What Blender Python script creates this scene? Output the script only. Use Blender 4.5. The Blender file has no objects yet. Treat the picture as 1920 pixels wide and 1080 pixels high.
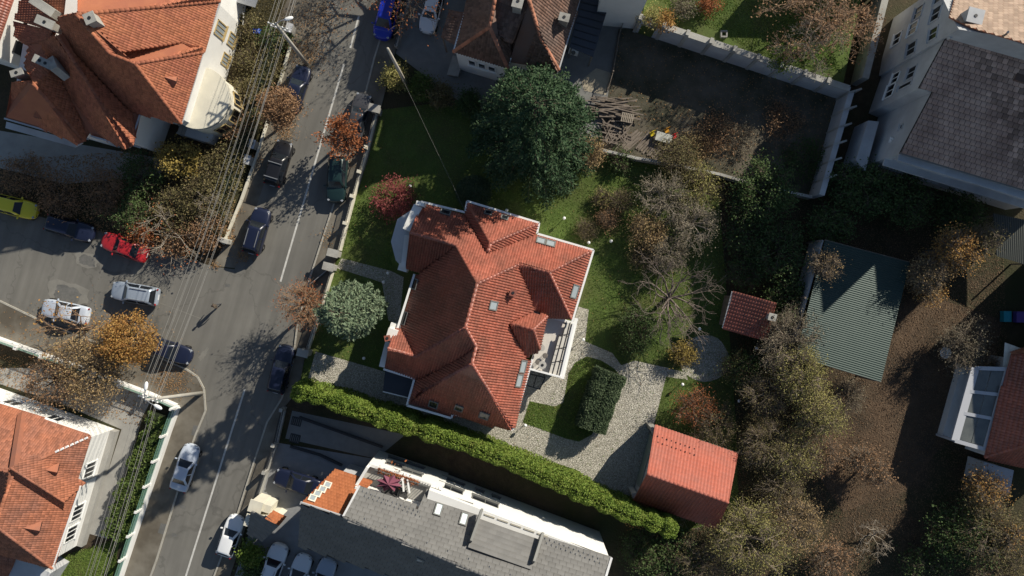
import bpy, bmesh, math, random
import numpy as np
from mathutils import Vector, Matrix
random.seed(7)
RNG = np.random.default_rng(11)
scene = bpy.context.scene
COL = scene.collection

# ---------------------------------------------------------------- camera, sky, sun, exposure
H = 72.0                      # the drone hovers 72 m up, looking straight down
PPM = 20.0                    # photograph pixels per metre on the ground
cd = bpy.data.cameras.new('camera'); cam = bpy.data.objects.new('camera', cd); COL.objects.link(cam)
cam.location = (0, 0, H); cam.rotation_euler = (0, 0, 0)
cd.sensor_width = 36.0; cd.lens = 36.0 * H / (1920 / PPM); cd.clip_start = 0.5; cd.clip_end = 1500
scene.camera = cam
SUN_EL = math.radians(27.5)
SUN_H = Vector((0.736, 0.677, 0)).normalized()          # towards the sun, seen on the map
w = bpy.data.worlds.new('World'); scene.world = w; w.use_nodes = True
nt = w.node_tree; sky = nt.nodes.new('ShaderNodeTexSky'); sky.sky_type = 'NISHITA'; sky.sun_disc = False
sky.sun_elevation = SUN_EL; sky.sun_rotation = math.atan2(SUN_H.x, SUN_H.y)
sky.air_density = 1.0; sky.dust_density = 0.3
bg = nt.nodes['Background']; bg.inputs['Strength'].default_value = 0.062
nt.links.new(sky.outputs[0], bg.inputs['Color'])
sl = bpy.data.lights.new('sun', 'SUN'); sl.energy = 4.6; sl.angle = math.radians(0.53); sl.color = (1.0, 0.93, 0.80)
so = bpy.data.objects.new('sun', sl); COL.objects.link(so)
sd = -(SUN_H * math.cos(SUN_EL) + Vector((0, 0, math.sin(SUN_EL))))
so.rotation_euler = sd.to_track_quat('-Z', 'Y').to_euler(); so.location = (60, 55, 60)
vs = scene.view_settings; vs.view_transform = 'Standard'; vs.look = 'None'; vs.gamma = 1.0; vs.exposure = 0.45
vs.use_curve_mapping = False
scene.render.resolution_x = 1024; scene.render.resolution_y = 576

# ---------------------------------------------------------------- helpers
def P(px, py, z=0.0):
    """photo pixel seen at height z -> world point"""
    k = (H - z) / H / PPM
    return Vector(((px - 960) * k, (540 - py) * k, z))
def PS(pts, z=0.0):
    return [P(a[0], a[1], a[2] if len(a) > 2 else z) for a in pts]
def on_plane(px, py, p0, n):
    o = Vector((0, 0, H)); d = P(px, py, 0) - o
    return o + d * ((p0 - o).dot(n) / d.dot(n))

def tag(o, label=None, cat=None, group=None, kind=None):
    if label: o['label'] = label
    if cat: o['category'] = cat
    if group: o['group'] = group
    if kind: o['kind'] = kind
    return o
def thing(name, label, cat, loc=(0, 0, 0), group=None, rot=0.0):
    o = bpy.data.objects.new(name, None); COL.objects.link(o); o.location = loc; o.rotation_euler = (0, 0, rot)
    o.empty_display_size = 0.3
    return tag(o, label, cat, group)
def link(name, me, mat, parent=None, world=True):
    """world: mesh is in world coordinates -> keep it there under the parent"""
    o = bpy.data.objects.new(name, me); COL.objects.link(o)
    if mat is not None and not me.materials:
        for m in (mat if isinstance(mat, (list, tuple)) else [mat]): me.materials.append(m)
    if parent is not None:
        o.parent = parent
        if world: o.matrix_parent_inverse = WM(parent).inverted()
    return o
def WM(o):
    m = Matrix.LocRotScale(o.location, o.rotation_euler, o.scale)
    if o.parent: m = WM(o.parent) @ o.matrix_parent_inverse @ m
    return m
def mesh_np(name, V, F, smooth=False, mi=None):
    """V (n,3), F (m,k) numpy: fast constant-size faces"""
    me = bpy.data.meshes.new(name); V = np.asarray(V, dtype=np.float32); F = np.asarray(F, dtype=np.int32)
    m, k = F.shape
    me.vertices.add(len(V)); me.vertices.foreach_set('co', V.ravel())
    me.loops.add(m * k); me.loops.foreach_set('vertex_index', F.ravel())
    me.polygons.add(m); me.polygons.foreach_set('loop_start', np.arange(0, m * k, k, dtype=np.int32))
    if smooth: me.polygons.foreach_set('use_smooth', np.ones(m, dtype=bool))
    if mi is not None: me.polygons.foreach_set('material_index', np.asarray(mi, dtype=np.int32))
    me.update(calc_edges=True); me.validate(); return me
def mesh_py(name, V, F, smooth=False):
    me = bpy.data.meshes.new(name); me.from_pydata([tuple(v) for v in V], [], F)
    if smooth: me.polygons.foreach_set('use_smooth', [True] * len(me.polygons))
    me.update(); return me

class MB:
    """collects simple solids into one mesh"""
    def __init__(s): s.V = []; s.F = []
    def add(s, V, F):
        b = len(s.V); s.V += [Vector(v) for v in V]; s.F += [[i + b for i in f] for f in F]; return s
    def box(s, c, size, rz=0.0):
        c = Vector(c); x, y, z = (q / 2 for q in size); M = Matrix.Rotation(rz, 3, 'Z')
        V = [c + M @ Vector((i * x, j * y, k * z)) for k in (-1, 1) for i, j in ((-1, -1), (1, -1), (1, 1), (-1, 1))]
        return s.add(V, [[3, 2, 1, 0], [4, 5, 6, 7], [0, 1, 5, 4], [1, 2, 6, 5], [2, 3, 7, 6], [3, 0, 4, 7]])
    def beam(s, a, b, wd, ht, up=Vector((0, 0, 1))):
        a = Vector(a); b = Vector(b); d = (b - a).normalized(); sx = d.cross(up)
        if sx.length < 1e-4: sx = Vector((1, 0, 0))
        sx.normalize(); u = sx.cross(d); sx = sx * wd / 2; u = u * ht / 2
        V = [p + i * sx + j * u for p in (a, b) for i, j in ((-1, -1), (1, -1), (1, 1), (-1, 1))]
        return s.add(V, [[3, 2, 1, 0], [4, 5, 6, 7], [0, 1, 5, 4], [1, 2, 6, 5], [2, 3, 7, 6], [3, 0, 4, 7]])
    def tube(s, pts, rs, n=8, cap=True):
        pts = [Vector(p) for p in pts]
        if not isinstance(rs, (list, tuple)): rs = [rs] * len(pts)
        V = []; F = []
        for i, p in enumerate(pts):
            d = (pts[min(i + 1, len(pts) - 1)] - pts[max(i - 1, 0)]).normalized()
            a = d.cross(Vector((0, 0, 1)))
            if a.length < 1e-3: a = Vector((1, 0, 0))
            a.normalize(); b = a.cross(d)
            V += [p + (a * math.cos(t) + b * math.sin(t)) * rs[i] for t in [2 * math.pi * k / n for k in range(n)]]
        for i in range(len(pts) - 1):
            for k in range(n):
                F.append([i * n + k, (i + 1) * n + k, (i + 1) * n + (k + 1) % n, i * n + (k + 1) % n])
        if cap: F += [list(range(n)), [len(V) - 1 - k for k in range(n)]]
        return s.add(V, F)
    def prism(s, poly, z0, z1):
        """poly: list of Vectors (counter-clockwise or not), vertical prism"""
        n = len(poly); ar = sum(poly[i].x * poly[(i + 1) % n].y - poly[(i + 1) % n].x * poly[i].y for i in range(n))
        if ar < 0: poly = poly[::-1]
        zf = z0 if callable(z0) else (lambda p: z0); zt = z1 if callable(z1) else (lambda p: z1)
        V = [Vector((p.x, p.y, zf(p))) for p in poly] + [Vector((p.x, p.y, zt(p))) for p in poly]
        F = [list(range(n))[::-1], [n + i for i in range(n)]] + [[i, (i + 1) % n, n + (i + 1) % n, n + i] for i in range(n)]
        return s.add(V, F)
    def lathe(s, c, prof, n=16):
        c = Vector(c); V = []; F = []
        for r, z in prof: V += [c + Vector((r * math.cos(2 * math.pi * k / n), r * math.sin(2 * math.pi * k / n), z)) for k in range(n)]
        for i in range(len(prof) - 1):
            for k in range(n): F.append([i * n + k, i * n + (k + 1) % n, (i + 1) * n + (k + 1) % n, (i + 1) * n + k])
        F += [list(range(n))[::-1], [len(V) - n + k for k in range(n)]]
        return s.add(V, F)
    def build(s, name, mat, parent=None, smooth=False, world=True):
        return link(name, mesh_py(name, s.V, s.F, smooth), mat, parent, world)
def bevel(o, wd=0.02, seg=2):
    m = o.modifiers.new('bevel', 'BEVEL'); m.width = wd; m.segments = seg; m.limit_method = 'ANGLE'; return o

# ---------------------------------------------------------------- materials (all procedural)
MATS = {}
def mat(name, c1, c2=None, scale=1.0, rough=0.85, bump=0.0, bscale=None, metal=0.0, island=0.0, detail=6.0, spec=0.3,
        c3=None, s3=0.15, coat=0.0, trans=0.0, t3=0.5, sheen=0.0):
    """noise mix of c1 and c2, larger patches of c3, per-piece value change (island), noise bump"""
    if name in MATS: return MATS[name]
    m = bpy.data.materials.new(name); m.use_nodes = True; t = m.node_tree; N = t.nodes; L = t.links
    b = N['Principled BSDF']; b.inputs['Roughness'].default_value = rough; b.inputs['Metallic'].default_value = metal
    b.inputs['Specular IOR Level'].default_value = spec; b.inputs['Coat Weight'].default_value = coat
    b.inputs['Transmission Weight'].default_value = trans
    geo = N.new('ShaderNodeNewGeometry'); out = None
    def noise(sc, det=detail):
        n = N.new('ShaderNodeTexNoise'); n.inputs['Scale'].default_value = sc; n.inputs['Detail'].default_value = det
        n.inputs['Roughness'].default_value = 0.65; L.new(geo.outputs['Position'], n.inputs['Vector']); return n
    def mix(fac, a, bcol):
        x = N.new('ShaderNodeMix'); x.data_type = 'RGBA'
        if fac is not None: L.new(fac, x.inputs['Factor'])
        for sock, v in ((x.inputs['A'], a), (x.inputs['B'], bcol)):
            if isinstance(v, tuple): sock.default_value = (*v, 1)
            else: L.new(v, sock)
        return x
    def ramp(src, lo, hi):
        r = N.new('ShaderNodeMapRange'); r.inputs['From Min'].default_value = lo; r.inputs['From Max'].default_value = hi
        L.new(src, r.inputs['Value']); return r.outputs[0]
    out = tuple(c1)
    if c2 is not None: out = mix(ramp(noise(scale).outputs['Fac'], 0.3, 0.7), out, tuple(c2)).outputs['Result']
    if c3 is not None: out = mix(ramp(noise(s3, 4).outputs['Fac'], t3 - 0.1, t3 + 0.15), out, tuple(c3)).outputs['Result']
    if island:
        hs = N.new('ShaderNodeHueSaturation')
        if isinstance(out, tuple): hs.inputs['Color'].default_value = (*out, 1)
        else: L.new(out, hs.inputs['Color'])
        r = N.new('ShaderNodeMapRange'); r.inputs['To Min'].default_value = 1 - island; r.inputs['To Max'].default_value = 1 + island
        L.new(geo.outputs['Random Per Island'], r.inputs['Value']); L.new(r.outputs[0], hs.inputs['Value']); out = hs.outputs[0]
    if isinstance(out, tuple): b.inputs['Base Color'].default_value = (*out, 1)
    else: L.new(out, b.inputs['Base Color'])
    if bump:
        bp = N.new('ShaderNodeBump'); bp.inputs['Strength'].default_value = 1.0; bp.inputs['Distance'].default_value = bump
        L.new(noise(bscale or scale * 4).outputs['Fac'], bp.inputs['Height']); L.new(bp.outputs[0], b.inputs['Normal'])
    MATS[name] = m; return m
def leafmat(name, cols, trans=0.25, rough=0.7):
    """leaf colours picked per leaf and by loose patches"""
    if name in MATS: return MATS[name]
    m = bpy.data.materials.new(name); m.use_nodes = True; t = m.node_tree; N = t.nodes; L = t.links
    b = N['Principled BSDF']; b.inputs['Roughness'].default_value = rough; b.inputs['Specular IOR Level'].default_value = 0.25
    geo = N.new('ShaderNodeNewGeometry'); n = N.new('ShaderNodeTexNoise'); n.inputs['Scale'].default_value = 0.9; n.inputs['Detail'].default_value = 3
    L.new(geo.outputs['Position'], n.inputs['Vector'])
    a = N.new('ShaderNodeMath'); a.operation = 'MULTIPLY_ADD'; a.inputs[1].default_value = 0.6
    s = N.new('ShaderNodeMapRange'); s.inputs['From Min'].default_value = 0.3; s.inputs['From Max'].default_value = 0.7; s.inputs['To Max'].default_value = 0.4
    L.new(n.outputs['Fac'], s.inputs['Value']); L.new(geo.outputs['Random Per Island'], a.inputs[0]); L.new(s.outputs[0], a.inputs[2])
    r = N.new('ShaderNodeValToRGB'); L.new(a.outputs[0], r.inputs[0])
    e = r.color_ramp.elements
    while len(e) < len(cols): e.new(0.5)
    for i, c in enumerate(cols): e[i].position = i / max(1, len(cols) - 1); e[i].color = (*c, 1)
    L.new(r.outputs[0], b.inputs['Base Color'])
    tr = N.new('ShaderNodeBsdfTranslucent'); L.new(r.outputs[0], tr.inputs['Color'])
    mx = N.new('ShaderNodeMixShader'); mx.inputs[0].default_value = trans
    L.new(b.outputs[0], mx.inputs[1]); L.new(tr.outputs[0], mx.inputs[2]); L.new(mx.outputs[0], N['Material Output'].inputs[0])
    MATS[name] = m; return m
def cobblemat(name, c1, c2, gap, cell):
    m = bpy.data.materials.new(name); m.use_nodes = True; t = m.node_tree; N = t.nodes; L = t.links
    b = N['Principled BSDF']; b.inputs['Roughness'].default_value = 0.8
    geo = N.new('ShaderNodeNewGeometry')
    v = N.new('ShaderNodeTexVoronoi'); v.inputs['Scale'].default_value = 1 / cell; L.new(geo.outputs['Position'], v.inputs['Vector'])
    e = N.new('ShaderNodeTexVoronoi'); e.feature = 'DISTANCE_TO_EDGE'; e.inputs['Scale'].default_value = 1 / cell; L.new(geo.outputs['Position'], e.inputs['Vector'])
    sep = N.new('ShaderNodeSeparateColor'); L.new(v.outputs['Color'], sep.inputs[0])
    x = N.new('ShaderNodeMix'); x.data_type = 'RGBA'; x.inputs['A'].default_value = (*c1, 1); x.inputs['B'].default_value = (*c2, 1); L.new(sep.outputs[0], x.inputs['Factor'])
    mr = N.new('ShaderNodeMapRange'); mr.inputs['From Min'].default_value = 0.02; mr.inputs['From Max'].default_value = 0.14; L.new(e.outputs['Distance'], mr.inputs['Value'])
    y = N.new('ShaderNodeMix'); y.data_type = 'RGBA'; y.inputs['A'].default_value = (*gap, 1); L.new(x.outputs['Result'], y.inputs['B']); L.new(mr.outputs[0], y.inputs['Factor'])
    L.new(y.outputs['Result'], b.inputs['Base Color'])
    ad = N.new('ShaderNodeMath'); ad.operation = 'MULTIPLY_ADD'; ad.inputs[1].default_value = 0.7; L.new(sep.outputs[1], ad.inputs[0]); L.new(mr.outputs[0], ad.inputs[2])
    bp = N.new('ShaderNodeBump'); bp.inputs['Distance'].default_value = 0.03; bp.inputs['Strength'].default_value = 1; L.new(ad.outputs[0], bp.inputs['Height']); L.new(bp.outputs[0], b.inputs['Normal'])
    MATS[name] = m; return m

M_EARTH = mat('earth', (0.045, 0.034, 0.022), (0.09, 0.065, 0.04), 1.2, 0.95, 0.10, 6, c3=(0.035, 0.042, 0.016), s3=0.12)
M_DIRT = mat('yard_dirt', (0.10, 0.085, 0.062), (0.15, 0.13, 0.10), 0.9, 0.95, 0.05, 8, c3=(0.05, 0.05, 0.03), s3=0.25)
M_SOIL = mat('plot_soil', (0.085, 0.055, 0.034), (0.14, 0.095, 0.06), 1.6, 0.95, 0.08, 7, c3=(0.06, 0.045, 0.03), s3=0.3)
M_ASPH = mat('asphalt', (0.158, 0.151, 0.134), (0.182, 0.174, 0.155), 0.35, 0.9, 0.006, 40, c3=(0.142, 0.136, 0.123), s3=0.12)
def road_wear(m):
    """long faint wheel tracks and seams along the street, worked into the asphalt colour"""
    t = m.node_tree; N = t.nodes; L = t.links; b = N['Principled BSDF']; src = b.inputs['Base Color'].links[0].from_socket
    geo = N.new('ShaderNodeNewGeometry'); mp = N.new('ShaderNodeMapping'); mp.vector_type = 'TEXTURE'; mp.inputs['Rotation'].default_value = (0, 0, math.radians(-17)); mp.inputs['Scale'].default_value = (1.0, 14.0, 1.0)
    L.new(geo.outputs['Position'], mp.inputs['Vector']); n = N.new('ShaderNodeTexNoise'); n.inputs['Scale'].default_value = 1.3; n.inputs['Detail'].default_value = 5; L.new(mp.outputs[0], n.inputs['Vector'])
    r = N.new('ShaderNodeMapRange'); r.inputs['From Min'].default_value = 0.3; r.inputs['From Max'].default_value = 0.7; r.inputs['To Min'].default_value = 0.86; r.inputs['To Max'].default_value = 1.14; L.new(n.outputs['Fac'], r.inputs['Value'])
    v = N.new('ShaderNodeTexVoronoi'); v.feature = 'DISTANCE_TO_EDGE'; v.inputs['Scale'].default_value = 0.13; n2 = N.new('ShaderNodeTexNoise'); n2.inputs['Scale'].default_value = 0.8; n2.inputs['Detail'].default_value = 4; L.new(geo.outputs['Position'], n2.inputs['Vector'])
    ad = N.new('ShaderNodeVectorMath'); ad.operation = 'MULTIPLY_ADD'; ad.inputs[1].default_value = (2.5, 2.5, 0); L.new(n2.outputs['Color'], ad.inputs[0]); L.new(geo.outputs['Position'], ad.inputs[2]); L.new(ad.outputs[0], v.inputs['Vector'])
    r2 = N.new('ShaderNodeMapRange'); r2.inputs['From Max'].default_value = 0.012; r2.inputs['To Min'].default_value = 0.78; L.new(v.outputs['Distance'], r2.inputs['Value'])
    mu = N.new('ShaderNodeMath'); mu.operation = 'MULTIPLY'; L.new(r.outputs[0], mu.inputs[0]); L.new(r2.outputs[0], mu.inputs[1])
    hs = N.new('ShaderNodeHueSaturation'); L.new(src, hs.inputs['Color']); L.new(mu.outputs[0], hs.inputs['Value']); L.new(hs.outputs[0], b.inputs['Base Color'])
road_wear(M_ASPH)
M_ASPH2 = mat('asphalt_patch', (0.10, 0.10, 0.095), (0.16, 0.155, 0.145), 2.5, 0.9, 0.01, 30)
M_DUST = mat('pale_dust', (0.165, 0.158, 0.14), (0.23, 0.22, 0.195), 0.9, 0.95, 0.01, 20)
M_WALK = mat('sidewalk_asphalt', (0.165, 0.148, 0.12), (0.21, 0.19, 0.155), 0.8, 0.9, 0.008, 25, c3=(0.10, 0.085, 0.065), s3=0.25)
M_KERB = mat('kerb_concrete', (0.30, 0.28, 0.24), (0.40, 0.38, 0.33), 2.0, 0.9, 0.01, 20, island=0.15)
M_LINE = mat('line_paint', (0.62, 0.61, 0.57), (0.42, 0.41, 0.38), 3.0, 0.8)
M_LAWN = mat('lawn', (0.060, 0.098, 0.020), (0.105, 0.155, 0.034), 0.8, 0.9, 0.03, 12, c3=(0.085, 0.095, 0.03), s3=0.25)
M_COB = cobblemat('cobbles', (0.62, 0.585, 0.50), (0.44, 0.41, 0.345), (0.27, 0.25, 0.20), 0.15)
M_PAVE = mat('concrete_paving', (0.28, 0.27, 0.25), (0.36, 0.35, 0.32), 0.8, 0.9, 0.01, 20)
M_CONC = mat('old_concrete', (0.34, 0.33, 0.30), (0.46, 0.45, 0.41), 1.0, 0.9, 0.02, 12, c3=(0.26, 0.25, 0.23), s3=0.3)
M_WHITE = mat('white_plaster', (0.78, 0.77, 0.74), (0.70, 0.69, 0.66), 0.7, 0.85, 0.004, 30)
M_CREAM = mat('cream_plaster', (0.72, 0.68, 0.56), (0.64, 0.60, 0.49), 0.6, 0.85, 0.004, 30, c3=(0.58, 0.55, 0.46), s3=0.4)
M_GREYW = mat('grey_plaster', (0.52, 0.53, 0.54), (0.44, 0.45, 0.46), 0.5, 0.85, 0.004, 30, c3=(0.40, 0.40, 0.41), s3=0.25)
M_TRIM = mat('white_trim', (0.82, 0.82, 0.80), None, rough=0.5)
M_GLASS = mat('dark_glass', (0.015, 0.018, 0.022), None, rough=0.08, spec=0.6)
M_PALEGL = mat('pale_glass', (0.30, 0.34, 0.36), None, rough=0.12, spec=0.7)
M_FRAME = mat('grey_frame', (0.16, 0.16, 0.15), None, rough=0.5)
M_DARK = mat('dark_metal', (0.02, 0.02, 0.022), None, rough=0.5, spec=0.5)
M_GALV = mat('galvanised', (0.42, 0.43, 0.44), (0.34, 0.35, 0.36), 3, 0.45, metal=0.6)
M_BARK = mat('bark', (0.10, 0.075, 0.055), (0.17, 0.135, 0.10), 6, 0.95, 0.02, 20)
M_PALEBARK = mat('pale_bark', (0.26, 0.22, 0.17), (0.36, 0.31, 0.25), 5, 0.95)
M_POLE = mat('concrete_pole', (0.42, 0.40, 0.36), (0.34, 0.32, 0.28), 2, 0.9)
M_TIMBER = mat('weathered_timber', (0.13, 0.105, 0.085), (0.24, 0.20, 0.165), 2.5, 0.9)
M_TILE_RED = mat('red_roof_tile', (0.32, 0.092, 0.060), (0.37, 0.125, 0.085), 0.8, 0.45, island=0.16, spec=0.5, c3=(0.23, 0.085, 0.06), s3=0.45)
M_TILE_ORG = mat('orange_roof_tile', (0.38, 0.145, 0.075), (0.31, 0.11, 0.058), 0.5, 0.8, island=0.22, c3=(0.29, 0.10, 0.06), s3=0.35)
M_TILE_OLD = mat('old_roof_tile', (0.36, 0.135, 0.075), (0.28, 0.105, 0.06), 0.6, 0.85, island=0.25, c3=(0.25, 0.11, 0.075), s3=0.3)
M_TILE_BRN = mat('brown_roof_tile', (0.13, 0.08, 0.062), (0.19, 0.105, 0.075), 0.5, 0.85, island=0.3, c3=(0.14, 0.10, 0.085), s3=0.3)
M_TILE_FADED = mat('faded_red_tile', (0.34, 0.13, 0.075), (0.40, 0.19, 0.12), 0.7, 0.8, island=0.25)
M_TILE_GREY = mat('grey_roof_tile', (0.135, 0.132, 0.128), (0.17, 0.166, 0.16), 0.6, 0.7, island=0.08)
M_TILE_MAUVE = mat('mauve_roof_tile', (0.36, 0.255, 0.215), (0.46, 0.345, 0.29), 1.0, 0.85, island=0.4, c3=(0.24, 0.165, 0.14), s3=0.4)
M_GARAGE = mat('garage_roof_tile', (0.42, 0.125, 0.085), (0.37, 0.105, 0.07), 0.6, 0.7, island=0.07, c3=(0.34, 0.12, 0.09), s3=0.4)
# ---------------------------------------------------------------- roofs, walls, windows
def fit_plane(pts):
    c = sum(pts, Vector()) / len(pts); n = Vector()
    for i in range(len(pts)):
        a, b = pts[i], pts[(i + 1) % len(pts)]
        n += Vector(((a.y - b.y) * (a.z + b.z), (a.z - b.z) * (a.x + b.x), (a.x - b.x) * (a.y + b.y)))
    n.normalize()
    if n.z < 0: n = -n
    return c, n
def tile_rows(pts, tw, tl, arch, lip, prof, lift, u_dir=None, gap=0.0):
    """one curved tile after another over a roof plane, rows clipped to its outline -> V, F"""
    c, n = fit_plane(pts)
    v = Vector((0, 0, 1)) - n * n.z
    if v.length < 1e-3: v = Vector((0, 1, 0))
    v.normalize(); u = v.cross(n).normalized()
    if u_dir is not None:
        u = (u_dir - n * u_dir.dot(n)).normalized(); v = n.cross(u).normalized()
    q = [((p - c).dot(u), (p - c).dot(v)) for p in pts]
    v0 = min(b for a, b in q); v1 = max(b for a, b in q)
    V = []; F = []
    nr = max(1, int(round((v1 - v0) / tl))); hl = (v1 - v0) / nr
    un = np.array(u); vn = np.array(v); nn = np.array(n); cn = np.array(c)
    np_ = len(prof)
    for r in range(nr):
        va = v0 + r * hl + gap; vb = va + hl * 1.04 - gap; vc = v0 + (r + .5) * hl
        xs = []
        for i in range(len(q)):
            (a0, b0), (a1, b1) = q[i], q[(i + 1) % len(q)]
            if (b0 - vc) * (b1 - vc) < 0: xs.append(a0 + (a1 - a0) * (vc - b0) / (b1 - b0))
        xs.sort()
        for k in range(0, len(xs) - 1, 2):
            ua, ub = xs[k], xs[k + 1]
            if ub - ua < 0.05: continue
            off = 0.0 if prof[0] == prof[-1] and arch > 0.02 else (r % 2) * tw * 0.5
            i0 = math.floor((ua - off) / tw); i1 = math.ceil((ub - off) / tw)
            for i in range(i0, i1):
                l, rr = max(ua, i * tw + off + gap / 2), min(ub, (i + 1) * tw + off - gap / 2)
                if rr - l < 0.02: continue
                b = len(V); j = random.uniform(-0.006, 0.006)
                for m_, hgt in enumerate(prof):
                    uu = l + (rr - l) * m_ / (np_ - 1)
                    V.append(cn + un * uu + vn * va + nn * (lift + lip + arch * hgt + j))
                for m_, hgt in enumerate(prof):
                    uu = l + (rr - l) * m_ / (np_ - 1)
                    V.append(cn + un * uu + vn * vb + nn * (lift + arch * hgt * 0.9))
                for m_ in range(np_):
                    uu = l + (rr - l) * m_ / (np_ - 1)
                    V.append(cn + un * uu + vn * va + nn * (lift - 0.02))
                for m_ in range(np_ - 1):
                    F.append((b + m_, b + m_ + 1, b + np_ + m_ + 1, b + np_ + m_))
                    F.append((b + 2 * np_ + m_, b + 2 * np_ + m_ + 1, b + m_ + 1, b + m_))
    return V, F
PANTILE = (0.0, 0.85, 1.0, 0.15, 0.0); FLAT = (0.0, 0.12, 0.0)
def roof(parent, faces, material, tw=0.22, tl=0.36, arch=0.05, lip=0.03, prof=PANTILE, under=None, name='roof', ridges=(), cap=0.14, ridge_mat=None, thick=0.14, tiles=True, gap=0.0):
    """roof part: closed slab under the tiles; children: roof_tiles (joined), ridge_cap per ridge"""
    V = []; F = []
    for f in faces:
        c, n = fit_plane(f); b = len(V); k = len(f)
        ar = sum(f[i].x * f[(i + 1) % k].y - f[(i + 1) % k].x * f[i].y for i in range(k))
        g = f if ar > 0 else f[::-1]
        V += [p - n * ((p - c).dot(n) + 0.015) for p in g] + [p - Vector((0, 0, thick)) for p in g]
        F += [[b + i for i in range(k)], [b + k + i for i in range(k)][::-1]] + [[b + (i + 1) % k, b + i, b + k + i, b + k + (i + 1) % k] for i in range(k)]
    ro = link(name, mesh_py(name, V, F), under or material, parent)
    if tiles:
        TV = []; TF = []
        for f in faces:
            a, b = tile_rows(f, tw, tl, arch, lip, prof, 0.012, gap=gap)
            o = len(TV); TV += a; TF += [tuple(i + o for i in x) for x in b]
        if TF: tag(link('roof_tiles', mesh_np('roof_tiles', np.array(TV), np.array(TF)), material, ro), kind='stuff')
    for r in ridges: ridge_cap(ro, r[0], r[1], ridge_mat or material, cap)
    return ro
def ridge_cap(parent, a, b, material, rad=0.14, step=0.38):
    d = b - a; L = d.length; d = d / L; s = d.cross(Vector((0, 0, 1))).normalized(); u = s.cross(d)
    V = []; F = []; n = max(1, int(L / step)); st = L / n
    for i in range(n):
        b0 = len(V)
        for k, (t, rr) in enumerate(((i * st, rad), ((i + 1.03) * st, rad * 0.84))):
            for m_ in range(5):
                an = math.pi * (m_ / 4); V.append(a + d * t + s * math.cos(an) * rr * 1.15 + u * (math.sin(an) * rr * 0.8 + 0.02))
        F += [(b0 + m_, b0 + 5 + m_, b0 + 6 + m_, b0 + 1 + m_) for m_ in range(4)] 
        c0 = len(V); V += [a + d * (i * st) - u * 0.02 + s * q * rad for q in (1, 0.5, 0, -0.5, -1)]
        F += [(c0 + m_, b0 + m_, b0 + m_ + 1, c0 + m_ + 1) for m_ in range(4)]
    return tag(link('ridge_cap', mesh_np('ridge_cap', np.array([tuple(v) for v in V]), np.array(F)), material, parent), kind='stuff')
def walls(parent, poly, z0, z1, material, name='wall'):
    return MB().prism(poly, z0, z1).build(name, material, parent)
def inset(poly, d):
    """shrink an outline (world xy) by d"""
    n = len(poly); ar = sum(poly[i].x * poly[(i + 1) % n].y - poly[(i + 1) % n].x * poly[i].y for i in range(n)); sg = 1 if ar > 0 else -1
    out = []
    for i in range(n):
        p0, p1, p2 = poly[i - 1], poly[i], poly[(i + 1) % n]
        e0 = (p1 - p0); e0.z = 0; e0.normalize(); e1 = (p2 - p1); e1.z = 0; e1.normalize()
        n0 = Vector((-e0.y, e0.x, 0)) * sg; n1 = Vector((-e1.y, e1.x, 0)) * sg
        k = max(0.35, 1 + n0.dot(n1)); out.append(p1 + (n0 + n1) * (d / k))
    return out
def window(parent, A, B, t, zc, wd, ht, frame=None, glass=None, panes=2, name='window', sill=True):
    """window on the wall A->B (outside on the right hand side of A->B), centre at fraction t and height zc"""
    frame = frame or M_TRIM; glass = glass or M_GLASS
    A = Vector((A.x, A.y, 0)); B = Vector((B.x, B.y, 0)); d = (B - A).normalized(); n = Vector((d.y, -d.x, 0))
    c = A + (B - A) * t + Vector((0, 0, zc)); rz = math.atan2(d.y, d.x); m = MB(); fw = 0.09
    for s in (-1, 1): m.box(c + d * (s * (wd / 2 - fw / 2)) + n * 0.03, (fw, 0.09, ht), rz)
    for s in (-1, 1): m.box(c + Vector((0, 0, s * (ht / 2 - fw / 2))) + n * 0.028, (wd - 0.01, 0.088, fw), rz)
    for k in range(1, panes): m.box(c + d * (-wd / 2 + wd * k / panes) + n * 0.02, (0.06, 0.08, ht - 0.02), rz)
    o = m.build(name, frame, parent)
    MB().box(c + n * 0.012, (wd - 0.06, 0.02, ht - 0.06), rz).build('pane', glass, o)
    if sill: MB().box(c - Vector((0, 0, ht / 2 + 0.04)) + n * 0.07, (wd + 0.16, 0.2, 0.06), rz).build('sill', frame, o)
    return o
def skylight(parent, px, py, face, wd, ht, glass=None, frame=None, name='skylight'):
    c, n = fit_plane(face); p = on_plane(px, py, c, n)
    v = (Vector((0, 0, 1)) - n * n.z).normalized(); u = v.cross(n).normalized(); m = MB()
    def slab(cu, cv, su, sv, h0, h1):
        V = [p + u * (cu + i * su / 2) + v * (cv + j * sv / 2) + n * h for h in (h0, h1) for i, j in ((-1, -1), (1, -1), (1, 1), (-1, 1))]
        return V, [[3, 2, 1, 0], [4, 5, 6, 7], [0, 1, 5, 4], [1, 2, 6, 5], [2, 3, 7, 6], [3, 0, 4, 7]]
    f = 0.10
    for a in ((-wd / 2 + f / 2, 0, f, ht, -0.05, 0.17), (wd / 2 - f / 2, 0, f, ht, -0.05, 0.17), (0, ht / 2 - f / 2, wd - 2 * f, f, -0.05, 0.168), (0, -ht / 2 + f / 2, wd - 2 * f, f, -0.05, 0.168)): m.add(*slab(*a))
    o = m.build(name, frame or M_FRAME, parent)
    MB().add(*slab(0, 0, wd - 2 * f, ht - 2 * f, 0.0, 0.13)).build('pane', glass or M_GLASS, o)
    return o
def gutter(parent, pts, material, wd=0.16, ht=0.14, name='gutter', drop=0.02):
    for a, b in zip(pts[:-1], pts[1:]):
        MB().beam(a - Vector((0, 0, drop)), b - Vector((0, 0, drop)), wd, ht).build(name, material, parent)
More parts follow.
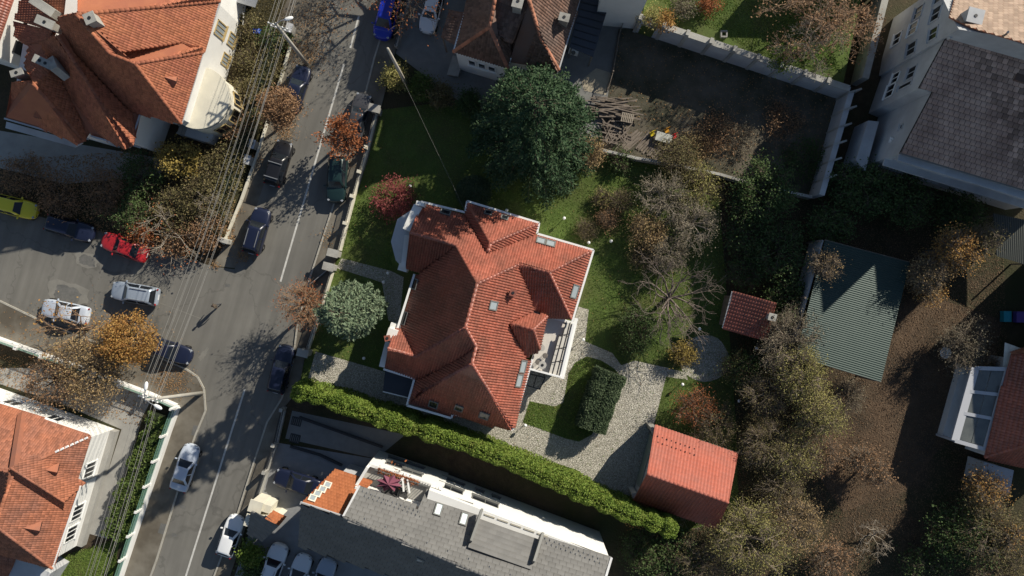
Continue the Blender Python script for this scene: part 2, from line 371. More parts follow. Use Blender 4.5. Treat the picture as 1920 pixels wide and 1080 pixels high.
def chimney(parent, c, size, h, material, rz=0.0, flues=1, z0=None):
    c = Vector(c); m = MB().box(c + Vector((0, 0, h / 2 - 0.8)), (size[0], size[1], h + 1.6), rz).box(c + Vector((0, 0, h + 0.06)), (size[0] + 0.16, size[1] + 0.16, 0.12), rz)
    o = m.build('chimney', material, parent)
    d = Vector((math.cos(rz), math.sin(rz), 0))
    for k in range(flues):
        MB().lathe(c + d * ((k - (flues - 1) / 2) * 0.5) + Vector((0, 0, h + 0.12)), [(0.13, 0), (0.13, 0.04)], 10).build('flue', M_DARK, o)
    return o
# ---------------------------------------------------------------- the setting: ground, streets, pavements, paths
def sheet(name, pts, z, material, label=None):
    q = [P(x, y, 0) for x, y in pts]; n = len(q)
    ar = sum(q[i].x * q[(i + 1) % n].y - q[(i + 1) % n].x * q[i].y for i in range(n))
    if ar < 0: q = q[::-1]
    me = mesh_py(name, [(p.x, p.y, z) for p in q], [list(range(n))])
    return tag(link(name, me, material), label, None, None, 'structure')
def raised(name, pts, z0, z1, material):
    return tag(MB().prism([P(x, y, 0) for x, y in pts], z0, z1).build(name, material), kind='structure')
g = mesh_py('ground', [(-260, -260, 0), (260, -260, 0), (260, 260, 0), (-260, 260, 0)], [[0, 1, 2, 3]])
tag(link('ground', g, M_EARTH), kind='structure')

STREET = [(560, -300), (800, -300), (735, -40), (722, 40), (700, 110), (655, 290), (620, 397), (580, 520), (556, 610), (548, 680), (528, 745), (500, 790), (472, 875), (444, 965), (400, 1080), (330, 1300),
          (225, 1300), (285, 1080), (296, 1050), (330, 940), (367, 821), (388, 770), (385, 728), (372, 705), (350, 690), (300, 668), (170, 636), (75, 598), (0, 562), (-500, 400), (-500, 240),
          (0, 372), (60, 402), (95, 412), (200, 436), (290, 462), (360, 487), (400, 500), (440, 505), (470, 420), (500, 330), (545, 262), (567, 205), (600, 75), (615, 0)]
sheet('street', STREET, 0.012, M_ASPH)
# left-hand pavement of the main street, flush with the road: cars stand half on it
sheet('pavement_strip', [(520, 40), (566, -60), (640, -300), (700, -300), (618, 0), (602, 75), (569, 205), (547, 262), (502, 330), (472, 420), (442, 503), (400, 498), (418, 462), (452, 375), (482, 290), (523, 160), (543, 93)], 0.008, M_WALK)
raised('sidewalk_right', [(740, -40), (775, -40), (757, 40), (742, 95), (714, 205), (690, 300), (626, 500), (575, 655), (560, 730), (535, 762), (488, 925), (468, 965), (432, 1080), (404, 1080), (447, 965), (475, 877), (503, 792), (531, 746), (551, 681), (560, 611), (584, 520), (624, 397), (659, 290), (704, 110), (726, 40)], -0.05, 0.12, M_WALK)
raised('sidewalk_left', [(0, 566), (75, 602), (170, 640), (300, 672), (350, 694), (370, 708), (381, 730), (384, 770), (363, 821), (326, 940), (292, 1050), (281, 1080), (225, 1080), (337, 760), (285, 742), (140, 684), (0, 634), (-300, 530), (-300, 465)], -0.05, 0.12, M_WALK)
# kerb stones, one by one
def kerb_run(pts, name='kerb', wd=0.16, seg=1.0):
    """a run of kerb stones along a line: a setting piece whose stones are its parts"""
    root = tag(bpy.data.objects.new(name, None), kind='structure'); COL.objects.link(root)
    for (x0, y0), (x1, y1) in zip(pts[:-1], pts[1:]):
        a, b = P(x0, y0), P(x1, y1); L = (b - a).length; n = max(1, round(L / seg)); d = (b - a) / L
        for k in range(n):
            p = a + d * (k * L / n + 0.01); q = a + d * ((k + 1) * L / n - 0.01); z = 0.055 + random.uniform(0, 0.012)
            MB().beam(p + Vector((0, 0, z)), q + Vector((0, 0, z)), wd, 0.16).build('kerb_stone', M_KERB, root)
kerb_run([(724, 40), (702, 110), (657, 290), (622, 397), (582, 520), (558, 611), (549.5, 681), (529.5, 746), (501.5, 791), (473.5, 876), (445.5, 965), (402, 1080)])
kerb_run([(0, 564), (75, 600), (170, 638), (300, 670), (350, 692), (371, 706.5), (383, 729), (386, 770), (365, 821), (328, 940), (294, 1050), (283, 1080)])
# painted line down the middle of the street, in dashes and worn stretches
for i, (a, b) in enumerate((((673, 30), (657, 90)), ((645, 120), (577, 353)), ((577, 353), (526, 528)), ((459, 730), (410, 885)), ((410, 885), (348, 1082)))):
    pa, pb = P(*a), P(*b); d = (pb - pa).normalized(); s = Vector((-d.y, d.x, 0)) * 0.085
    tag(link('road_line', mesh_py('road_line', [Vector((q.x, q.y, 0.017)) for q in (pa + s, pa - s, pb - s, pb + s)], [[0, 3, 2, 1]]), M_LINE), kind='structure')
pa, pb = P(300, 568), P(378, 598); d = (pb - pa).normalized(); s = Vector((-d.y, d.x, 0)) * 0.04
tag(link('road_line', mesh_py('road_line', [Vector((q.x, q.y, 0.017)) for q in (pa + s, pa - s, pb - s, pb + s)], [[0, 3, 2, 1]]), M_DUST), kind='structure')
# repaired patches in the side street
def blob(cx, cy, rx, ry, ang, n=28, jit=0.12, seed=1):
    r = random.Random(seed); out = []
    for k in range(n):
        t = 2 * math.pi * k / n; q = (abs(math.cos(t)) ** 4 + abs(math.sin(t)) ** 4) ** -0.25; q *= 1 + r.uniform(-jit, jit)
        x, y = rx * q * math.cos(t), ry * q * math.sin(t); out.append((cx + x * math.cos(ang) - y * math.sin(ang), cy + x * math.sin(ang) + y * math.cos(ang)))
    return out
sheet('road_patch', blob(127, 551, 36, 23, 0.3, seed=2, jit=0.15), 0.016, M_DUST); sheet('road_patch', blob(127, 552, 24, 15, 0.3, seed=3), 0.020, M_ASPH2)
sheet('road_patch', blob(163, 488, 22, 13, 0.3, seed=4, jit=0.15), 0.016, M_DUST); sheet('road_patch', blob(163, 488, 15, 9, 0.3, seed=5), 0.020, M_ASPH2)
sheet('road_patch', blob(382, 664, 12, 4, -0.9, seed=6, jit=0.4), 0.016, M_DUST)
for x, y in ((427, 535), (343, 950), (327, 1003), (468, 497)): sheet('manhole_cover', blob(x, y, 5, 3.2, 0.2, n=14, jit=0.02), 0.0165, M_ASPH2)
sheet('road_patch', [(303, 980), (316, 983), (309, 1002), (297, 998)], 0.124, M_ASPH2); sheet('road_patch', [(364, 797), (374, 798), (370, 818), (359, 815)], 0.124, M_ASPH2)

# the plot of the red-roofed house
LOT = [(716, 206), (800, 196), (880, 200), (1120, 285), (1345, 335), (1360, 520), (1380, 800), (1385, 960), (1280, 1000), (1100, 940), (900, 850), (545, 742), (577, 655), (626, 505)]
sheet('lawn', LOT, 0.006, M_LAWN)
COB = [(592, 659), (705, 692), (730, 700), (850, 700), (960, 690), (1000, 690), (1056, 660), (1085, 575), (1104, 580), (1097, 640), (1148, 662), (1165, 685), (1190, 676), (1253, 690), (1226, 797), (1205, 905), (1184, 932), (1150, 932), (1080, 880), (940, 838), (902, 832), (700, 772), (575, 718)]
sheet('cobbled_drive', COB, 0.012, M_COB)
sheet('lawn_island', [(993, 752), (1040, 762), (1056, 755), (1066, 700), (1078, 680), (1100, 668), (1128, 676), (1150, 690), (1160, 700), (1110, 815), (1085, 828), (1060, 822), (980, 792)], 0.018, M_LAWN)
sheet('garden_path', [(640, 484), (733, 508), (757, 520), (748, 612), (728, 600), (722, 560), (716, 530), (700, 524), (632, 503)], 0.012, M_COB)
sheet('paved_circle', [(1322 + 46 * math.cos(t) * (1 + .08 * math.sin(3 * t)), 672 + 44 * math.sin(t)) for t in [k * math.pi / 12 for k in range(24)]], 0.010, M_COB)
sheet('garden_path', [(1250, 690), (1285, 698), (1290, 712), (1248, 706)], 0.014, M_COB)
# neighbouring yards
sheet('forecourt', [(757, 45), (790, -60), (1110, -60), (1190, 45), (1160, 60), (1138, 200), (1120, 285), (880, 200), (845, 180), (742, 100)], 0.008, mat('forecourt_paving', (0.17, 0.17, 0.165), (0.22, 0.22, 0.21), 1.2, 0.9, 0.01, 20))
sheet('sandy_paving', [(1090, 150), (1118, 128), (1150, 138), (1136, 178), (1095, 170)], 0.016, mat('sandstone_paving', (0.36, 0.31, 0.23), (0.42, 0.37, 0.28), 2, 0.9, 0.01, 12))
sheet('yard_ground', [(1160, 55), (1190, 50), (1570, 178), (1515, 370), (1120, 285), (1138, 190)], 0.010, M_DIRT)
raised('raised_garden', [(1196, 62), (1560, 178), (1660, -300), (1240, -300)], -0.05, 2.2, M_LAWN)
sheet('plot_soil', [(1560, 760), (1700, 560), (1760, 560), (1880, 600), (1860, 700), (1770, 830), (1700, 920), (1580, 960), (1540, 900)], 0.006, M_SOIL)
sheet('side_yard', [(0, 690), (140, 690), (285, 748), (262, 790), (200, 1010), (165, 1000), (228, 805), (110, 755), (0, 720)], 0.006, M_PAVE)
sheet('front_lawn', [(60, 1140), (110, 1050), (225, 1010), (200, 1140)], 0.010, M_LAWN)
sheet('left_yard', [(-60, 225), (0, 245), (320, 300), (300, 330), (120, 345), (-60, 300)], 0.006, M_PAVE)
sheet('ramp_drive', [(548, 770), (760, 815), (705, 860), (535, 822)], 0.010, mat('ramp_asphalt', (0.17, 0.17, 0.165), (0.22, 0.22, 0.21), 1.0, 0.9, 0.01, 25))
sheet('parking_yard', [(520, 830), (700, 860), (690, 1000), (760, 1140), (420, 1140), (490, 930)], 0.014, mat('parking_paving', (0.20, 0.205, 0.21), (0.25, 0.255, 0.26), 1.2, 0.9, 0.01, 25))
# ---------------------------------------------------------------- the red-roofed house in the middle
def Q(px, py, z): return P(px, py, z)
base = P(900, 600)
house = thing('villa', 'large white villa with bright red tiled hip roofs and a roof terrace, in the middle', 'house', base)
E_, Wg, MR = 4.0, 6.75, 9.6
a = Q(788, 385, E_); b = Q(872, 403, E_); c = Q(878, 382, E_); d = Q(1008, 420, E_); e = Q(1003, 441, E_); f = Q(1109, 471, E_); g = Q(1071, 598, E_)
V1 = Q(914, 474, 6.7); A1 = Q(920, 457, 6.85); L1 = Q(768, 436, Wg); R1 = Q(855, 460, Wg); C1 = Q(895, 532, MR); E1 = Q(973, 496, Wg); F1 = Q(1030, 511, Wg)
D1 = Q(873, 614, MR); J1 = Q(893, 650, 8.7); K1 = Q(885, 682, 8.7); hh = Q(960, 802, E_)
R3 = Q(780, 668, 5.9); L3 = Q(727, 653, 5.9); Wl = Q(761, 503, E_); Wv = Q(797, 511, 4.15); We = Q(779, 517, E_); Wd = Q(749, 617, E_)
Ln = Q(741, 617, E_); Ls = Q(721, 690, E_); Lse = Q(778, 707, E_); Sv = Q(797, 713, 4.1); Sh = Q(793, 733, 4.45)
Bw = Q(766, 757, E_); Bm = Q(844, 780, E_); Vs = Q(1001, 582, 4.75); T1 = Q(1025, 591, E_)
dA = Q(957, 607, 6.6); dB = Q(1000, 618, 6.6); dN = Q(997, 586, 4.9); dE = Q(1026, 593, 4.5); dS = Q(1012, 655, 4.5); dV = Q(985, 673, 4.4); rE = Q(996, 676, E_)
NF = [a, b, V1, e, f, F1, E1, C1, R1, L1]
faces = {'N': NF, 'wingW': [c, A1, V1, b], 'wingN': [c, d, A1], 'wingE': [d, e, V1, A1], 'ULs': [L1, R1, Wv, Wl],
         'W': [R1, C1, D1, R3, Q(757, 621, 4.3), Wd, We, Wv], 'LLn': [Ln, Q(757, 621, 4.3), R3, L3], 'LLs': [L3, R3, D1, J1, Sv, Lse, Ls], 'BW': [J1, K1, Sh, Bw, Lse, Sv],
         'BS': [K1, hh, Bm, Bw, Sh], 'Em': [C1, E1, Vs, dN, dA, dV, rE, hh, K1, J1, D1], 'Rs': [E1, F1, g, T1, Vs], 'Re': [F1, f, g],
         'dN': [dA, dB, dE, dN], 'dE': [dB, dS, dE], 'dS': [dA, dV, dS, dB]}
rd = [(L1, R1), (R1, C1), (C1, E1), (E1, F1), (F1, f), (F1, g), (c, A1), (A1, d), (A1, V1), (C1, D1), (D1, R3), (R3, L3), (D1, J1), (K1, Sh), (J1, K1), (K1, hh), (dA, dB), (dB, dE), (dB, dS), (R3, Q(757, 621, 4.3))]
ro = roof(house, list(faces.values()), M_TILE_RED, tw=0.23, tl=0.40, arch=0.085, lip=0.03, ridges=rd, cap=0.13)
outline = [a, b, c, d, e, f, g, T1, Q(1008, 640, E_), rE, hh, Q(847, 774, E_), Bm, Bw, Lse, Ls, Ln, Wd, We, Wl, L1]
wo = inset([Vector((p.x, p.y, 0)) for p in outline], 0.45)
walls(house, wo, -0.1, 3.85, M_WHITE)
gutter(house, [Q(789, 378, E_), Q(872, 398, E_), Q(876, 377, E_), Q(1011, 418, E_), Q(1007, 438, E_), Q(1113, 469, E_), Q(1073, 603, E_)], M_TRIM, 0.18, 0.16)
gutter(house, [Q(998, 674, E_), Q(961, 806, E_), Q(849, 776, E_), Q(846, 784, E_), Q(763, 760, E_), Q(777, 710, E_), Q(719, 692, E_)], M_TRIM, 0.18, 0.16)
gutter(house, [Q(777, 514, E_), Q(745, 617, E_)], M_TRIM, 0.18, 0.16)
for n_, x, y, fc, sw, sh_, gl in (('s', 835, 399.5, 'N', 0.95, 0.65, M_GLASS), ('s', 915, 400, 'wingN', 0.7, 0.6, M_GLASS), ('s', 946, 409.5, 'wingN', 0.7, 0.6, M_GLASS), ('s', 1014, 453, 'N', 0.85, 0.8, M_PALEGL), ('s', 1032, 458, 'N', 0.85, 0.8, M_PALEGL),
                            ('s', 1076, 546, 'Re', 1.25, 0.8, M_PALEGL), ('s', 923.5, 572.5, 'Em', 0.8, 0.9, M_PALEGL), ('s', 979, 687, 'Em', 1.15, 0.75, M_PALEGL), ('s', 972, 713, 'Em', 1.2, 0.75, M_PALEGL),
                            ('s', 813, 757, 'BS', 0.85, 0.85, M_GLASS), ('s', 861, 764, 'BS', 0.8, 0.7, M_GLASS), ('s', 908, 778, 'BS', 0.9, 0.8, M_GLASS), ('s', 779, 533, 'W', 1.0, 0.7, M_GLASS), ('s', 759, 597, 'W', 1.2, 0.7, M_GLASS)):
    skylight(ro, x, y, faces[fc], sw, sh_, gl)
cp = on_plane(962, 549, *fit_plane(faces['Em'])); chimney(ro, cp, (0.42, 0.42), 0.75, M_TILE_RED, -0.27)
ax = math.atan2((L1 - R1).y, (L1 - R1).x)
# white gable parapets on the street side, bay roof
def parapet(p0, p1, wd, z0, z1, name='parapet'):
    return MB().beam(Vector((p0.x, p0.y, (z0 + z1) / 2)), Vector((p1.x, p1.y, (z0 + z1) / 2)), wd, z1 - z0).build(name, M_WHITE, house)
parapet(Q(784, 386, 5.0), Q(763, 432, 5.0), 0.75, 3.0, 5.2); parapet(Q(789, 378, 5.4), Q(787, 386, 5.4), 0.7, 3, 5.55, 'chimney')
parapet(Q(763, 441, 4.4), Q(756, 500, 4.4), 0.42, 3.0, 4.45); parapet(Q(757, 495, 4.2), Q(753, 508, 4.2), 0.8, 3.0, 4.1)
bay = PS([(778, 389), (745, 411), (733, 453), (742, 488), (757, 505), (768, 440)], 3.0)
MB().prism(bay, 2.75, 3.0).build('bay_roof', mat('bay_roof_sheet', (0.50, 0.52, 0.55), (0.42, 0.44, 0.47), 1, 0.5), house)
walls(house, inset([Vector((p.x, p.y, 0)) for p in bay], 0.2), -0.1, 2.74, M_WHITE, 'bay_wall')
bpw = inset([Vector((p.x, p.y, 0)) for p in bay], 0.2)
for i in (0, 1, 2): window(house, bpw[i + 1], bpw[i], 0.5, 1.5, 1.0, 1.3, name='bay_window')
parapet(Q(738, 617, 4.6), Q(731, 640, 4.6), 0.85, 3.0, 4.75); parapet(Q(728, 641, 4.2), Q(716, 688, 4.2), 0.5, 3.0, 4.3)
parapet(Q(744, 608, 4.0), Q(741, 618, 4.0), 1.1, 3.0, 3.9)
chimney(house, Q(729, 633, 4.7), (0.34, 0.34), 0.75, M_TILE_RED, 0.2)
# glass canopy over the drive, south-west corner
MB().prism(PS([(722, 694), (777, 709), (768, 745), (718, 733)], 3.2), 3.1, 3.2).build('canopy', mat('canopy_sheet', (0.045, 0.05, 0.06), None, rough=0.25), house)
gutter(house, [Q(718, 734, 3.2), Q(766, 746, 3.2)], M_TRIM, 0.08, 0.12, 'canopy_trim')
for x, y in ((719, 731), (742, 738)): MB().box(P(x, y, 0) * 0.9556 + Vector((0, 0, 1.55)), (0.1, 0.1, 3.1)).build('canopy_post', M_TRIM, house)
# roof terrace with white balustrade and glazed sun-room roof
tz = 3.1
ter = PS([(1024, 592), (1076, 606), (1052, 706), (991, 690)], tz)
MB().prism(ter, tz - 0.3, tz).build('terrace_floor', mat('terrace_tiles', (0.66, 0.62, 0.56), (0.60, 0.56, 0.51), 3, 0.7), house)
walls(house, inset(ter, 0.15), -0.1, tz - 0.3, M_WHITE, 'terrace_wall')
def TP(u, v, z):  # u along the terrace (north to south), v across (west to east)
    n0 = Vector(ter[0]).lerp(ter[1], v); s0 = Vector(ter[3]).lerp(ter[2], v); q = n0.lerp(s0, u); return Vector((q.x, q.y, z))
M_PANEL = mat('sunroom_glass', (0.55, 0.52, 0.46), (0.50, 0.47, 0.42), 2, 0.25)
for k, (v0, v1, z0_, z1_) in enumerate(((0.60, 0.72, tz + 0.48, tz + 0.40), (0.72, 0.86, tz + 0.40, tz + 0.30), (0.86, 0.97, tz + 0.30, tz + 0.22))):
    for j in range(4):
        u0, u1 = 0.28 * (k < 1) + (0.02 + 0.245 * j) * (1 - 0.28 * (k < 1)), 0.28 * (k < 1) + (0.02 + 0.245 * (j + 1) - 0.012) * (1 - 0.28 * (k < 1))
        q = [TP(u0, v0 + 0.012, z0_), TP(u1, v0 + 0.012, z0_), TP(u1, v1, z1_), TP(u0, v1, z1_)]
        MB().add(q + [p - Vector((0, 0, 0.04)) for p in q], [[0, 1, 2, 3], [7, 6, 5, 4], [1, 0, 4, 5], [2, 1, 5, 6], [3, 2, 6, 7], [0, 3, 7, 4]]).build('glass_panel', M_PANEL, house)
for v0, z0_, us in ((0.60, tz + 0.49, 0.26), (0.72, tz + 0.42, 0.0), (0.86, tz + 0.32, 0.0)): MB().beam(TP(us, v0, z0_), TP(1.0, v0, z0_), 0.07, 0.09).build('glazing_bar', M_DARK, house)
for u0 in (0.25, 0.5, 0.75): MB().beam(TP(u0 + 0.04, 0.60, tz + 0.50), TP(u0 - 0.06, 0.97, tz + 0.24), 0.05, 0.06).build('glazing_bar', M_DARK, house)
for v0, wd, z1_ in ((0.985, 0.20, tz + 0.30),): MB().beam(TP(0, v0, z1_), TP(1.02, v0, z1_), wd, 0.22).build('cornice', M_TRIM, house)
MB().beam(TP(-0.1, 1.06, 2.6), TP(1.04, 1.06, 2.6), 0.32, 0.3).build('cornice', M_TRIM, house)
MB().beam(TP(1.0, 0, tz + 0.5), TP(1.0, 1, tz + 0.5), 0.16, 0.16).build('balustrade', M_TRIM, house)
for k in range(9): MB().box(TP(1.0, 0.04 + k * 0.115, tz + 0.22), (0.07, 0.07, 0.46)).build('baluster', M_TRIM, house)
MB().beam(TP(0, 0, tz + 0.05), TP(0, 1, tz + 0.05), 0.25, 0.12).build('cornice', M_TRIM, house)
# terrace furniture
def round_table(name, label, p, r, hgt, hole=False):
    t = thing(name, label, 'table', p)
    MB().lathe(p + Vector((0, 0, hgt - 0.04)), [(r * 0.98, 0), (r, 0.02), (r * 0.98, 0.04)], 28).build('tabletop', mat('table_stone', (0.45, 0.43, 0.39), None, rough=0.5), t)
    MB().tube([p, p + Vector((0, 0, hgt - 0.04))], 0.05, 10).build('pedestal', M_DARK, t); MB().lathe(p, [(0.26, 0), (0.24, 0.03), (0.06, 0.06)], 16).build('foot', M_DARK, t)
    if hole: MB().lathe(p + Vector((0, 0, hgt)), [(0.13, 0), (0.13, 0.03), (0.05, 0.05)], 12).build('parasol_ring', M_DARK, t)
def stool(name, label, p, r=0.24):
    t = thing(name, label, 'stool', p, 'wicker stools on the roof terrace')
    MB().lathe(p + Vector((0, 0, 0.38)), [(r * 0.9, 0), (r, 0.03), (r, 0.07), (r * 0.85, 0.10)], 20).build('seat', mat('wicker', (0.13, 0.115, 0.10), (0.19, 0.17, 0.15), 20, 0.8, 0.01, 60), t)
    for k in range(4): MB().tube([p + Vector((r * .75 * math.cos(k * 1.571 + .4), r * .75 * math.sin(k * 1.571 + .4), 0)), p + Vector((r * .6 * math.cos(k * 1.571 + .4), r * .6 * math.sin(k * 1.571 + .4), 0.38))], 0.02, 6).build('leg', M_DARK, t)
round_table('terrace_table', 'round stone terrace table with a dark parasol ring in its centre', Q(1016.5, 683, tz), 0.36, 0.72, True)
stool('terrace_stool', 'dark round stool between the terrace table and the dormer', Q(1022, 666, tz)); stool('terrace_stool', 'dark round stool touching the west side of the terrace table', Q(1008, 678.5, tz), 0.21)
round_table('terrace_table', 'plain pale round table beside the corner of the red dormer roof', Q(1015, 651, tz), 0.30, 0.70)
# pergola posts and beds below the terrace
pg = thing('pergola', 'small dark metal pergola frame below the south end of the roof terrace', 'pergola', P(1005, 712))
for (x0, y0), (x1, y1) in (((990, 700), (1022, 708)), ((986, 722), (1012, 730)), ((990, 700), (986, 722)), ((1022, 708), (1012, 730)), ((1006, 704), (1000, 726))):
    MB().beam(Q(x0, y0, 2.3), Q(x1, y1, 2.3), 0.09, 0.1).build('beam', M_DARK, pg)
for x, y in ((990, 700), (1022, 708), (986, 722), (1012, 730)): q = Q(x, y, 2.3); MB().box((q.x, q.y, 1.13), (0.08, 0.08, 2.26)).build('post', M_DARK, pg)

# ---------------------------------------------------------------- the tall-roofed house, top left
hb = thing('townhouse', 'big white house with steep orange tiled hips and dark western slopes, top left corner', 'house', P(250, 150))
A = Q(143, 27, 13.5); A2 = Q(253, 119, 10.8); e1 = Q(413, 2, 7.0); e2 = Q(381, 98, 7.0); e3 = Q(340, 232, 7.0); nv = Q(206, 101, 11.6)
n1 = Q(420, -60, 7.0); n2 = Q(150, -40, 9.5)
s1 = Q(263, 213, 6.6); s2 = Q(232, 203, 6.9); v2 = Q(125, 88, 10.4); 
B2 = Q(108, 66, 11.5); b2e = Q(243, 276, 6.4); b2w = Q(170, 255, 6.4); b2v = Q(105, 140, 8.2)
B3 = Q(62, 157, 9.8); b3e = Q(157, 265, 6.0); b3w = Q(8, 222, 6.0); b3n = Q(50, 80, 7.5); b3r = Q(168, 247, 6.2)
fb = [[A, e1, e2, Q(341, 80, 8.3), nv], [Q(210, 100, 9.2), Q(341, 80, 8.4), e2, A2], [A2, e2, e3], [A, n2, n1, e1],
      [A, A2, e3, s1, s2, v2, Q(115, 27, 11.8)], [B2, v2, s2, s1, b2e], [B2, b2e, b2w, b2v, Q(84, 74, 9.0)], [B3, b3e, b3w, Q(33, 150, 7.6)], [B3, Q(105, 128, 8.5), b2v, b3r, b3e], [Q(52, 80, 8.0), Q(84, 75, 9.0), b2v, Q(105, 128, 8.5), B3, Q(50, 128, 8.0)],
      [Q(22, 38, 7.4), Q(104, 60, 8.6), Q(92, 78, 9.2), Q(48, 84, 7.6), Q(30, 70, 7.2)], [Q(26, 36, 7.5), Q(42, -5, 7.5), Q(122, -5, 9), Q(118, 30, 9.0), Q(104, 60, 8.6)]]
rb = roof(hb, fb, M_TILE_ORG, tw=0.20, tl=0.30, arch=0.035, lip=0.03, ridges=[(A, e1), (A2, e2), (A2, e3), (A, nv), (B2, b2e), (B3, b3e), (nv, A2)], cap=0.14)
wallb = [Vector((p.x, p.y, 0)) for p in (n1, e1, e2, e3, s1, b2e, b2w, b3e, b3w, Q(30, 50, 6.5), Q(60, -60, 7))]
wb = inset(wallb, 0.5); walls(hb, wb, -0.1, 6.0, M_WHITE)
chimney(rb, on_plane(181, 42, *fit_plane(fb[0])), (0.7, 0.7), 0.9, M_CONC, 0.4); MB().beam(Q(188, 40, 11.6), Q(221, 58, 10.6), 0.5, 1.4).build('chimney', M_CONC, rb)
chimney(rb, Q(92, 46, 10.2), (1.4, 0.55), 0.5, M_CONC, -0.4); chimney(rb, Q(88, 120, 9.3), (1.5, 0.5), 0.5, M_CONC, -0.45, 2); MB().beam(Q(97, 118, 9.9), Q(122, 138, 8.6), 0.6, 1.4).build('chimney', M_CONC, rb)
MB().beam(Q(66, 2, 9.4), Q(108, 30, 9.4), 0.7, 1.2).build('fire_wall', M_CONC, rb); chimney(rb, Q(38, 139, 8.2), (0.9, 0.4), 0.4, M_CONC, 0.3)
def vent(parent, px, py, face, sz=0.9, material=None, dirv=None):
    """small triangular roof dormer with a louvred front"""
    c, n = fit_plane(face); p = on_plane(px, py, c, n); v = (Vector((0, 0, 1)) - n * n.z).normalized(); u = v.cross(n).normalized()
    t = p - v * sz * 0.2 + n * sz * 0.55; l = p - u * sz * 0.5 - v * sz * 0.35; r = p + u * sz * 0.5 - v * sz * 0.35; k = p + v * sz * 0.75
    o = MB().add([t, l, r, k], [[0, 1, 2], [0, 3, 1], [0, 2, 3], [1, 3, 2]]).build('roof_vent', material or M_TILE_OLD, parent)
    for q in (0.2, 0.45, 0.7):
        MB().beam(l.lerp(t, q) - v * 0.03, r.lerp(t, q) - v * 0.03, 0.06, 0.05).build('louvre', M_DARK, o)
vent(rb, 321, 150, fb[2], 1.0, M_TILE_OLD); vent(rb, 72, 212, fb[7], 0.9, M_TILE_OLD)
# its lit street front: windows, round balcony, steps
wA, wB = wb[3], wb[2]; wC = wb[1]
for t, zc, wd, ht in ((0.62, 4.3, 1.3, 2.0), (0.62, 1.6, 1.2, 1.5), (0.2, 1.5, 1.1, 1.5)): window(hb, wB, wC, t, zc, wd, ht, mat('ochre_frame', (0.45, 0.34, 0.16), None, rough=0.7), M_PALEGL, 3, sill=True)
MB().lathe(P(383, 190, 0) * 0.955 + Vector((0, 0, 0)), [(2.6, 0), (2.6, 3.9), (2.75, 3.95), (2.75, 4.2), (2.3, 4.2), (2.3, 3.9)], 36).build('round_balcony', M_CREAM, hb)
bc = P(383, 190, 0) * 0.955
for k in range(-9, 10):
    an = -0.15 + k * 0.17; MB().box(bc + Vector((2.62 * math.cos(an), 2.62 * math.sin(an), 4.36)), (0.16, 0.16, 0.32), an).build('balustrade_block', M_DARK if k % 1 else M_CONC, hb)
MB().lathe(bc + Vector((0, 0, 4.4)), [(2.5, 0.1), (2.75, 0.1), (2.75, 0.2), (2.5, 0.2)], 36).build('balcony_rail', M_CREAM, hb)
for an, wd in ((-0.45, 1.2), (0.15, 1.2), (-1.05, 1.2)):
    dv = Vector((math.cos(an), math.sin(an), 0)); tv = Vector((-dv.y, dv.x, 0)); q = bc + dv * 2.6
    window(hb, q - tv, q + tv, 0.5, 2.2, wd, 1.7, mat('ochre_frame', (0.45, 0.34, 0.16)), M_GLASS, 2)
MB().prism(PS([(345, 232), (352, 222), (405, 243), (392, 268), (330, 250)], 1.4), -0.05, 1.4).build('entrance_porch', M_GREYW, hb)
for k in range(7): MB().box(P(352 + k * 6.5, 246 + k * 2.2, 0) + Vector((0, 0, 0.75 - 0.0 * k)), (0.34, 1.2, 1.5 - 0.17 * k), -0.33).build('step', M_CONC, hb)
wD, wE = wb[4], wb[3]
window(hb, wD, wE, 0.55, 2.2, 1.5, 2.2, M_CREAM, M_GLASS, 3); window(hb, wD, wE, 0.2, 3.4, 1.6, 2.4, M_CREAM, M_GLASS, 2); window(hb, wb[6], wb[5], 0.5, 3.0, 1.4, 1.6, M_GREYW, M_GLASS, 2)
for t in (0.15, 0.4, 0.65): window(hb, wb[8], wb[7], t, 3.2, 1.3, 1.5, M_GREYW, M_GLASS, 2)
gutter(hb, [e1, e2, e3, s1], M_GREYW, 0.12, 0.12)
gutter(hb, [b3w, b3e], M_GREYW, 0.14, 0.12); gutter(hb, [b2w, b2e, s1], M_GREYW, 0.14, 0.12)
MB().prism(PS([(12, 228), (155, 268), (140, 276), (10, 240)], 4.6), 4.45, 4.6).build('eaves_ledge', M_GREYW, hb)

# far left neighbour
hc = thing('white_house', 'plain white house with a red roof cut off by the left edge', 'house', P(10, 130))
w1 = [P(25, 0, 7.0), P(-12, 110, 7.0), P(-140, 70, 7.0), P(-100, -60, 7.0), P(45, -60, 7.0)]
rc = roof(hc, [[P(24, 0, 7.2), P(42, -60, 7.2), P(-70, -90, 9.2), P(-110, 30, 9.2), P(-14, 112, 7.2)]], M_TILE_RED, tw=0.24, tl=0.36, arch=0.05)
wc = inset([Vector((p.x, p.y, 0)) for p in w1], 0.3); walls(hc, wc, -0.1, 6.9, M_WHITE)
for t, zc in ((0.30, 4.2), (0.30, 1.6), (0.72, 4.0), (0.72, 1.5)): window(hc, wc[1], wc[0], t, zc, 1.1, 1.2, M_DARK, M_GLASS, 1)

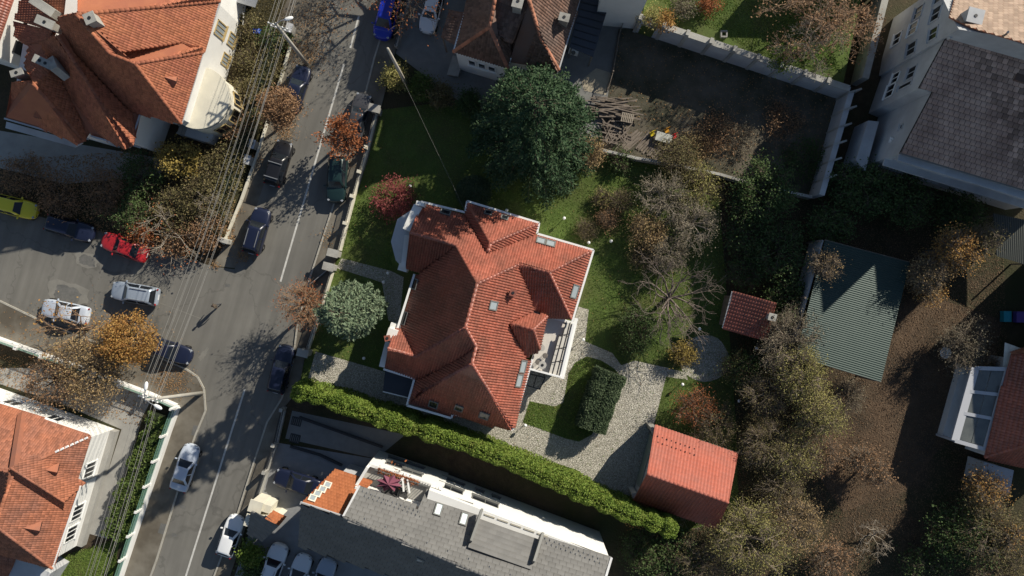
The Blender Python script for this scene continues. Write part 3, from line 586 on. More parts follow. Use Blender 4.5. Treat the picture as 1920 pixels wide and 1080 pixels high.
# ---------------------------------------------------------------- house with the white fence, lower left
hd = thing('cottage', 'white walled house with weathered orange roof behind the green mesh fence, lower left', 'house', P(80, 900))
dz = 5.1
k1 = Q(170, 818, dz); k2 = Q(0, 757, dz); kw = Q(-190, 690, dz); ap = Q(27, 882, 9.0); kS = Q(98, 1066, dz); apS = Q(-10, 985, 9.0); kSw = Q(-200, 985, dz); apw = Q(-110, 860, 9.0); jog1 = Q(143, 906, dz); jog2 = Q(151, 911, dz)
fd = [[k1, k2, kw, apw, ap], [k1, ap, apS, kS, jog2, jog1], [apS, kSw, kS], [ap, apw, kSw, apS]]
rdd = roof(hd, fd, M_TILE_OLD, tw=0.2, tl=0.30, arch=0.035, lip=0.03, ridges=[(k1, ap), (ap, apw), (apS, kS), (ap, apS)], cap=0.13)
wd_ = inset([Vector((p.x, p.y, 0)) for p in (k1, kw, kSw, kS)], 0.45); walls(hd, wd_, -0.1, dz - 0.1, M_WHITE)
pD = fit_plane(fd[1]); up_ = Vector((0, 0, 0.85)); ra_, rb_ = on_plane(33, 873, *pD) + up_, on_plane(131, 936, *pD) + up_
roof(hd, [[ra_, rb_, on_plane(118, 956, *pD), on_plane(20, 892, *pD)], [ra_, on_plane(62, 852, *pD), on_plane(160, 906, *pD), rb_]], M_TILE_OLD, tw=0.2, tl=0.30, arch=0.035, lip=0.03, ridges=[(ra_, rb_)], cap=0.1, name='roof_step')
MB().beam(on_plane(43, 776, *fit_plane(fd[0])) + Vector((0, 0, 0.12)), ap + Vector((0, 0, 0.12)), 0.42, 0.5).build('fire_wall', M_TILE_OLD, rdd)
for x, y in ((97, 880), (64, 989)): vent(rdd, x, y, fd[1], 1.25, M_TILE_OLD)
gutter(hd, [kw, k2, k1, jog1], M_TRIM, 0.12, 0.12); gutter(hd, [jog2, kS], M_TRIM, 0.12, 0.12)
for i in range(7):
    q = k1.lerp(ap, 0.05 + i * 0.065); MB().box(q + Vector((0, 0, 0.18)), (0.3, 0.16, 0.14), 0.5).build('snow_guard', M_TRIM, rdd)
for t in (0.30, 0.66, 0.84): window(hd, wd_[3], wd_[0], 1 - t, 2.6, 1.5, 1.7, M_TRIM, M_GLASS, 3)
for t in (0.25, 0.5): window(hd, wd_[0], wd_[1], t, 2.6, 1.3, 1.6, M_TRIM, M_GLASS, 2)
A_, B_ = wd_[3], wd_[0]; dn = (B_ - A_).normalized(); nn_ = Vector((dn.y, -dn.x, 0))
MB().beam(A_.lerp(B_, 0.62) + nn_ * 0.12 + Vector((0, 0, 0.0)), A_.lerp(B_, 0.62) + nn_ * 0.12 + Vector((0, 0, 5.0)), 0.12, 0.12).build('downpipe', M_GALV, hd)
MB().beam(A_ + nn_ * 0.25 + Vector((0, 0, 0.4)), B_ + nn_ * 0.25 + Vector((0, 0, 0.4)), 0.5, 0.9).build('plinth', M_PAVE, hd)
MB().prism(PS([(0, 1037), (55, 1052), (95, 1075), (60, 1130), (-20, 1100)], 3.0), -0.05, 3.0).build('side_annex', M_GREYW, hd)
roof(hd, [PS([(-5, 1036, 3.3), (30, 1045, 3.3), (15, 1082, 3.0), (-20, 1082, 3.0)])], M_TILE_OLD, tw=0.2, tl=0.3, arch=0.035, name='annex_roof')

# ---------------------------------------------------------------- house at the top centre
he = thing('bungalow', 'house with dark brown and red hip roofs behind the big conifer, top centre', 'house', P(960, 40))
ez = 5.8
p1 = Q(850, 97, ez); p2 = Q(952, 128, ez); p3 = Q(967, 80, 6.2); rA = Q(918, 51, 9.2); rB = Q(928, 0, 9.2); rBn = Q(940, -60, 9.2)
p0 = Q(871, 25, ez); p0n = Q(893, -60, ez); rv = Q(927, 62, 8.6)
q1 = Q(1048, 131, ez); q2 = Q(1087, 0, ez); q2n = Q(1110, -70, ez); h1 = Q(992, 0, 10.2); h1n = Q(1000, -80, 11.0); h0 = Q(1014, 72, 7.8); ve = Q(955, 116, ez)
fe = [[p1, p0, p0n, rBn, rB, rA], [p1, rA, p2], [rA, rv, p3, p2], [rA, rB, rBn, h1n, h1, Q(965, 78, 6.4), rv], [Q(965, 80, 6.3), h1, h0, q1, ve], [h1, h1n, q2n, q2, q1, h0]]
re_ = roof(he, fe, M_TILE_BRN, tw=0.24, tl=0.34, arch=0.05, ridges=[(p1, rA), (rA, p2), (rA, rB), (h1, h0), (h0, q1)], cap=0.15, ridge_mat=M_TILE_FADED)
we_ = inset([Vector((p.x, p.y, 0)) for p in (p1, p0, p0n, q2n, q2, q1, ve, p2)], 0.15); walls(he, we_, -0.1, 5.6, M_WHITE)
for t in (0.30, 0.50, 0.70): window(he, we_[0], we_[7], t, 3.6, 0.75, 1.5, M_TRIM, M_GLASS, 1)
chimney(re_, on_plane(1056, 42, *fit_plane(fe[5])), (0.75, 0.55), 1.2, M_CONC, -0.25); chimney(re_, on_plane(971, 14, *fit_plane(fe[3])), (0.7, 0.9), 1.3, M_CONC, -0.25)
roof(he, [[Q(828, 70, 4.2), Q(843, 18, 4.2), Q(872, 24, 5.0), Q(853, 84, 5.0)]], M_TILE_BRN, tw=0.24, tl=0.34, arch=0.05, name='porch_roof')
for x, y in ((830, 70), (846, 20)): q = Q(x, y, 4.1); MB().box((q.x, q.y, 2.0), (0.14, 0.14, 4.0)).build('porch_post', M_TIMBER, he)
gutter(he, [p0, p1, p2, p3], M_TRIM, 0.12, 0.12); gutter(he, [q1, q2], M_GREYW, 0.12, 0.12)
for k in range(4): MB().box(P(862 - k * 5, 128 - k * 1.5, 0) + Vector((0, 0, 0.32 - 0.09 * k)), (0.35, 1.9, 0.64 - 0.16 * k), -0.3).build('step', M_CONC, he)
cano = thing('carport', 'dark glossy carport roof on posts beside the brown roofed house', 'carport', P(1105, 60))
cq = PS([(1087, -4), (1112, -12), (1140, 14), (1112, 107), (1068, 88)], 3.4)
MB().prism(cq, 3.25, 3.4).build('roof_sheet', mat('carport_sheet', (0.030, 0.036, 0.048), (0.04, 0.046, 0.06), 0.8, 0.3, spec=0.5), cano)
for k in range(7): MB().beam(cq[0].lerp(cq[4], 0.08 + k * 0.14) + Vector((0.1, 0, 0.03)), cq[2].lerp(cq[3], 0.02 + k * 0.14) + Vector((-0.1, 0, 0.03)), 0.06, 0.06).build('rib', M_DARK, cano)
for x, y in ((1136, 16), (1110, 104), (1072, 88)): q = Q(x, y, 3.2); MB().box((q.x, q.y, 1.6), (0.13, 0.13, 3.2)).build('post', M_FRAME, cano)
ac = thing('air_conditioner', 'white outdoor air conditioner unit at the corner of the carport', 'air conditioner', P(1075, 98))
MB().box(P(1075, 99, 0) + Vector((0, 0, 0.5)), (0.9, 0.45, 1.0), -0.3).build('case', M_TRIM, ac); MB().lathe(P(1075, 99, 1.0), [(0.2, 0), (0.2, 0.03)], 16).build('fan_grille', M_FRAME, ac)

# tall white neighbour whose shaded wall stands at the top edge
hn = thing('white_block', 'tall plain white building wall in shade beside the carport at the top edge', 'building', P(1165, -60))
MB().prism(PS([(1112, 46), (1188, 54), (1262, -180), (1150, -200)]), -0.1, 8.5).build('wall', M_WHITE, hn)
nq = [P(*p) for p in ((1108, 48), (1192, 57), (1266, -182), (1146, -204))]
roof(hn, [[nq[0] + Vector((0, 0, 8.5)), nq[1] + Vector((0, 0, 8.5)), nq[2] + Vector((0, 0, 10.0)), nq[3] + Vector((0, 0, 10.0))]], M_TILE_BRN, tw=0.24, tl=0.34, arch=0.05)
MB().prism([P(851, -20), P(985, 18), P(1030, -120), P(890, -160)], -0.1, 7.2).build('unseen_wing', M_WHITE, he)  # unseen wing, added and sized for its shadow on the street

hq = thing('unseen_house', 'unseen low house added beyond the top edge to shade the raised garden', 'house', P(1560, -80))  # unseen, added to cast shade over the right of the raised garden
MB().prism([P(1440, -18), P(1640, -12), P(1660, -160), P(1560, -160)], -0.1, 6.0).build('wall', M_WHITE, hq)
roof(hq, [[P(*p) + Vector((0, 0, 6.1)) for p in ((1436, -17), (1644, -10), (1664, -162), (1556, -162))]], M_TILE_BRN, tw=0.3, tl=0.4)
# ---------------------------------------------------------------- apartment block, top right
hf = thing('apartment_block', 'tall grey apartment block with stepped wall and mauve tiled roof, top right', 'apartment block', P(1760, 150))
r1 = Q(1688, 287, 7.3); r2 = Q(1750, 170, 9.6); r3 = Q(1724, 164, 9.3); r4 = Q(1777, 66, 11.0); r5 = Q(2010, 135, 11.0); r6 = Q(1925, 357, 7.3); r6b = Q(1990, 377, 7.3)
cF, nF = fit_plane([r1, r4, r6b])
r2, r3, r5 = (on_plane(x_, y_, cF, nF) for x_, y_ in ((1750, 170), (1724, 164), (2010, 135)))
fF = [r1, r2, r3, r4, r5, r6b]
MB().add([p - Vector((0, 0, 0.0)) for p in fF] + [p - Vector((0, 0, 0.25)) for p in fF], [list(range(6)), [11 - i for i in range(6)]] + [[(i + 1) % 6, i, 6 + i, 6 + (i + 1) % 6] for i in range(6)]).build('lower_roof', mat('tile_gap_shade', (0.03, 0.026, 0.025), None), hf)  # slab near-black: shade between the tile courses is put into its colour
lowroof = hf.children[-1]
def single_tiles(parent, pts, material, tw, tl, limit, name='roof_tile'):
    """flat tiles one by one; the first `limit` (nearest the picture centre) as parts, the rest joined"""
    V, F = tile_rows(pts, tw, tl, 0.02, 0.05, FLAT, 0.012, gap=0.035)
    V = np.array(V); n = len(V) // 9; T = []
    for i in range(n):
        T.append(V[i * 9:(i + 1) * 9])
    def key(t): m = t.mean(0); k = H / (H - m[2]); X, Y = abs(m[0] * k * PPM), abs(m[1] * k * PPM); return (0 if X < 955 and Y < 535 else 1, X * X + Y * Y)
    T.sort(key=key)
    fl = [(0, 1, 4, 3), (6, 7, 1, 0), (1, 2, 5, 4), (7, 8, 2, 1)]
    for t in T[:limit]:
        link(name, mesh_np(name, t, np.array(fl)), material, parent)
    if T[limit:]:
        W = np.concatenate(T[limit:]); FF = np.concatenate([np.array(fl) + 9 * i for i in range(len(T) - limit)])
        tag(link('roof_tiles', mesh_np('roof_tiles', W, FF), material, parent), kind='stuff')
single_tiles(lowroof, fF, M_TILE_MAUVE, 0.46, 0.44, 300)
g1, g2, g3, g4, g5, g6 = (Vector((p.x, p.y, 0)) for p in (Q(1692, 286, 7.3), Q(1752, 171, 9.6), Q(1728, 164, 9.3), Q(1779, 67, 11.0), r5, r6b))
def zroof(p): return cF.z - (nF.x * (p.x - cF.x) + nF.y * (p.y - cF.y)) / nF.z - 0.26
MB().prism([g1, g2, g3, g4, g5, g6], -0.1, zroof).build('wall', M_GREYW, hf)
tp = PS([(1777, 66), (1785, 30), (1770, -80), (2050, -100), (2030, 135)], 11.3)
tb = [Vector((p.x, p.y, 0)) for p in (Q(1776, 68, 11.3), Q(1783, 30, 11.3), Q(1808, -60, 11.3), Q(2050, -10, 11.3), Q(2010, 138, 11.0))]
t0 = Q(1781, 32, 11.9); t1 = Q(1806, -60, 11.2); t2 = Q(2060, 20, 12.0); t3 = Q(1823, 52, 13.2); t4 = Q(2010, 106, 14.6)
UC, UN = fit_plane([t0, t3, Q(2010, 20, 11.4)]); t1 = on_plane(1806, -60, UC, UN); t2 = on_plane(2060, 20, UC, UN); t4 = on_plane(2010, 106, UC, UN)
MB().prism(tb, -0.1, lambda p: UC.z - (UN.x * (p.x - UC.x) + UN.y * (p.y - UC.y)) / UN.z - 0.3).build('wall', M_GREYW, hf)
uproof = MB().add([t0, t3, t4, t2, t1] + [p - Vector((0, 0, 0.2)) for p in (t0, t3, t4, t2, t1)], [[0, 1, 2, 3, 4], [9, 8, 7, 6, 5]] + [[(i + 1) % 5, i, 5 + i, 5 + (i + 1) % 5] for i in range(5)]).build('upper_roof', M_TILE_FADED, hf)
V_, F_ = tile_rows([t0, t3, t4, t2, t1], 0.4, 0.42, 0.02, 0.04, FLAT, 0.012, gap=0.02)
tag(link('roof_tiles', mesh_np('roof_tiles', np.array(V_), np.array(F_)), mat('buff_roof_tile', (0.42, 0.31, 0.24), (0.36, 0.26, 0.20), 1, 0.85, island=0.2), uproof), kind='stuff')  # plain buff tiles, tone varies from piece to piece
chimney(uproof, Q(1815, 38, 11.9), (1.1, 1.0), 0.9, M_GREYW, -0.25)
MB().tube([Q(1886, 66, 13.4), Q(1890, 60, 14.6)], 0.09, 8).build('vent_pipe', M_GALV, uproof)
MB().prism([P(1836, 290), P(1836, 150), P(1960, 120), P(1985, 150)], -0.1, 15.0).build('unseen_wing', M_GREYW, hf)  # unseen wing, added to shade the lower roof and the barn
MB().prism([P(1838, 340), P(1838, 262), P(1988, 140), P(2012, 306)], -0.1, 11.4).build('unseen_wing', M_GREYW, hf)  # second unseen block, shaped so its shadow crosses the barn roof
MB().beam(Q(1823, 58, 12.4), Q(1925, 90, 13.0), 0.3, 1.2).build('parapet', M_GREYW, hf); MB().beam(Q(1777, 68, 11.2), Q(1805, 58, 11.2), 0.5, 0.4).build('parapet', M_GREYW, hf)
MB().box(Q(1912, 142, 10.1), (1.1, 1.3, 1.0), -0.3).build('roof_dormer', M_TILE_BRN, lowroof)
for (A_, B_, lst) in ((g1, g2, ((0.55, 5.6, 0.5, 0.5), (0.35, 4.6, 0.35, 0.35))), (g3, g4, ((0.35, 3.2, 1.3, 1.5), (0.28, 6.0, 0.5, 2.2), (0.55, 6.4, 1.2, 1.4), (0.65, 3.4, 1.1, 1.3))), (tb[0], tb[1], ((0.5, 5.6, 1.2, 1.5), (0.6, 9.0, 1.1, 1.3))), (tb[1], tb[2], ((0.3, 5.0, 1.2, 1.5), (0.3, 8.6, 1.3, 1.4), (0.65, 5.2, 1.2, 1.4), (0.7, 8.4, 1.2, 1.4), (0.3, 2.2, 1.2, 1.4)))):
    for t, zc, wd, ht in lst:
        window(hf, B_, A_, 1 - t, zc, wd, ht, M_GREYW if zc > 5 else M_TRIM, M_GLASS, 2 if wd > 0.8 else 1)
for t in (0.08, 0.27, 0.46): window(hf, g1, g6, t * 1.3, 5.6, 2.0, 1.2, M_GREYW, M_GLASS, 2); 
for t in (0.10, 0.30, 0.55): window(hf, g1, g6, t * 1.2, 2.6, 2.4, 1.3, M_GREYW, M_GLASS, 3)
for zc in (6.7, 4.2): 
    nS = (g6 - g1).normalized(); nS = Vector((nS.y, -nS.x, 0))
    MB().beam(g1 + nS * 0.3 + Vector((0, 0, zc)), g6 + nS * 0.3 + Vector((0, 0, zc)), 0.6, 0.22).build('cornice', M_GREYW, hf)
MB().prism(PS([(1605, 300), (1628, 226), (1648, 228), (1622, 322)], 2.8), -0.05, 2.8).build('stair_annex', M_GREYW, hf)
gutter(hf, [r1, r6b], M_FRAME, 0.16, 0.14)

# ---------------------------------------------------------------- garage, shed, green barn, right-hand house
hg = thing('garage', 'red tiled garage with grey front door at the end of the cobbled drive', 'garage', P(1290, 880))
ga = Q(1228, 797, 2.7); gb = Q(1384, 850, 2.7); gc = Q(1366, 943, 5.5); gd = Q(1213, 889, 5.5); ge = Q(1188, 938, 2.7); gf = Q(1345, 992, 2.7)
rg = roof(hg, [[ga, gb, gc, gd], [gd, gc, gf, ge]], M_GARAGE, tw=0.30, tl=0.42, arch=0.075, lip=0.02, ridges=[(gd, gc)], cap=0.12)
wg = inset([Vector((p.x, p.y, 0)) for p in (ga, gb, gf, ge)], 0.4)
def zg(p): 
    m0 = Vector((gd.x, gd.y, 0)); dd = Vector((gc.x - gd.x, gc.y - gd.y, 0)).normalized(); q = Vector((p.x, p.y, 0)) - m0; return 4.2 - abs(q.x * -dd.y + q.y * dd.x) * 0.72
gm0 = (wg[0] + wg[3]) / 2; gm1 = (wg[1] + wg[2]) / 2
MB().prism([wg[0], wg[1], wg[2], wg[3]], -0.1, 2.45).build('wall', M_GREYW, hg)
for m_, w0, w1_ in ((gm0, wg[0], wg[3]), (gm1, wg[1], wg[2])):
    MB().add([Vector((w0.x, w0.y, 2.4)), Vector((w1_.x, w1_.y, 2.4)), Vector((m_.x, m_.y, 4.7))], [[0, 1, 2]]).build('gable', M_GREYW, hg)
dd_ = (wg[0] - wg[3]).normalized(); nG = Vector((-dd_.y, dd_.x, 0)); nG = nG if nG.x < 0 else -nG
MB().beam(wg[3].lerp(wg[0], 0.12) + nG * 0.05 + Vector((0, 0, 1.15)), wg[3].lerp(wg[0], 0.88) + nG * 0.05 + Vector((0, 0, 1.15)), 0.08, 2.2).build('garage_door', mat('garage_door', (0.20, 0.24, 0.22), None, rough=0.5), hg)
for t in (0.0, 1.0): q = wg[3].lerp(wg[0], t) + nG * 0.35; MB().box(q + Vector((0, 0, 1.2)), (0.45, 0.45, 2.4), 0.2).build('pier', M_CONC, hg)
gutter(hg, [ga, gb], M_FRAME, 0.1, 0.1)
for r_ in (0, 1):
    for k in range(9):
        q = ga.lerp(gb, 0.05 + k * 0.055 + r_ * 0.02).lerp(gd.lerp(gc, 0.05 + k * 0.055), 0.2 + 0.12 * r_); MB().box(q + Vector((0, 0, 0.10)), (0.07, 0.12, 0.10), -0.3).build('snow_guard', M_DARK, rg)
hs_ = thing('garden_shed', 'small dark red tiled shed with white chimney under the yellow trees', 'shed', P(1400, 590))
sa, sb, sc, sd_ = Q(1373, 547, 3.4), Q(1456, 568, 3.4), Q(1438, 640, 2.6), Q(1355, 615, 2.6)
rs_ = roof(hs_, [[sa, sb, sc, sd_]], M_TILE_RED, tw=0.26, tl=0.34, arch=0.05)
MB().prism(inset([Vector((p.x, p.y, 0)) for p in (sa, sb, sc, sd_)], 0.3), -0.1, 2.5).build('wall', M_TIMBER, hs_)
gutter(hs_, [sd_, sa], M_GREYW, 0.12, 0.12, 'barge_board'); chimney(rs_, on_plane(1442, 594, *fit_plane([sa, sb, sc, sd_])), (0.55, 0.5), 0.8, M_CONC, -0.25)
hi = thing('barn', 'open barn with a green corrugated metal roof in the right-hand garden', 'barn', P(1600, 580))
ia, ib, ic, id_ = Q(1547, 450, 3.2), Q(1706, 492, 3.2), Q(1652, 716, 3.8), Q(1492, 668, 3.8)
M_GREEN = mat('green_sheet_metal', (0.022, 0.044, 0.038), (0.032, 0.055, 0.047), 0.6, 0.5, metal=0.1, island=0.05)
def corrugated(name, pts, material, parent, pitch=0.19, amp=0.03):
    """sheet with waves running along pts[0]->pts[1], steps along pts[1]->pts[2]"""
    A0, B0, C0, D0 = pts; n = int((D0 - A0).length / pitch * 2); V = []; F = []
    for i in range(n + 1):
        t = i / n; z = Vector((0, 0, amp if i % 2 else 0)); V += [A0.lerp(D0, t) + z, B0.lerp(C0, t) + z]
    F = [(2 * i, 2 * i + 1, 2 * i + 3, 2 * i + 2) for i in range(n)]
    return link(name, mesh_py(name, V, [list(reversed(f_)) for f_ in F]), material, parent)
corrugated('roof_sheet', [ia, ib, ic, id_], M_GREEN, hi)
for k in range(5): MB().beam(ia.lerp(id_, k / 4) - Vector((0, 0, 0.08)), ib.lerp(ic, k / 4) - Vector((0, 0, 0.08)), 0.1, 0.12).build('purlin', M_TIMBER, hi)
for p in (ia, ib, ic, id_, ia.lerp(id_, .5), ib.lerp(ic, .5)): q = p * 0.985; MB().box((q.x, q.y, (p.z - 0.1) / 2), (0.16, 0.16, p.z - 0.1)).build('post', M_TIMBER, hi)
MB().beam(Vector((ia.x - .1, ia.y, 1.5)), Vector((id_.x - .1, id_.y, 1.5)), 0.12, 3.0).build('side_wall', M_GREYW, hi)
cs = thing('canopy_roof', 'faint grey corrugated lean-to roof in the shade at the right edge', 'canopy', P(1890, 440))
corrugated('roof_sheet', [Q(1862, 400, 2.6), Q(1868, 480, 2.6), Q(1935, 500, 2.9), Q(1935, 415, 2.9)], mat('grey_sheet', (0.05, 0.055, 0.05), None, rough=0.5), cs)
for x, y in ((1866, 404), (1871, 476), (1930, 494), (1930, 420)): q = Q(x, y, 2.6); MB().box((q.x, q.y, 1.3), (0.12, 0.12, 2.6)).build('post', M_TIMBER, cs)
hj = thing('sunroom_house', 'red roofed house with white framed glass sunroom at the right edge', 'house', P(1860, 780))
ja, jb, jc = Q(1896, 668, 3.6), Q(1846, 858, 3.6), Q(2050, 795, 7.8); jt = Q(2075, 650, 7.8)
rj = roof(hj, [[ja, jt, jc, jb], [jb, jc, Q(2060, 905, 3.6), Q(1880, 868, 3.4)]], M_TILE_RED, tw=0.26, tl=0.36, arch=0.05, ridges=[(jb, jc), (ja, jt)], cap=0.13)
roof(hj, [[ja, jt, Q(2090, 610, 4.2), Q(1950, 636, 3.6)]], M_TILE_FADED, tw=0.26, tl=0.36, arch=0.05, name='side_roof')
MB().prism([Vector((p.x, p.y, 0)) for p in (Q(1900, 672, 3.5), Q(1852, 856, 3.5), Q(1990, 890, 3.5), Q(1990, 690, 3.5))], -0.1, 3.4).build('wall', M_WHITE, hj)
corrugated('lean_to_roof', [Q(1880, 692, 3.0), Q(1884, 642, 3.0), Q(1950, 666, 3.4), Q(1944, 705, 3.4)], mat('white_sheet', (0.72, 0.70, 0.62), (0.6, 0.58, 0.5), 2, 0.5), hj, 0.5, 0.04)
MB().prism([P(1934, 770), P(1945, 470), P(2080, 470), P(2080, 780)], -0.1, 8.4).build('unseen_wing', M_WHITE, hj)  # unseen wing, added so its shadow covers the sunroom
sq = [Q(1828, 690, 2.9), Q(1888, 692, 3.3), Q(1846, 842, 3.3), Q(1790, 826, 2.9)]
MB().prism([Vector((p.x, p.y, 0)) for p in sq], -0.05, 0.9).build('sunroom_base', M_WHITE, hj)
for i in range(4): MB().beam(sq[i] - Vector((0, 0, 0)), sq[(i + 1) % 4], 0.34 if i != 3 else 0.7, 0.2).build('sunroom_beam', mat('shaded_sunroom_frame', (0.46, 0.47, 0.50), None, rough=0.5), hj)  # white frame painted grey, its shade put into the colour
for t in (0.32, 0.62): MB().beam(sq[0].lerp(sq[3], t), sq[1].lerp(sq[2], t), 0.3, 0.18).build('sunroom_beam', mat('shaded_sunroom_frame', (0.46, 0.47, 0.50), None, rough=0.5), hj)
for i, (t0_, t1_) in enumerate(((0.02, 0.30), (0.34, 0.60), (0.64, 0.97))):
    for j in (0, 1):
        q = [sq[0].lerp(sq[3], t0_).lerp(sq[1].lerp(sq[2], t0_), 0.08 + j * .46), sq[0].lerp(sq[3], t1_).lerp(sq[1].lerp(sq[2], t1_), 0.08 + j * .46), sq[0].lerp(sq[3], t1_).lerp(sq[1].lerp(sq[2], t1_), 0.52 + j * .46), sq[0].lerp(sq[3], t0_).lerp(sq[1].lerp(sq[2], t0_), 0.52 + j * .46)]
        MB().add(q + [p - Vector((0, 0, 0.03)) for p in q], [[0, 1, 2, 3], [7, 6, 5, 4], [1, 0, 4, 5], [2, 1, 5, 6], [3, 2, 6, 7], [0, 3, 7, 4]]).build('glass_pane', mat('sunroom_pane', (0.10, 0.11, 0.11), (0.16, 0.17, 0.16), 1, 0.12, spec=0.6), hj)
for p in sq: MB().box((p.x, p.y, 1.45), (0.2, 0.2, 2.9)).build('sunroom_post', mat('shaded_sunroom_frame', (0.46, 0.47, 0.50), None, rough=0.5), hj)
MB().prism(PS([(1846, 866), (1901, 882), (1893, 926), (1838, 908)], 3.0), 2.85, 3.0).build('flat_roof', mat('flat_roof_felt', (0.34, 0.36, 0.39), (0.40, 0.42, 0.45), 1, 0.7), hj)
MB().prism(PS([(1850, 868), (1897, 882), (1889, 922), (1842, 906)], 2.85), -0.05, 2.84).build('annex_wall', M_GREYW, hj)

# ---------------------------------------------------------------- long grey-roofed building, bottom
hk = thing('long_house', 'long white building with dark grey roof and recessed terrace along the bottom edge', 'building', P(860, 1000))
kz = 7.4
n0 = Q(674, 911, kz); n1_ = Q(785, 951, 8.6); n2_ = Q(801, 916, kz); n3 = Q(901, 953, kz); n4 = Q(878, 1022, 9.6); n5 = Q(995, 1060, 9.6); n6 = Q(1017, 998, kz); n7 = Q(1146, 1046, kz); n8 = Q(1115, 1146, 10.6); n9 = Q(643, 968, 10.6)
def kN(x, y): return on_plane(x, y, KC, KN)
KC, KN = fit_plane([Q(674, 911, kz), Q(1146, 1046, kz), Q(1115, 1155, 10.6), Q(643, 968 + 20, 10.6)])
fk = [kN(x, y) for x, y in ((674, 911), (785, 951), (801, 916), (901, 953), (880, 1015), (1000, 1052), (1017, 998), (1146, 1046), (1115, 1166), (643, 970))]
rk_e = [kN(643, 970), kN(879, 1068), kN(1115, 1166)]
fs = [rk_e[0], rk_e[1], rk_e[2], Q(1080, 1260, 5.5), Q(735, 1082, 5.5), Q(558, 1024, 5.5), Q(563, 943, 7.4)]
rk = roof(hk, [fk], M_TILE_GREY, tw=0.60, tl=0.42, arch=0.012, lip=0.03, prof=FLAT, gap=0.02, under=mat('tile_gap_shade', (0.03, 0.026, 0.025), None), ridges=[(rk_e[0], rk_e[1]), (rk_e[1], rk_e[2])], cap=0.12)
RC, RN = fit_plane([rk_e[0], rk_e[2], Q(640, 1051, 6.8)])
roof(hk, [[rk_e[0], rk_e[2]] + [on_plane(x_, y_, RC, RN) for x_, y_ in ((1070, 1240), (735, 1082), (559, 1024), (564, 945))]], M_TILE_GREY, tw=0.60, tl=0.42, arch=0.012, lip=0.03, prof=FLAT, gap=0.02, under=MATS['tile_gap_shade'], name='rear_roof')
fo = [Q(566, 942, 8.6), Q(628, 880, 5.6), Q(700, 902, 5.6), Q(643, 968, 8.6)]
roof(hk, [fo], mat('copper_roof_tile', (0.34, 0.115, 0.045), (0.28, 0.09, 0.035), 0.8, 0.75, island=0.12), tw=0.26, tl=0.3, arch=0.02, name='side_roof')
orf = hk.children[-1]
for k in range(4): skylight(orf, 586 + k * 9.3, 935 - k * 8.2, fo, 0.62, 0.62, M_PALEGL, M_CREAM)
gutter(hk, [Q(563, 943, 9.0), Q(643, 969, 9.2)], M_GREYW, 0.22, 0.2, 'parapet')
MB().beam(kN(643, 969), kN(674, 911), 0.16, 0.2).build('verge_trim', M_GREYW, hk); MB().beam(kN(1146, 1046), kN(1115, 1150), 0.2, 0.2).build('verge_trim', M_GREYW, hk)
ko = [Vector((p.x, p.y, 0)) for p in (Q(696, 868, kz), Q(1150, 1040, kz), Q(1110, 1150, kz), Q(800, 1100, kz), Q(645, 970, kz))]
kwl = [Vector((p.x, p.y, 0)) for p in (Q(692, 868, 5.2), Q(832, 914, 5.2), Q(806, 922, kz), Q(1143, 1049, kz), Q(1105, 1150, kz), Q(800, 1080, kz), Q(650, 966, kz))]
MB().prism(kwl, -0.1, 5.0).build('wall', M_WHITE, hk)
k2l = [Vector((p.x, p.y, 0)) for p in (Q(804, 920, kz), Q(1143, 1048, kz), Q(1105, 1150, kz), Q(770, 1060, kz))]
MB().prism(k2l, 4.9, 7.15).build('upper_wall', M_WHITE, hk)
orw = inset([Vector((p.x, p.y, 0)) for p in (Q(568, 942, 5.5), Q(628, 882, 5.5), Q(700, 904, 5.5), Q(645, 968, 5.5))], 0.6); MB().prism(orw, -0.1, 4.9).build('side_wall', M_GREYW, hk)  # grey instead of cream: the wall's shade is put into the colour
sw_ = inset([Vector((p.x, p.y, 0)) for p in (Q(645, 970, 6.8), Q(1100, 1150, 6.8), Q(1060, 1230, 6.8), Q(735, 1080, 6.8), Q(562, 1022, 6.8), Q(566, 948, 6.8))], 0.5); MB().prism(sw_, -0.1, 6.4).build('rear_wall', M_GREYW, hk)
# recessed terrace
tq = PS([(694, 870), (829, 914), (800, 948), (672, 906)], 5.05)
MB().prism(tq, 4.95, 5.05).build('terrace_floor', mat('terrace_concrete', (0.44, 0.43, 0.40), (0.38, 0.37, 0.34), 2, 0.8), hk)
def rail(p0, p1, n, z0, z1, mtl, parent, nm='parapet'):
    MB().beam(Vector((p0.x, p0.y, (z0 + z1) / 2)), Vector((p1.x, p1.y, (z0 + z1) / 2)), 0.24, z1 - z0).build(nm, mtl, parent)
rail(tq[3], tq[0], 1, 5.0, 6.3, M_WHITE, hk); rail(tq[0], tq[1], 1, 5.0, 5.45, M_WHITE, hk); rail(tq[3], tq[2], 1, 5.0, 6.6, M_WHITE, hk)
for k in range(24):
    q = tq[0].lerp(tq[1], 0.13 + k * 0.036); MB().box((q.x, q.y, 5.8), (0.05, 0.05, 0.7)).build('baluster', M_FRAME, hk)
MB().beam(Vector((*tq[0].lerp(tq[1], .1).xy, 6.2)), Vector((*tq[1].xy, 6.2)), 0.12, 0.08).build('handrail', M_FRAME, hk)
fbx = thing('flower_box', 'row of dried red flowers hanging on the terrace railing of the long building', 'flower box', tq[0].lerp(tq[1], 0.4))
MB().beam(Vector((*tq[0].lerp(tq[1], .13).xy, 5.95)) , Vector((*tq[0].lerp(tq[1], .68).xy, 5.95)), 0.28, 0.22).build('trough', mat('terracotta', (0.32, 0.13, 0.07), None), fbx)
um = thing('patio_umbrella', 'purple pink patio umbrella on the recessed terrace', 'umbrella', Q(736, 896, 5.05))
cu = Q(736, 896, 5.05); MB().tube([cu, cu + Vector((0, 0, 2.3))], 0.03, 8).build('pole', M_GALV, um)
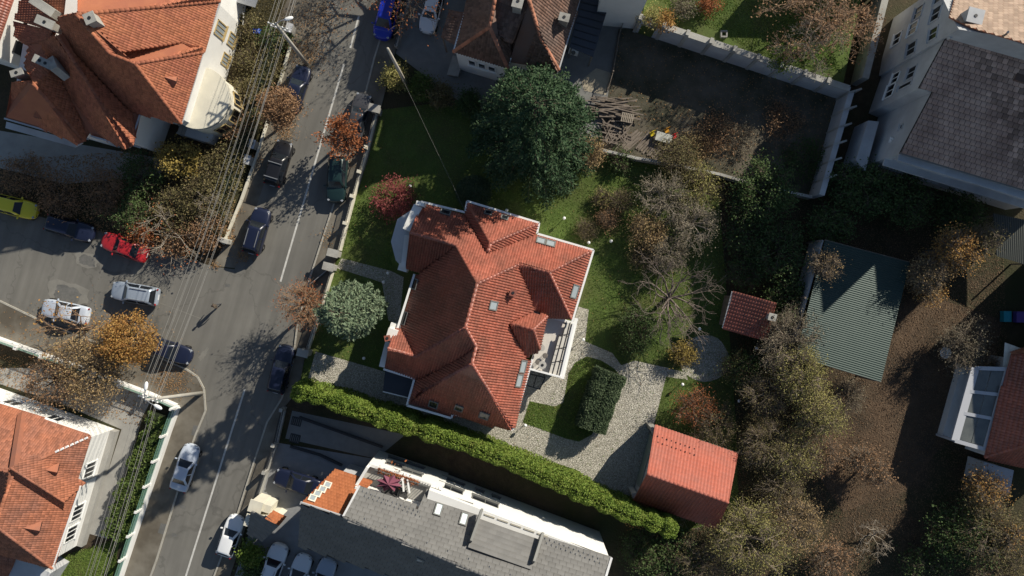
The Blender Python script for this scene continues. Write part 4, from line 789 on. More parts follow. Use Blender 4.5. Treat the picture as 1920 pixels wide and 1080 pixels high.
m_ = MB(); V = [cu + Vector((0, 0, 2.35))]
for k in range(16): r = 0.95 if k % 2 else 0.62; V.append(cu + Vector((r * 1.25 * math.cos(k * .3927), r * .8 * math.sin(k * .3927) , 1.75 + (0.1 if k % 2 else 0))))
m_.add(V, [[0, 1 + k, 1 + (k + 1) % 16] for k in range(16)]).build('canopy', mat('umbrella_cloth', (0.22, 0.07, 0.10), (0.16, 0.05, 0.08), 4, 0.9), um)
tb_ = thing('terrace_sofa', 'dark grey sofa on the recessed terrace beside the umbrella', 'sofa', Q(734, 917, 5.05))
ca_ = -0.29
sp = Q(735, 917, 5.05)
for nm, off, sz in (('seat', (0, 0, 0.22), (1.5, 0.8, 0.44)), ('backrest', (0, -0.38, 0.5), (1.5, 0.2, 0.85)), ('armrest', (-0.72, 0, 0.4), (0.18, 0.8, 0.7)), ('armrest', (0.72, 0, 0.4), (0.18, 0.8, 0.7))):
    o3 = Matrix.Rotation(ca_, 3, 'Z') @ Vector(off); bevel(MB().box(sp + o3, sz, ca_).build(nm, mat('dark_rattan', (0.06, 0.06, 0.06), None), tb_), 0.03)
for i, (x0, y0, x1, y1) in enumerate(((734, 914, 757, 896), (757, 922, 755, 896), (768, 925, 764, 899))):
    MB().beam(Q(x0, y0, 6.6), Q(x1, y1, 6.2), 0.14, 0.1).build('terrace_strut', M_WHITE, hk)
chr_ = thing('armchair', 'dark round armchair on the recessed terrace below the white struts', 'armchair', Q(757, 925, 5.05))
ap_ = Q(757, 925, 5.05); MB().lathe(ap_, [(0.3, 0), (0.36, 0.2), (0.36, 0.42), (0.3, 0.45)], 20).build('seat', MATS['dark_rattan'], chr_)
MB().tube([ap_ + Vector((0.4 * math.cos(t), 0.4 * math.sin(t), 0.65)) for t in [3.4 + k * 0.35 for k in range(9)]], 0.07, 8).build('backrest', MATS['dark_rattan'], chr_)
# windows of its lit north wall
wA, wB = kwl[0], kwl[2]
KA, KB = kwl[0], kwl[1]
for t, zc, wd, ht in ((0.30, 3.3, 1.7, 1.0), (0.55, 3.9, 1.9, 0.9), (0.3, 1.3, 1.9, 0.6), (0.55, 1.4, 1.6, 0.5)): window(hk, KB, KA, 1 - t, zc, wd, ht, M_FRAME, M_GLASS, 2)
KA, KB = kwl[2], kwl[3]
for t, zc, wd, ht in ((0.10, 4.3, 2.3, 1.4), (0.10, 1.8, 2.2, 0.6), (0.30, 4.3, 2.5, 1.4), (0.26, 1.7, 0.8, 0.5), (0.36, 1.7, 0.8, 0.5)): window(hk, KB, KA, 1 - t, zc, wd, ht, M_FRAME, M_GLASS, 2)
# set-back balcony in the roof
bq = [kN(901, 953), kN(1017, 998), kN(1000, 1052), kN(880, 1015)]
MB().prism([Vector((p.x, p.y, 0)) for p in bq], 5.0, 5.1).build('balcony_floor', M_PAVE, hk)
lowr = [Q(897, 974, 7.9), Q(1013, 1013, 7.9), Q(996, 1068, 9.5), Q(878, 1024, 9.5)]
roof(hk, [lowr], M_TILE_GREY, tw=0.6, tl=0.42, arch=0.012, lip=0.03, prof=FLAT, name='dormer_roof')
for a_, b_ in (((903, 956), (882, 1016)), ((1016, 1001), (999, 1055))): MB().beam(Q(*a_, 7.9), Q(*b_, 9.4), 0.2, 0.9).build('dormer_cheek', M_FRAME, hk)
for k in range(5): q = Q(905 + k * 25, 966 + k * 9, 7.6).lerp(Q(930 + k * 25, 975 + k * 9, 7.6), 0.5); MB().box((q.x, q.y, 6.6), (0.95, 0.12, 1.2), -0.33).build('glass_panel', mat('balcony_panel', (0.42, 0.39, 0.32), None, rough=0.3), hk)
bch = thing('balcony_chair', 'white chair on the narrow balcony set into the grey roof', 'chair', Q(970, 993, 6.4))
for nm, off, sz in (('seat', (0, 0, 0.42), (0.5, 0.5, 0.06)), ('backrest', (0, 0.24, 0.75), (0.5, 0.05, 0.6)), ('leg', (-.2, -.2, .2), (.05, .05, .4)), ('leg', (.2, -.2, .2), (.05, .05, .4)), ('leg', (-.2, .2, .2), (.05, .05, .4)), ('leg', (.2, .2, .2), (.05, .05, .4))):
    MB().box(Q(970, 993, 5.12) + Vector((0, 0, 0)) + Vector(off), sz, -0.3).build(nm, M_TRIM, bch)
for x, y in ((822, 956), (869.5, 974)): skylight(rk, x, y, fk, 0.66, 1.15, mat('bright_glass', (0.62, 0.70, 0.72), None, rough=0.15), M_FRAME)
skylight(rk, 788, 1050, [rk_e[0], rk_e[1], Q(735, 1082, 6.8), Q(559, 1024, 6.8)], 0.7, 0.7, M_PALEGL)
gd_ = []
for r_ in range(2):
    for k in range(14): gd_.append((680 + k * 8.0 + r_ * 4, 922 + k * 2.9 + r_ * 9))
    for k in range(12): gd_.append((902 + k * 9 + r_ * 3 + 120, 1010 + k * 3.4 + r_ * 9))
for k in range(10): gd_.append((684 + k * 39, 973 + k * 15))
for x, y in gd_:
    q = kN(x, y); MB().box(q + KN * 0.07, (0.05, 0.14, 0.12), -0.3).build('snow_guard', M_GALV, rk)

# gate house at the street, bottom
gt = thing('gatehouse', 'small cream gateway with a grey and orange pitched roof by the parking yard', 'gatehouse', P(510, 970))
for x, y in ((497, 935), (490, 961)): bevel(MB().box(P(x, y, 0) + Vector((0, 0, 1.3)), (1.0, 0.9, 2.6), -0.3).build('pillar', M_CREAM, gt), 0.04); MB().box(P(x, y, 0) + Vector((0, 0, 2.68)), (1.2, 1.1, 0.16), -0.3).build('pillar_cap', M_CREAM, gt)
MB().box(P(514, 940, 0) + Vector((0, 0, 1.2)), (0.8, 0.7, 2.4), -0.3).build('pillar', M_CREAM, gt)
fg1 = [Q(475, 957, 3.0), Q(499, 968, 3.6), Q(524, 985, 3.6), Q(492, 1013, 2.6), Q(463, 1003, 2.6)]
roof(gt, [[Q(472, 958, 3.2), Q(498, 970, 3.6), Q(523, 986, 3.6), Q(493, 1014, 2.6), Q(462, 1002, 2.6)]], M_TILE_GREY, tw=0.4, tl=0.36, arch=0.012, prof=FLAT)
roof(gt, [[Q(498, 970, 3.6), Q(511, 959, 3.1), Q(537, 969, 3.1), Q(523, 986, 3.6)]], MATS['copper_roof_tile'], tw=0.26, tl=0.3, arch=0.02, name='front_roof')
MB().prism(inset(PS([(474, 962), (515, 962), (532, 972), (494, 1008), (466, 1000)], 2.6), 0.25), -0.05, 2.55).build('wall', M_CREAM, gt)
# ---------------------------------------------------------------- fences and walls
def fence(name, label, pts, base_h, post_h, bay=2.4, base_mat=None, panel=None, post_mat=None, wd=0.28, post=0.4, rails=2, cat='fence', cap=None):
    t = thing(name, label, cat, P(*pts[0])); base_mat = base_mat or M_CREAM; post_mat = post_mat or base_mat
    for (x0, y0), (x1, y1) in zip(pts[:-1], pts[1:]):
        a, b = P(x0, y0), P(x1, y1); L = (b - a).length; n = max(1, round(L / bay)); d = (b - a) / L; rz = math.atan2(d.y, d.x)
        for k in range(n):
            p = a + d * (k * L / n); q = a + d * ((k + 1) * L / n)
            MB().beam(p + Vector((0, 0, base_h / 2 - .05)), q - d * 0.01 + Vector((0, 0, base_h / 2 - .05)), wd, base_h + .1).build('base_wall', base_mat, t)
            if cap: MB().beam(p + Vector((0, 0, base_h + .04)), q - d * 0.01 + Vector((0, 0, base_h + .04)), wd + 0.12, 0.08).build('coping', cap, t)
            if post: MB().box(p + Vector((0, 0, post_h / 2)), (post, post, post_h), rz).build('post', post_mat, t)
            if panel:
                for r in range(rails): MB().beam(p + Vector((0, 0, base_h + .15 + r * (post_h - base_h - .25) / max(1, rails - 1))), q + Vector((0, 0, base_h + .15 + r * (post_h - base_h - .25) / max(1, rails - 1))), 0.05, 0.05).build('rail', panel, t)
                m = MB(); npk = int(L / n / 0.14)
                for s in range(1, npk): c = p.lerp(q, s / npk); m.box(c + Vector((0, 0, (base_h + post_h) / 2)), (0.022, 0.022, post_h - base_h - .1), rz)
                tag(m.build('pickets', panel, t), kind='stuff')
    return t
M_GRMESH = mat('green_mesh', (0.13, 0.25, 0.19), None, rough=0.5)
fence('street_fence', 'long cream garden wall with railings between the street and the villa lawn', [(706, 214), (690, 280), (664, 370), (638, 470)], 0.55, 1.3, 3.0, M_CREAM, M_DARK, None, 0.34, 0.30)
fence('street_fence', 'short cream garden wall below the villa gate beside the round pine', [(625, 508), (600, 590), (578, 656)], 0.55, 1.3, 3.0, M_CREAM, M_DARK, None, 0.3, 0.30)
for nm, lb, x, y in (('gate_pillar', 'upper pale stone gate pillar of the villa footpath', 632, 476), ('gate_pillar', 'lower pale stone gate pillar of the villa footpath', 624, 501), ('gate_pillar', 'stone pillar at the top end of the villa street wall', 708, 211), ('gate_pillar', 'grey pillar beside the drive entrance below the round pine', 577, 659)):
    t = thing(nm, lb, 'gate pillar', P(x, y)); bevel(MB().box(P(x, y) + Vector((0, 0, 0.85)), (0.85, 0.55, 1.7), -0.25).build('shaft', M_CONC, t), 0.03); MB().box(P(x, y) + Vector((0, 0, 1.76)), (1.05, 0.72, 0.12), -0.25).build('cap', M_CONC, t)
gp = thing('garden_gate', 'open dark metal gate leaf beside the lower gate pillar', 'gate', P(612, 520))
MB().beam(P(618, 508) + Vector((0, 0, .25)), P(588, 533) + Vector((0, 0, .25)), 0.05, 0.06).build('bottom_rail', M_DARK, gp); MB().beam(P(618, 508) + Vector((0, 0, 1.3)), P(588, 533) + Vector((0, 0, 1.3)), 0.05, 0.06).build('top_rail', M_GALV, gp)
for k in range(12): q = P(618, 508).lerp(P(588, 533), k / 11); MB().box(q + Vector((0, 0, 0.72)), (0.03, 0.03, 1.2)).build('bar', M_DARK, gp)
fence('boundary_fence', 'white street wall with green mesh panels in front of the lower left cottage', [(336, 762), (318, 812), (272, 950), (228, 1084)], 0.75, 1.9, 2.3, M_WHITE, M_GRMESH, M_WHITE, 0.42, 0.22, 3)
fence('boundary_fence', 'white wall with peeling green paint along the side street, left edge', [(-60, 612), (0, 634), (140, 684), (285, 738), (334, 760)], 0.95, 1.5, 2.6, M_WHITE, M_GRMESH, M_WHITE, 0.36, 0.3, 2)
fence('garden_wall', 'low sunlit yellowish kerb wall along the upper left pavement', [(545, 90), (524, 160), (484, 290), (454, 375), (420, 458)], 0.32, 0.9, 4.0, M_CREAM, None, None, 0.22, 0, 0, 'wall')
t = thing('wall_pier', 'white block pier at the corner of the upper left garden', 'pier', P(425, 452)); bevel(MB().box(P(425, 452) + Vector((0, 0, 0.55)), (1.0, 0.45, 1.1), -0.3).build('block', M_CONC, t), 0.04)
for lb, x, y in (('upper small white meter cabinet beside the pavement under the wires', 480, 274), ('lower small white meter cabinet beside the pavement under the wires', 471, 303), ('small grey cabinet beside the street lamp, top', 549, 60)):
    t = thing('meter_cabinet', lb, 'cabinet', P(x, y)); bevel(MB().box(P(x, y) + Vector((0, 0, 0.6)), (0.5, 0.75, 1.2), -0.3).build('case', M_CONC, t), 0.03); MB().box(P(x, y) + Vector((0, 0, 1.22)), (0.6, 0.85, 0.05), -0.3).build('lid', M_GREYW, t)
fence('forecourt_wall', 'stone forecourt fence beside the blue van, top', [(775, -20), (758, 40), (744, 92)], 0.8, 1.5, 2.5, M_CONC, M_DARK, None, 0.3, 0.45)
fence('ramp_fence', 'dark railing between pavement and parking yard below the hedge', [(535, 765), (520, 830), (503, 880), (488, 925)], 0.4, 1.5, 2.4, M_CONC, M_DARK, M_CONC, 0.3, 0.3)
# the tall retaining wall: panels and copings one by one
rw = thing('retaining_wall', 'tall pale panelled retaining wall with stepped copings above the dark yard', 'wall', P(1390, 125))
pw = [P(1190, 56), P(1570, 182)]
n = 9
for k in range(n):
    p = pw[0].lerp(pw[1], k / n); q = pw[0].lerp(pw[1], (k + 1) / n); d = (q - p).normalized(); zt = 3.05 - 0.03 * k
    MB().beam(p + Vector((0, 0, zt / 2)), q - d * 0.02 + Vector((0, 0, zt / 2)), 0.35, zt).build('panel', M_GREYW, rw)
    MB().beam(p + d * 0.15 + Vector((0, 0, zt + .07)), q - d * 0.15 + Vector((0, 0, zt + .07)), 0.55, 0.14).build('coping', M_CONC, rw)
    MB().box(p + Vector((0, 0, zt / 2 + .25)), (0.3, 0.5, zt + 0.5), math.atan2(d.y, d.x)).build('pier', M_CONC, rw)
rw2 = thing('yard_wall', 'grey block wall with cross ribs along the right side of the dark yard', 'wall', P(1545, 280))
pw = [P(1574, 185), P(1520, 372)]
for k in range(6):
    p = pw[0].lerp(pw[1], k / 6); q = pw[0].lerp(pw[1], (k + 1) / 6); d = (q - p).normalized()
    MB().beam(p + Vector((0, 0, 1.3)), q - d * 0.02 + Vector((0, 0, 1.3)), 0.5, 2.6).build('panel', M_GREYW, rw2); MB().box(p + Vector((0.25, 0.05, 1.35)), (1.3, 0.16, 2.74), 0.3).build('rib', M_CONC, rw2)
fence('yard_wall', 'low crumbling concrete wall behind the scrap wood pile', [(1120, 283), (1190, 300), (1240, 308), (1345, 330), (1420, 352), (1515, 372)], 1.1, 1.2, 3.0, M_CONC, None, None, 0.25, 0, 0, 'wall')
fence('terrace_wall', 'concrete wall running up the right side of the raised top garden', [(1600, 160), (1640, 0)], 2.5, 2.6, 3.2, M_CONC, None, None, 0.6, 0, 0, 'wall')
fence('divider_fence', 'thin wooden fence post line between sandy paving and dirt yard', [(1172, 30), (1160, 65), (1147, 140), (1138, 172)], 0.12, 1.3, 1.8, M_TIMBER, M_TIMBER, M_TIMBER, 0.1, 0.12, 2)

# ---------------------------------------------------------------- cars
M_TYRE = mat('tyre', (0.012, 0.012, 0.012), None, rough=0.9); M_RIM = mat('rim', (0.45, 0.45, 0.46), None, rough=0.35, metal=0.8)
M_CGL = mat('car_glass', (0.012, 0.015, 0.02), None, rough=0.08, spec=0.4); M_HEAD = mat('headlight', (0.30, 0.32, 0.35), None, rough=0.1, spec=0.8); M_TAIL = mat('tail_light', (0.28, 0.01, 0.01), None, rough=0.2, spec=0.6)
M_BLACKP = mat('black_plastic', (0.02, 0.02, 0.02), None, rough=0.6); M_PLATE = mat('number_plate', (0.7, 0.7, 0.7), None, rough=0.5)
def paint(name, c, metal=0.0): return mat('paint_' + name, c, None, rough=0.32, spec=0.5, metal=metal, coat=0.35)
KINDS = {  # L, W, H, cabin: rear base, front base, rear top, front top (fractions of L), hood z, trunk z
    'sedan': (4.5, 1.78, 1.45, -0.36, 0.20, -0.20, 0.03, 0.90, 0.98), 'hatch': (4.0, 1.72, 1.48, -0.46, 0.20, -0.36, 0.04, 0.92, 1.0), 'wagon': (4.6, 1.78, 1.50, -0.47, 0.19, -0.40, 0.03, 0.92, 1.0),
    'suv': (4.4, 1.84, 1.66, -0.47, 0.21, -0.40, 0.06, 1.05, 1.12), 'van': (4.7, 1.88, 1.85, -0.48, 0.30, -0.46, 0.14, 1.10, 1.15), 'pickup': (4.7, 1.85, 1.72, -0.46, 0.20, -0.39, 0.05, 1.06, 1.12)}
def lofts(rings):
    n = len(rings[0]); V = [v for r in rings for v in r]; F = []
    for i in range(len(rings) - 1):
        for k in range(n): F.append([i * n + k, i * n + (k + 1) % n, (i + 1) * n + (k + 1) % n, (i + 1) * n + k])
    F += [list(range(n))[::-1], [len(V) - n + k for k in range(n)]]
    return V, F
def car(px, py, ang, kind, pm, label, cat='car', z=0.014, roof_pm=None, rails=False, bars=False, glass_roof=False):
    """ang: heading of the bonnet in picture degrees (0 right, 90 up)"""
    L, W, Hh, xr, xf, xr2, xf2, hz, tz_ = KINDS[kind]; hw = W / 2
    q = P(px, py, 0.7); root = thing({'van': 'van', 'pickup': 'parked_car'}.get(kind, 'parked_car'), label, cat, (q.x, q.y, z), 'cars parked and driving on the streets', math.radians(ang))
    st = [(-0.5, .72, .52), (-0.492, .84, .72), (-0.47, .92, tz_ - .06), (-0.42, .97, tz_), (-0.25, 1, tz_), (0, 1, tz_ - .01), (xf - 0.02, .99, hz + .06), (xf + 0.05, .98, hz + 0.03), (0.33, .97, hz - .04), (0.41, .90, hz - .10), (0.465, .76, hz - .18), (0.495, .54, hz - .30), (0.505, .30, .48)]
    rings = []
    for x, wf, zt in st:
        w_ = hw * wf; h0 = 0.22 if abs(x) < .47 else 0.30; c = 0.035 if x > xf else 0.015
        r = [(w_ * .80, h0), (w_ * .97, h0 + .12), (w_, (h0 + zt) * .52), (w_ * .985, zt - .16), (w_ * .93, zt - .05), (w_ * .80, zt), (w_ * .45, zt + c), (0, zt + c * 1.2)]
        rings.append([Vector((x * L, y, zz)) for y, zz in r] + [Vector((x * L, -y, zz)) for y, zz in r[-2::-1]])
    V, F = lofts(rings); body = link('body', mesh_py('body', V, F, True), pm, root, False); body.modifiers.new('round', 'SUBSURF').levels = 1; body.modifiers['round'].render_levels = 1
    zb = min(hz, tz_) - 0.04; wb_, wt_ = hw * .94, hw * .66
    def ring(t, z_, ins):
        xa = L * (xr + (xr2 - xr) * t); xb = L * (xf + (xf2 - xf) * t); y_ = wb_ + (wt_ - wb_) * t
        xa += ins; xb -= ins * 1.3; y_ -= ins; cr = 0.16
        return [Vector((xb, y_ - cr * 1.1, z_)), Vector((xb - cr * .6, y_ - .02, z_)), Vector((xa + cr * .6, y_ - .02, z_)), Vector((xa, y_ - cr, z_)), Vector((xa, -y_ + cr, z_)), Vector((xa + cr * .6, -y_ + .02, z_)), Vector((xb - cr * .6, -y_ + .02, z_)), Vector((xb, -y_ + cr * 1.1, z_))]
    zt = Hh
    R = [ring(0, zb, 0), ring(0.5, zb + (zt - zb) * .5, -0.015), ring(0.92, zt - .05, 0), ring(1.0, zt - .012, 0.05), ring(1.0, zt + .005, 0.16)]
    V, F = lofts(R); cab = link('cabin', mesh_py('cabin', V, F, True), roof_pm or pm, root, False)
    # glass: quads a hair outside the cabin surface
    def quad(pts, nm, off, mtl=M_CGL, par=root):
        a_, b_, c_, d_ = pts; nrm = (b_ - a_).cross(d_ - a_).normalized()
        if nrm.dot((a_ + c_) / 2 - Vector((0, 0, zb))) < 0: nrm = -nrm
        P4 = [p + nrm * off for p in pts]; P8 = P4 + [p - nrm * .05 for p in pts]
        me = mesh_py(nm, P8, [[0, 1, 2, 3], [7, 6, 5, 4], [1, 0, 4, 5], [2, 1, 5, 6], [3, 2, 6, 7], [0, 3, 7, 4]])
        bm = bmesh.new(); bm.from_mesh(me); bmesh.ops.recalc_face_normals(bm, faces=bm.faces); bm.to_mesh(me); bm.free()
        return link(nm, me, mtl, par, False)
    lo, hi_ = ring(0.08, zb + (zt - zb) * .08, -.012), ring(0.90, zt - .07, -.008)
    quad([lo[0], lo[7], hi_[7], hi_[0]], 'windscreen', 0.014); quad([lo[3], lo[4], hi_[4], hi_[3]], 'rear_window', 0.014)
    for s in (0, 1):
        l1, l2 = (lo[1], lo[2]) if s == 0 else (lo[6], lo[5]); h1_, h2_ = (hi_[1], hi_[2]) if s == 0 else (hi_[6], hi_[5])
        for u0, u1 in ((0.03, 0.47), (0.52, 0.95)):
            quad([l1.lerp(l2, u0), l1.lerp(l2, u1), h1_.lerp(h2_, u1), h1_.lerp(h2_, u0)], 'side_window', 0.012)
    for sx in (-1, 1):
        for sy in (-1, 1):
            c = Vector((sx * L * .305 + (0.03 * L if sx > 0 else 0), sy * (hw - .10), 0.31))
            m = MB(); prof = [(0.17, -.10), (0.29, -.10), (0.315, -.07), (0.315, .07), (0.29, .10), (0.17, .10)]; V = []; F = []
            for r_, y_ in prof: V += [c + Vector((r_ * math.cos(k * .3927), y_, r_ * math.sin(k * .3927))) for k in range(16)]
            for i in range(5):
                for k in range(16): F.append([i * 16 + k, i * 16 + (k + 1) % 16, (i + 1) * 16 + (k + 1) % 16, (i + 1) * 16 + k])
            wh = m.add(V, F).build('wheel', M_TYRE, root, True, False)
            V = [c + Vector((0.19 * math.cos(k * .3927), sy * .06, 0.19 * math.sin(k * .3927))) for k in range(16)] + [c + Vector((0, sy * .09, 0))]
            MB().add(V, [[k, (k + 1) % 16, 16] for k in range(16)]).build('rim', M_RIM, wh, False, False)
            if sx > 0: bevel(MB().box((0.445 * L, sy * hw * .66, hz - .20), (0.20, 0.24, 0.12), sy * -0.6).build('headlight', M_HEAD, root, False, False), .03)
            else: bevel(MB().box((-0.484 * L, sy * hw * .76, tz_ - .20), (0.10, 0.18, 0.20), sy * 0.35).build('tail_light', M_TAIL, root, False, False), .03)
    for sy in (-1, 1):
        mm = MB().box((xf * L - 0.22, sy * (hw + .08), zb + .12), (0.13, 0.22, 0.14), sy * .15).build('mirror', pm, root, False, False); bevel(mm, .04)
    MB().box((0.497 * L, 0, 0.42), (0.05, 0.5, 0.11)).build('number_plate', M_PLATE, root, False, False); MB().box((-0.497 * L, 0, 0.60), (0.05, 0.5, 0.11)).build('number_plate', M_PLATE, root, False, False)
    MB().box((0.485 * L, 0, 0.55), (0.08, 0.9, 0.14)).build('grille', M_BLACKP, root, False, False)
    if rails:
        for sy in (-1, 1): MB().beam((xr2 * L + .25, sy * (wt_ - .12), Hh + .05), (xf2 * L - .2, sy * (wt_ - .12), Hh + .05), 0.05, 0.06).build('roof_rail', M_GALV, root, False, False)
    if bars:
        for fx in (0.12, 0.80): x_ = L * (xr2 + (xf2 - xr2) * fx); MB().beam((x_, -wt_ - .05, Hh + .08), (x_, wt_ + .05, Hh + .08), 0.07, 0.05).build('roof_bar', M_GALV, root, False, False)
    if glass_roof: MB().box((L * (xr2 + xf2) / 2, 0, Hh + .006), (L * (xf2 - xr2) * .7, wt_ * 1.35, 0.02)).build('glass_roof', M_CGL, root, False, False)
    return root
pw_ = paint('white', (0.75, 0.76, 0.77)); ps = paint('silver', (0.34, 0.39, 0.46), 0.25); pn = paint('navy', (0.010, 0.014, 0.035)); pk = paint('black', (0.012, 0.012, 0.014)); pdg = paint('dark_grey', (0.05, 0.05, 0.055)); pr = paint('red', (0.40, 0.02, 0.025)); py_ = paint('yellow', (0.68, 0.58, 0.03)); pb = paint('blue', (0.012, 0.03, 0.36)); pg_ = paint('dark_green', (0.012, 0.03, 0.03))  # silver base tinted blue, the sky's reflection put into the colour
car(30, 388, -14, 'hatch', py_, 'yellow hatchback parked at the left edge of the side street')
car(131, 428, -16, 'wagon', pn, 'dark navy car parked between the yellow and the red cars')
car(233, 463, 160, 'sedan', pr, 'red sedan parked in the side street')
car(253, 550, 170, 'suv', ps, 'silver blue SUV driving in the middle of the side street', rails=True)
car(122, 584, 168, 'sedan', paint('pearl', (0.52, 0.57, 0.65), 0.1), 'pale silver sedan half under a bare tree at the left kerb')
car(316, 657, -18, 'sedan', pn, 'dark navy sedan half hidden by the orange tree')
car(482, 433, 74, 'suv', pn, 'navy estate with silver roof rails parked above the junction', rails=True)
car(523, 306, 73, 'suv', pk, 'black off-roader with two roof bars parked on the upper pavement', bars=True)
car(556, 166, 72, 'sedan', pn, 'dark car peeking out above the brown pavement tree')
car(672, 218, 75, 'sedan', pdg, 'dark grey car above the rust-leaved street tree')
car(632, 336, -94, 'suv', pg_, 'very dark green car below the rust-leaved street tree')
car(726, 28, -104, 'van', pb, 'bright blue van at the top of the street', 'van')
car(808, 22, -104, 'hatch', pw_, 'white hatchback on the grey forecourt, top')
car(527, 692, 76, 'wagon', pn, 'dark blue car at the kerb by the left end of the hedge')
car(347, 877, 72, 'sedan', paint('pearl', (0.52, 0.57, 0.65), 0.1), 'silver sedan driving near the white and green fence')
car(432, 1005, 71, 'hatch', pw_, 'bright white hatchback parked beside the gatehouse')
car(557, 905, 163, 'sedan', pn, 'dark blue sedan in the shaded yard beside the orange roof')
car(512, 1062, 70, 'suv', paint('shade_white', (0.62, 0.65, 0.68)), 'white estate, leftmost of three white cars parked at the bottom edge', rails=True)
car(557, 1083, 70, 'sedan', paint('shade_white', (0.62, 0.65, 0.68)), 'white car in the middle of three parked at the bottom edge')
car(603, 1091, 70, 'sedan', ps, 'silver car, rightmost of three parked at the bottom edge')

# ---------------------------------------------------------------- poles, lamps, wires
def pole(name, label, bx, by, tx, ty, h, mtl, arm=True):
    b = P(bx, by); t = P(tx, ty, h); o = thing(name, label, 'pole', b)
    MB().tube([b, b.lerp(t, .5), t], [0.20, 0.16, 0.11], 12).build('shaft', mtl, o, True); return o, t
p1o, p1t = pole('lamp_pole', 'tall grey pole with white street lamp at the upper left pavement', 575, 120, 517, 44, 10.0, M_POLE)
p2o, p2t = pole('utility_pole', 'pale concrete pole carrying wires at the junction corner', 379, 737, 272, 750, 10.4, M_POLE)
p3o, p3t = pole('utility_pole', 'pale wooden pole rising from the bushes beside the forecourt', 763, 162, 727, 91, 10.0, mat('pale_wood', (0.45, 0.42, 0.36), (0.36, 0.33, 0.28), 3, 0.9))
def lamp(parent, p, d):
    d = d.normalized(); MB().tube([p, p + d * 0.5 + Vector((0, 0, .25)), p + d * 0.9 + Vector((0, 0, .25))], 0.04, 8).build('lamp_arm', M_GALV, parent)
    c = p + d * 1.15 + Vector((0, 0, .25)); rz = math.atan2(d.y, d.x); V = []; F = []
    for i, (x, s) in enumerate(((-.38, .3), (-.2, .9), (0.05, 1.0), (.28, .8), (.38, .3))):
        V += [c + Matrix.Rotation(rz, 3, 'Z') @ Vector((x, .17 * s * math.cos(k * .785), .11 * s * math.sin(k * .785))) for k in range(8)]
    for i in range(4):
        for k in range(8): F.append([i * 8 + k, i * 8 + (k + 1) % 8, (i + 1) * 8 + (k + 1) % 8, (i + 1) * 8 + k])
    F += [list(range(8))[::-1], [32 + k for k in range(8)]]
    MB().add(V, F).build('lamp_head', M_TRIM, parent, True)
lamp(p1o, p1t, Vector((0.9, 0.25, 0))); lamp(p2o, p2t + Vector((0.1, 0, 0)), Vector((0.8, -0.4, 0))); lamp(p2o, p2t, Vector((0.15, 0.9, 0)))
wd = (P(285, 750, 9.5) - P(528, 40, 9.5)).normalized(); ws = Vector((-wd.y, wd.x, 0))
for o_, t_, k in ((p2o, p2t, 1), (p1o, p1t, 1)):
    for z_ in (-0.6, -1.3):
        MB().beam(t_ + ws * -0.9 + Vector((0, 0, z_)), t_ + ws * 0.9 + Vector((0, 0, z_)), 0.09, 0.09).build('crossarm', M_GALV, o_)
        for s in (-.8, -.4, .4, .8): MB().lathe(t_ + ws * s + Vector((0, 0, z_ + .05)), [(0.05, 0), (0.07, .06), (0.04, .12)], 8).build('insulator', M_TRIM, o_)
M_WIRE = mat('wire', (0.25, 0.24, 0.22), None, rough=0.6)
t0w = P(165, 1110, 9.5)
def wire(a, b, sag, r=0.016, n=14, seg_label='thin grey overhead wire of the bundle along the left side of the street'):
    pts = [a.lerp(b, k / n) - Vector((0, 0, sag * 4 * (k / n) * (1 - k / n))) for k in range(n + 1)]
    tag(MB().tube(pts, r, 5).build('overhead_wire', M_WIRE), seg_label, 'wire', 'overhead wires along the street')
wtop = P(548, -60, 9.6); wire(P(758, 152, 2.5).lerp(p3t, .7), P(872, 396, 4.1), 0.9, .008, 14, 'single thin cable from the pale wooden pole to the villa')

for i, (s, z_, sg) in enumerate(((-.8, -.5, .9), (-.4, -.5, 1.0), (.4, -.5, .95), (.8, -.5, 1.05), (-.8, -1.2, 1.1), (-.4, -1.2, 1.2), (.4, -1.2, 1.15), (.1, -1.9, 1.5))):
    a_ = p1t + ws * s + Vector((0, 0, z_)); b_ = p2t + ws * s + Vector((0, 0, z_))
    wire(a_, b_, sg); wire(a_, wtop + ws * s + Vector((0, 0, z_)), 0.1, n=4); wire(b_, t0w + ws * s + Vector((0, 0, z_)), 0.3, n=8)
# globe lamps in the garden
GL = ((769, 349, 'beside the red shrub'), (727, 512, 'beside the footpath near the gate'), (719, 529, 'at the bend of the footpath'), (682, 672, 'on the dark lawn south of the round pine'), (950, 394, 'behind the north wing of the villa'), (1146, 452, 'on the lawn right of the villa corner'), (1094, 637, 'at the corner of the sunroom path'), (985, 798, 'at the corner of the south lawn island'), (1419, 653, 'between the shed and the paved circle'), (1280, 721, 'by the paved circle steps'), (1386, 752, 'under the trees behind the garage'), (1312, 617, 'above the paved circle'), (1058, 409, 'on the striped lawn north of the villa'), (1104, 455, 'under the villa north-east corner shrubs'))
for x, y, wh in GL:
    q = P(x, y, 0.9); q.z = 0; t = thing('globe_lamp', 'white globe garden lamp ' + wh, 'lamp', q, 'white globe lamps in the villa garden')
    MB().tube([q, q + Vector((0, 0, 0.72))], 0.03, 8).build('stem', M_DARK, t)
    MB().lathe(q + Vector((0, 0, 0.70)), [(0.06 + 0.0, 0)] + [(0.15 * math.sin(a_), 0.15 - 0.15 * math.cos(a_)) for a_ in [0.5 + .33 * k for k in range(8)]], 14).build('globe', M_TRIM, t, True)

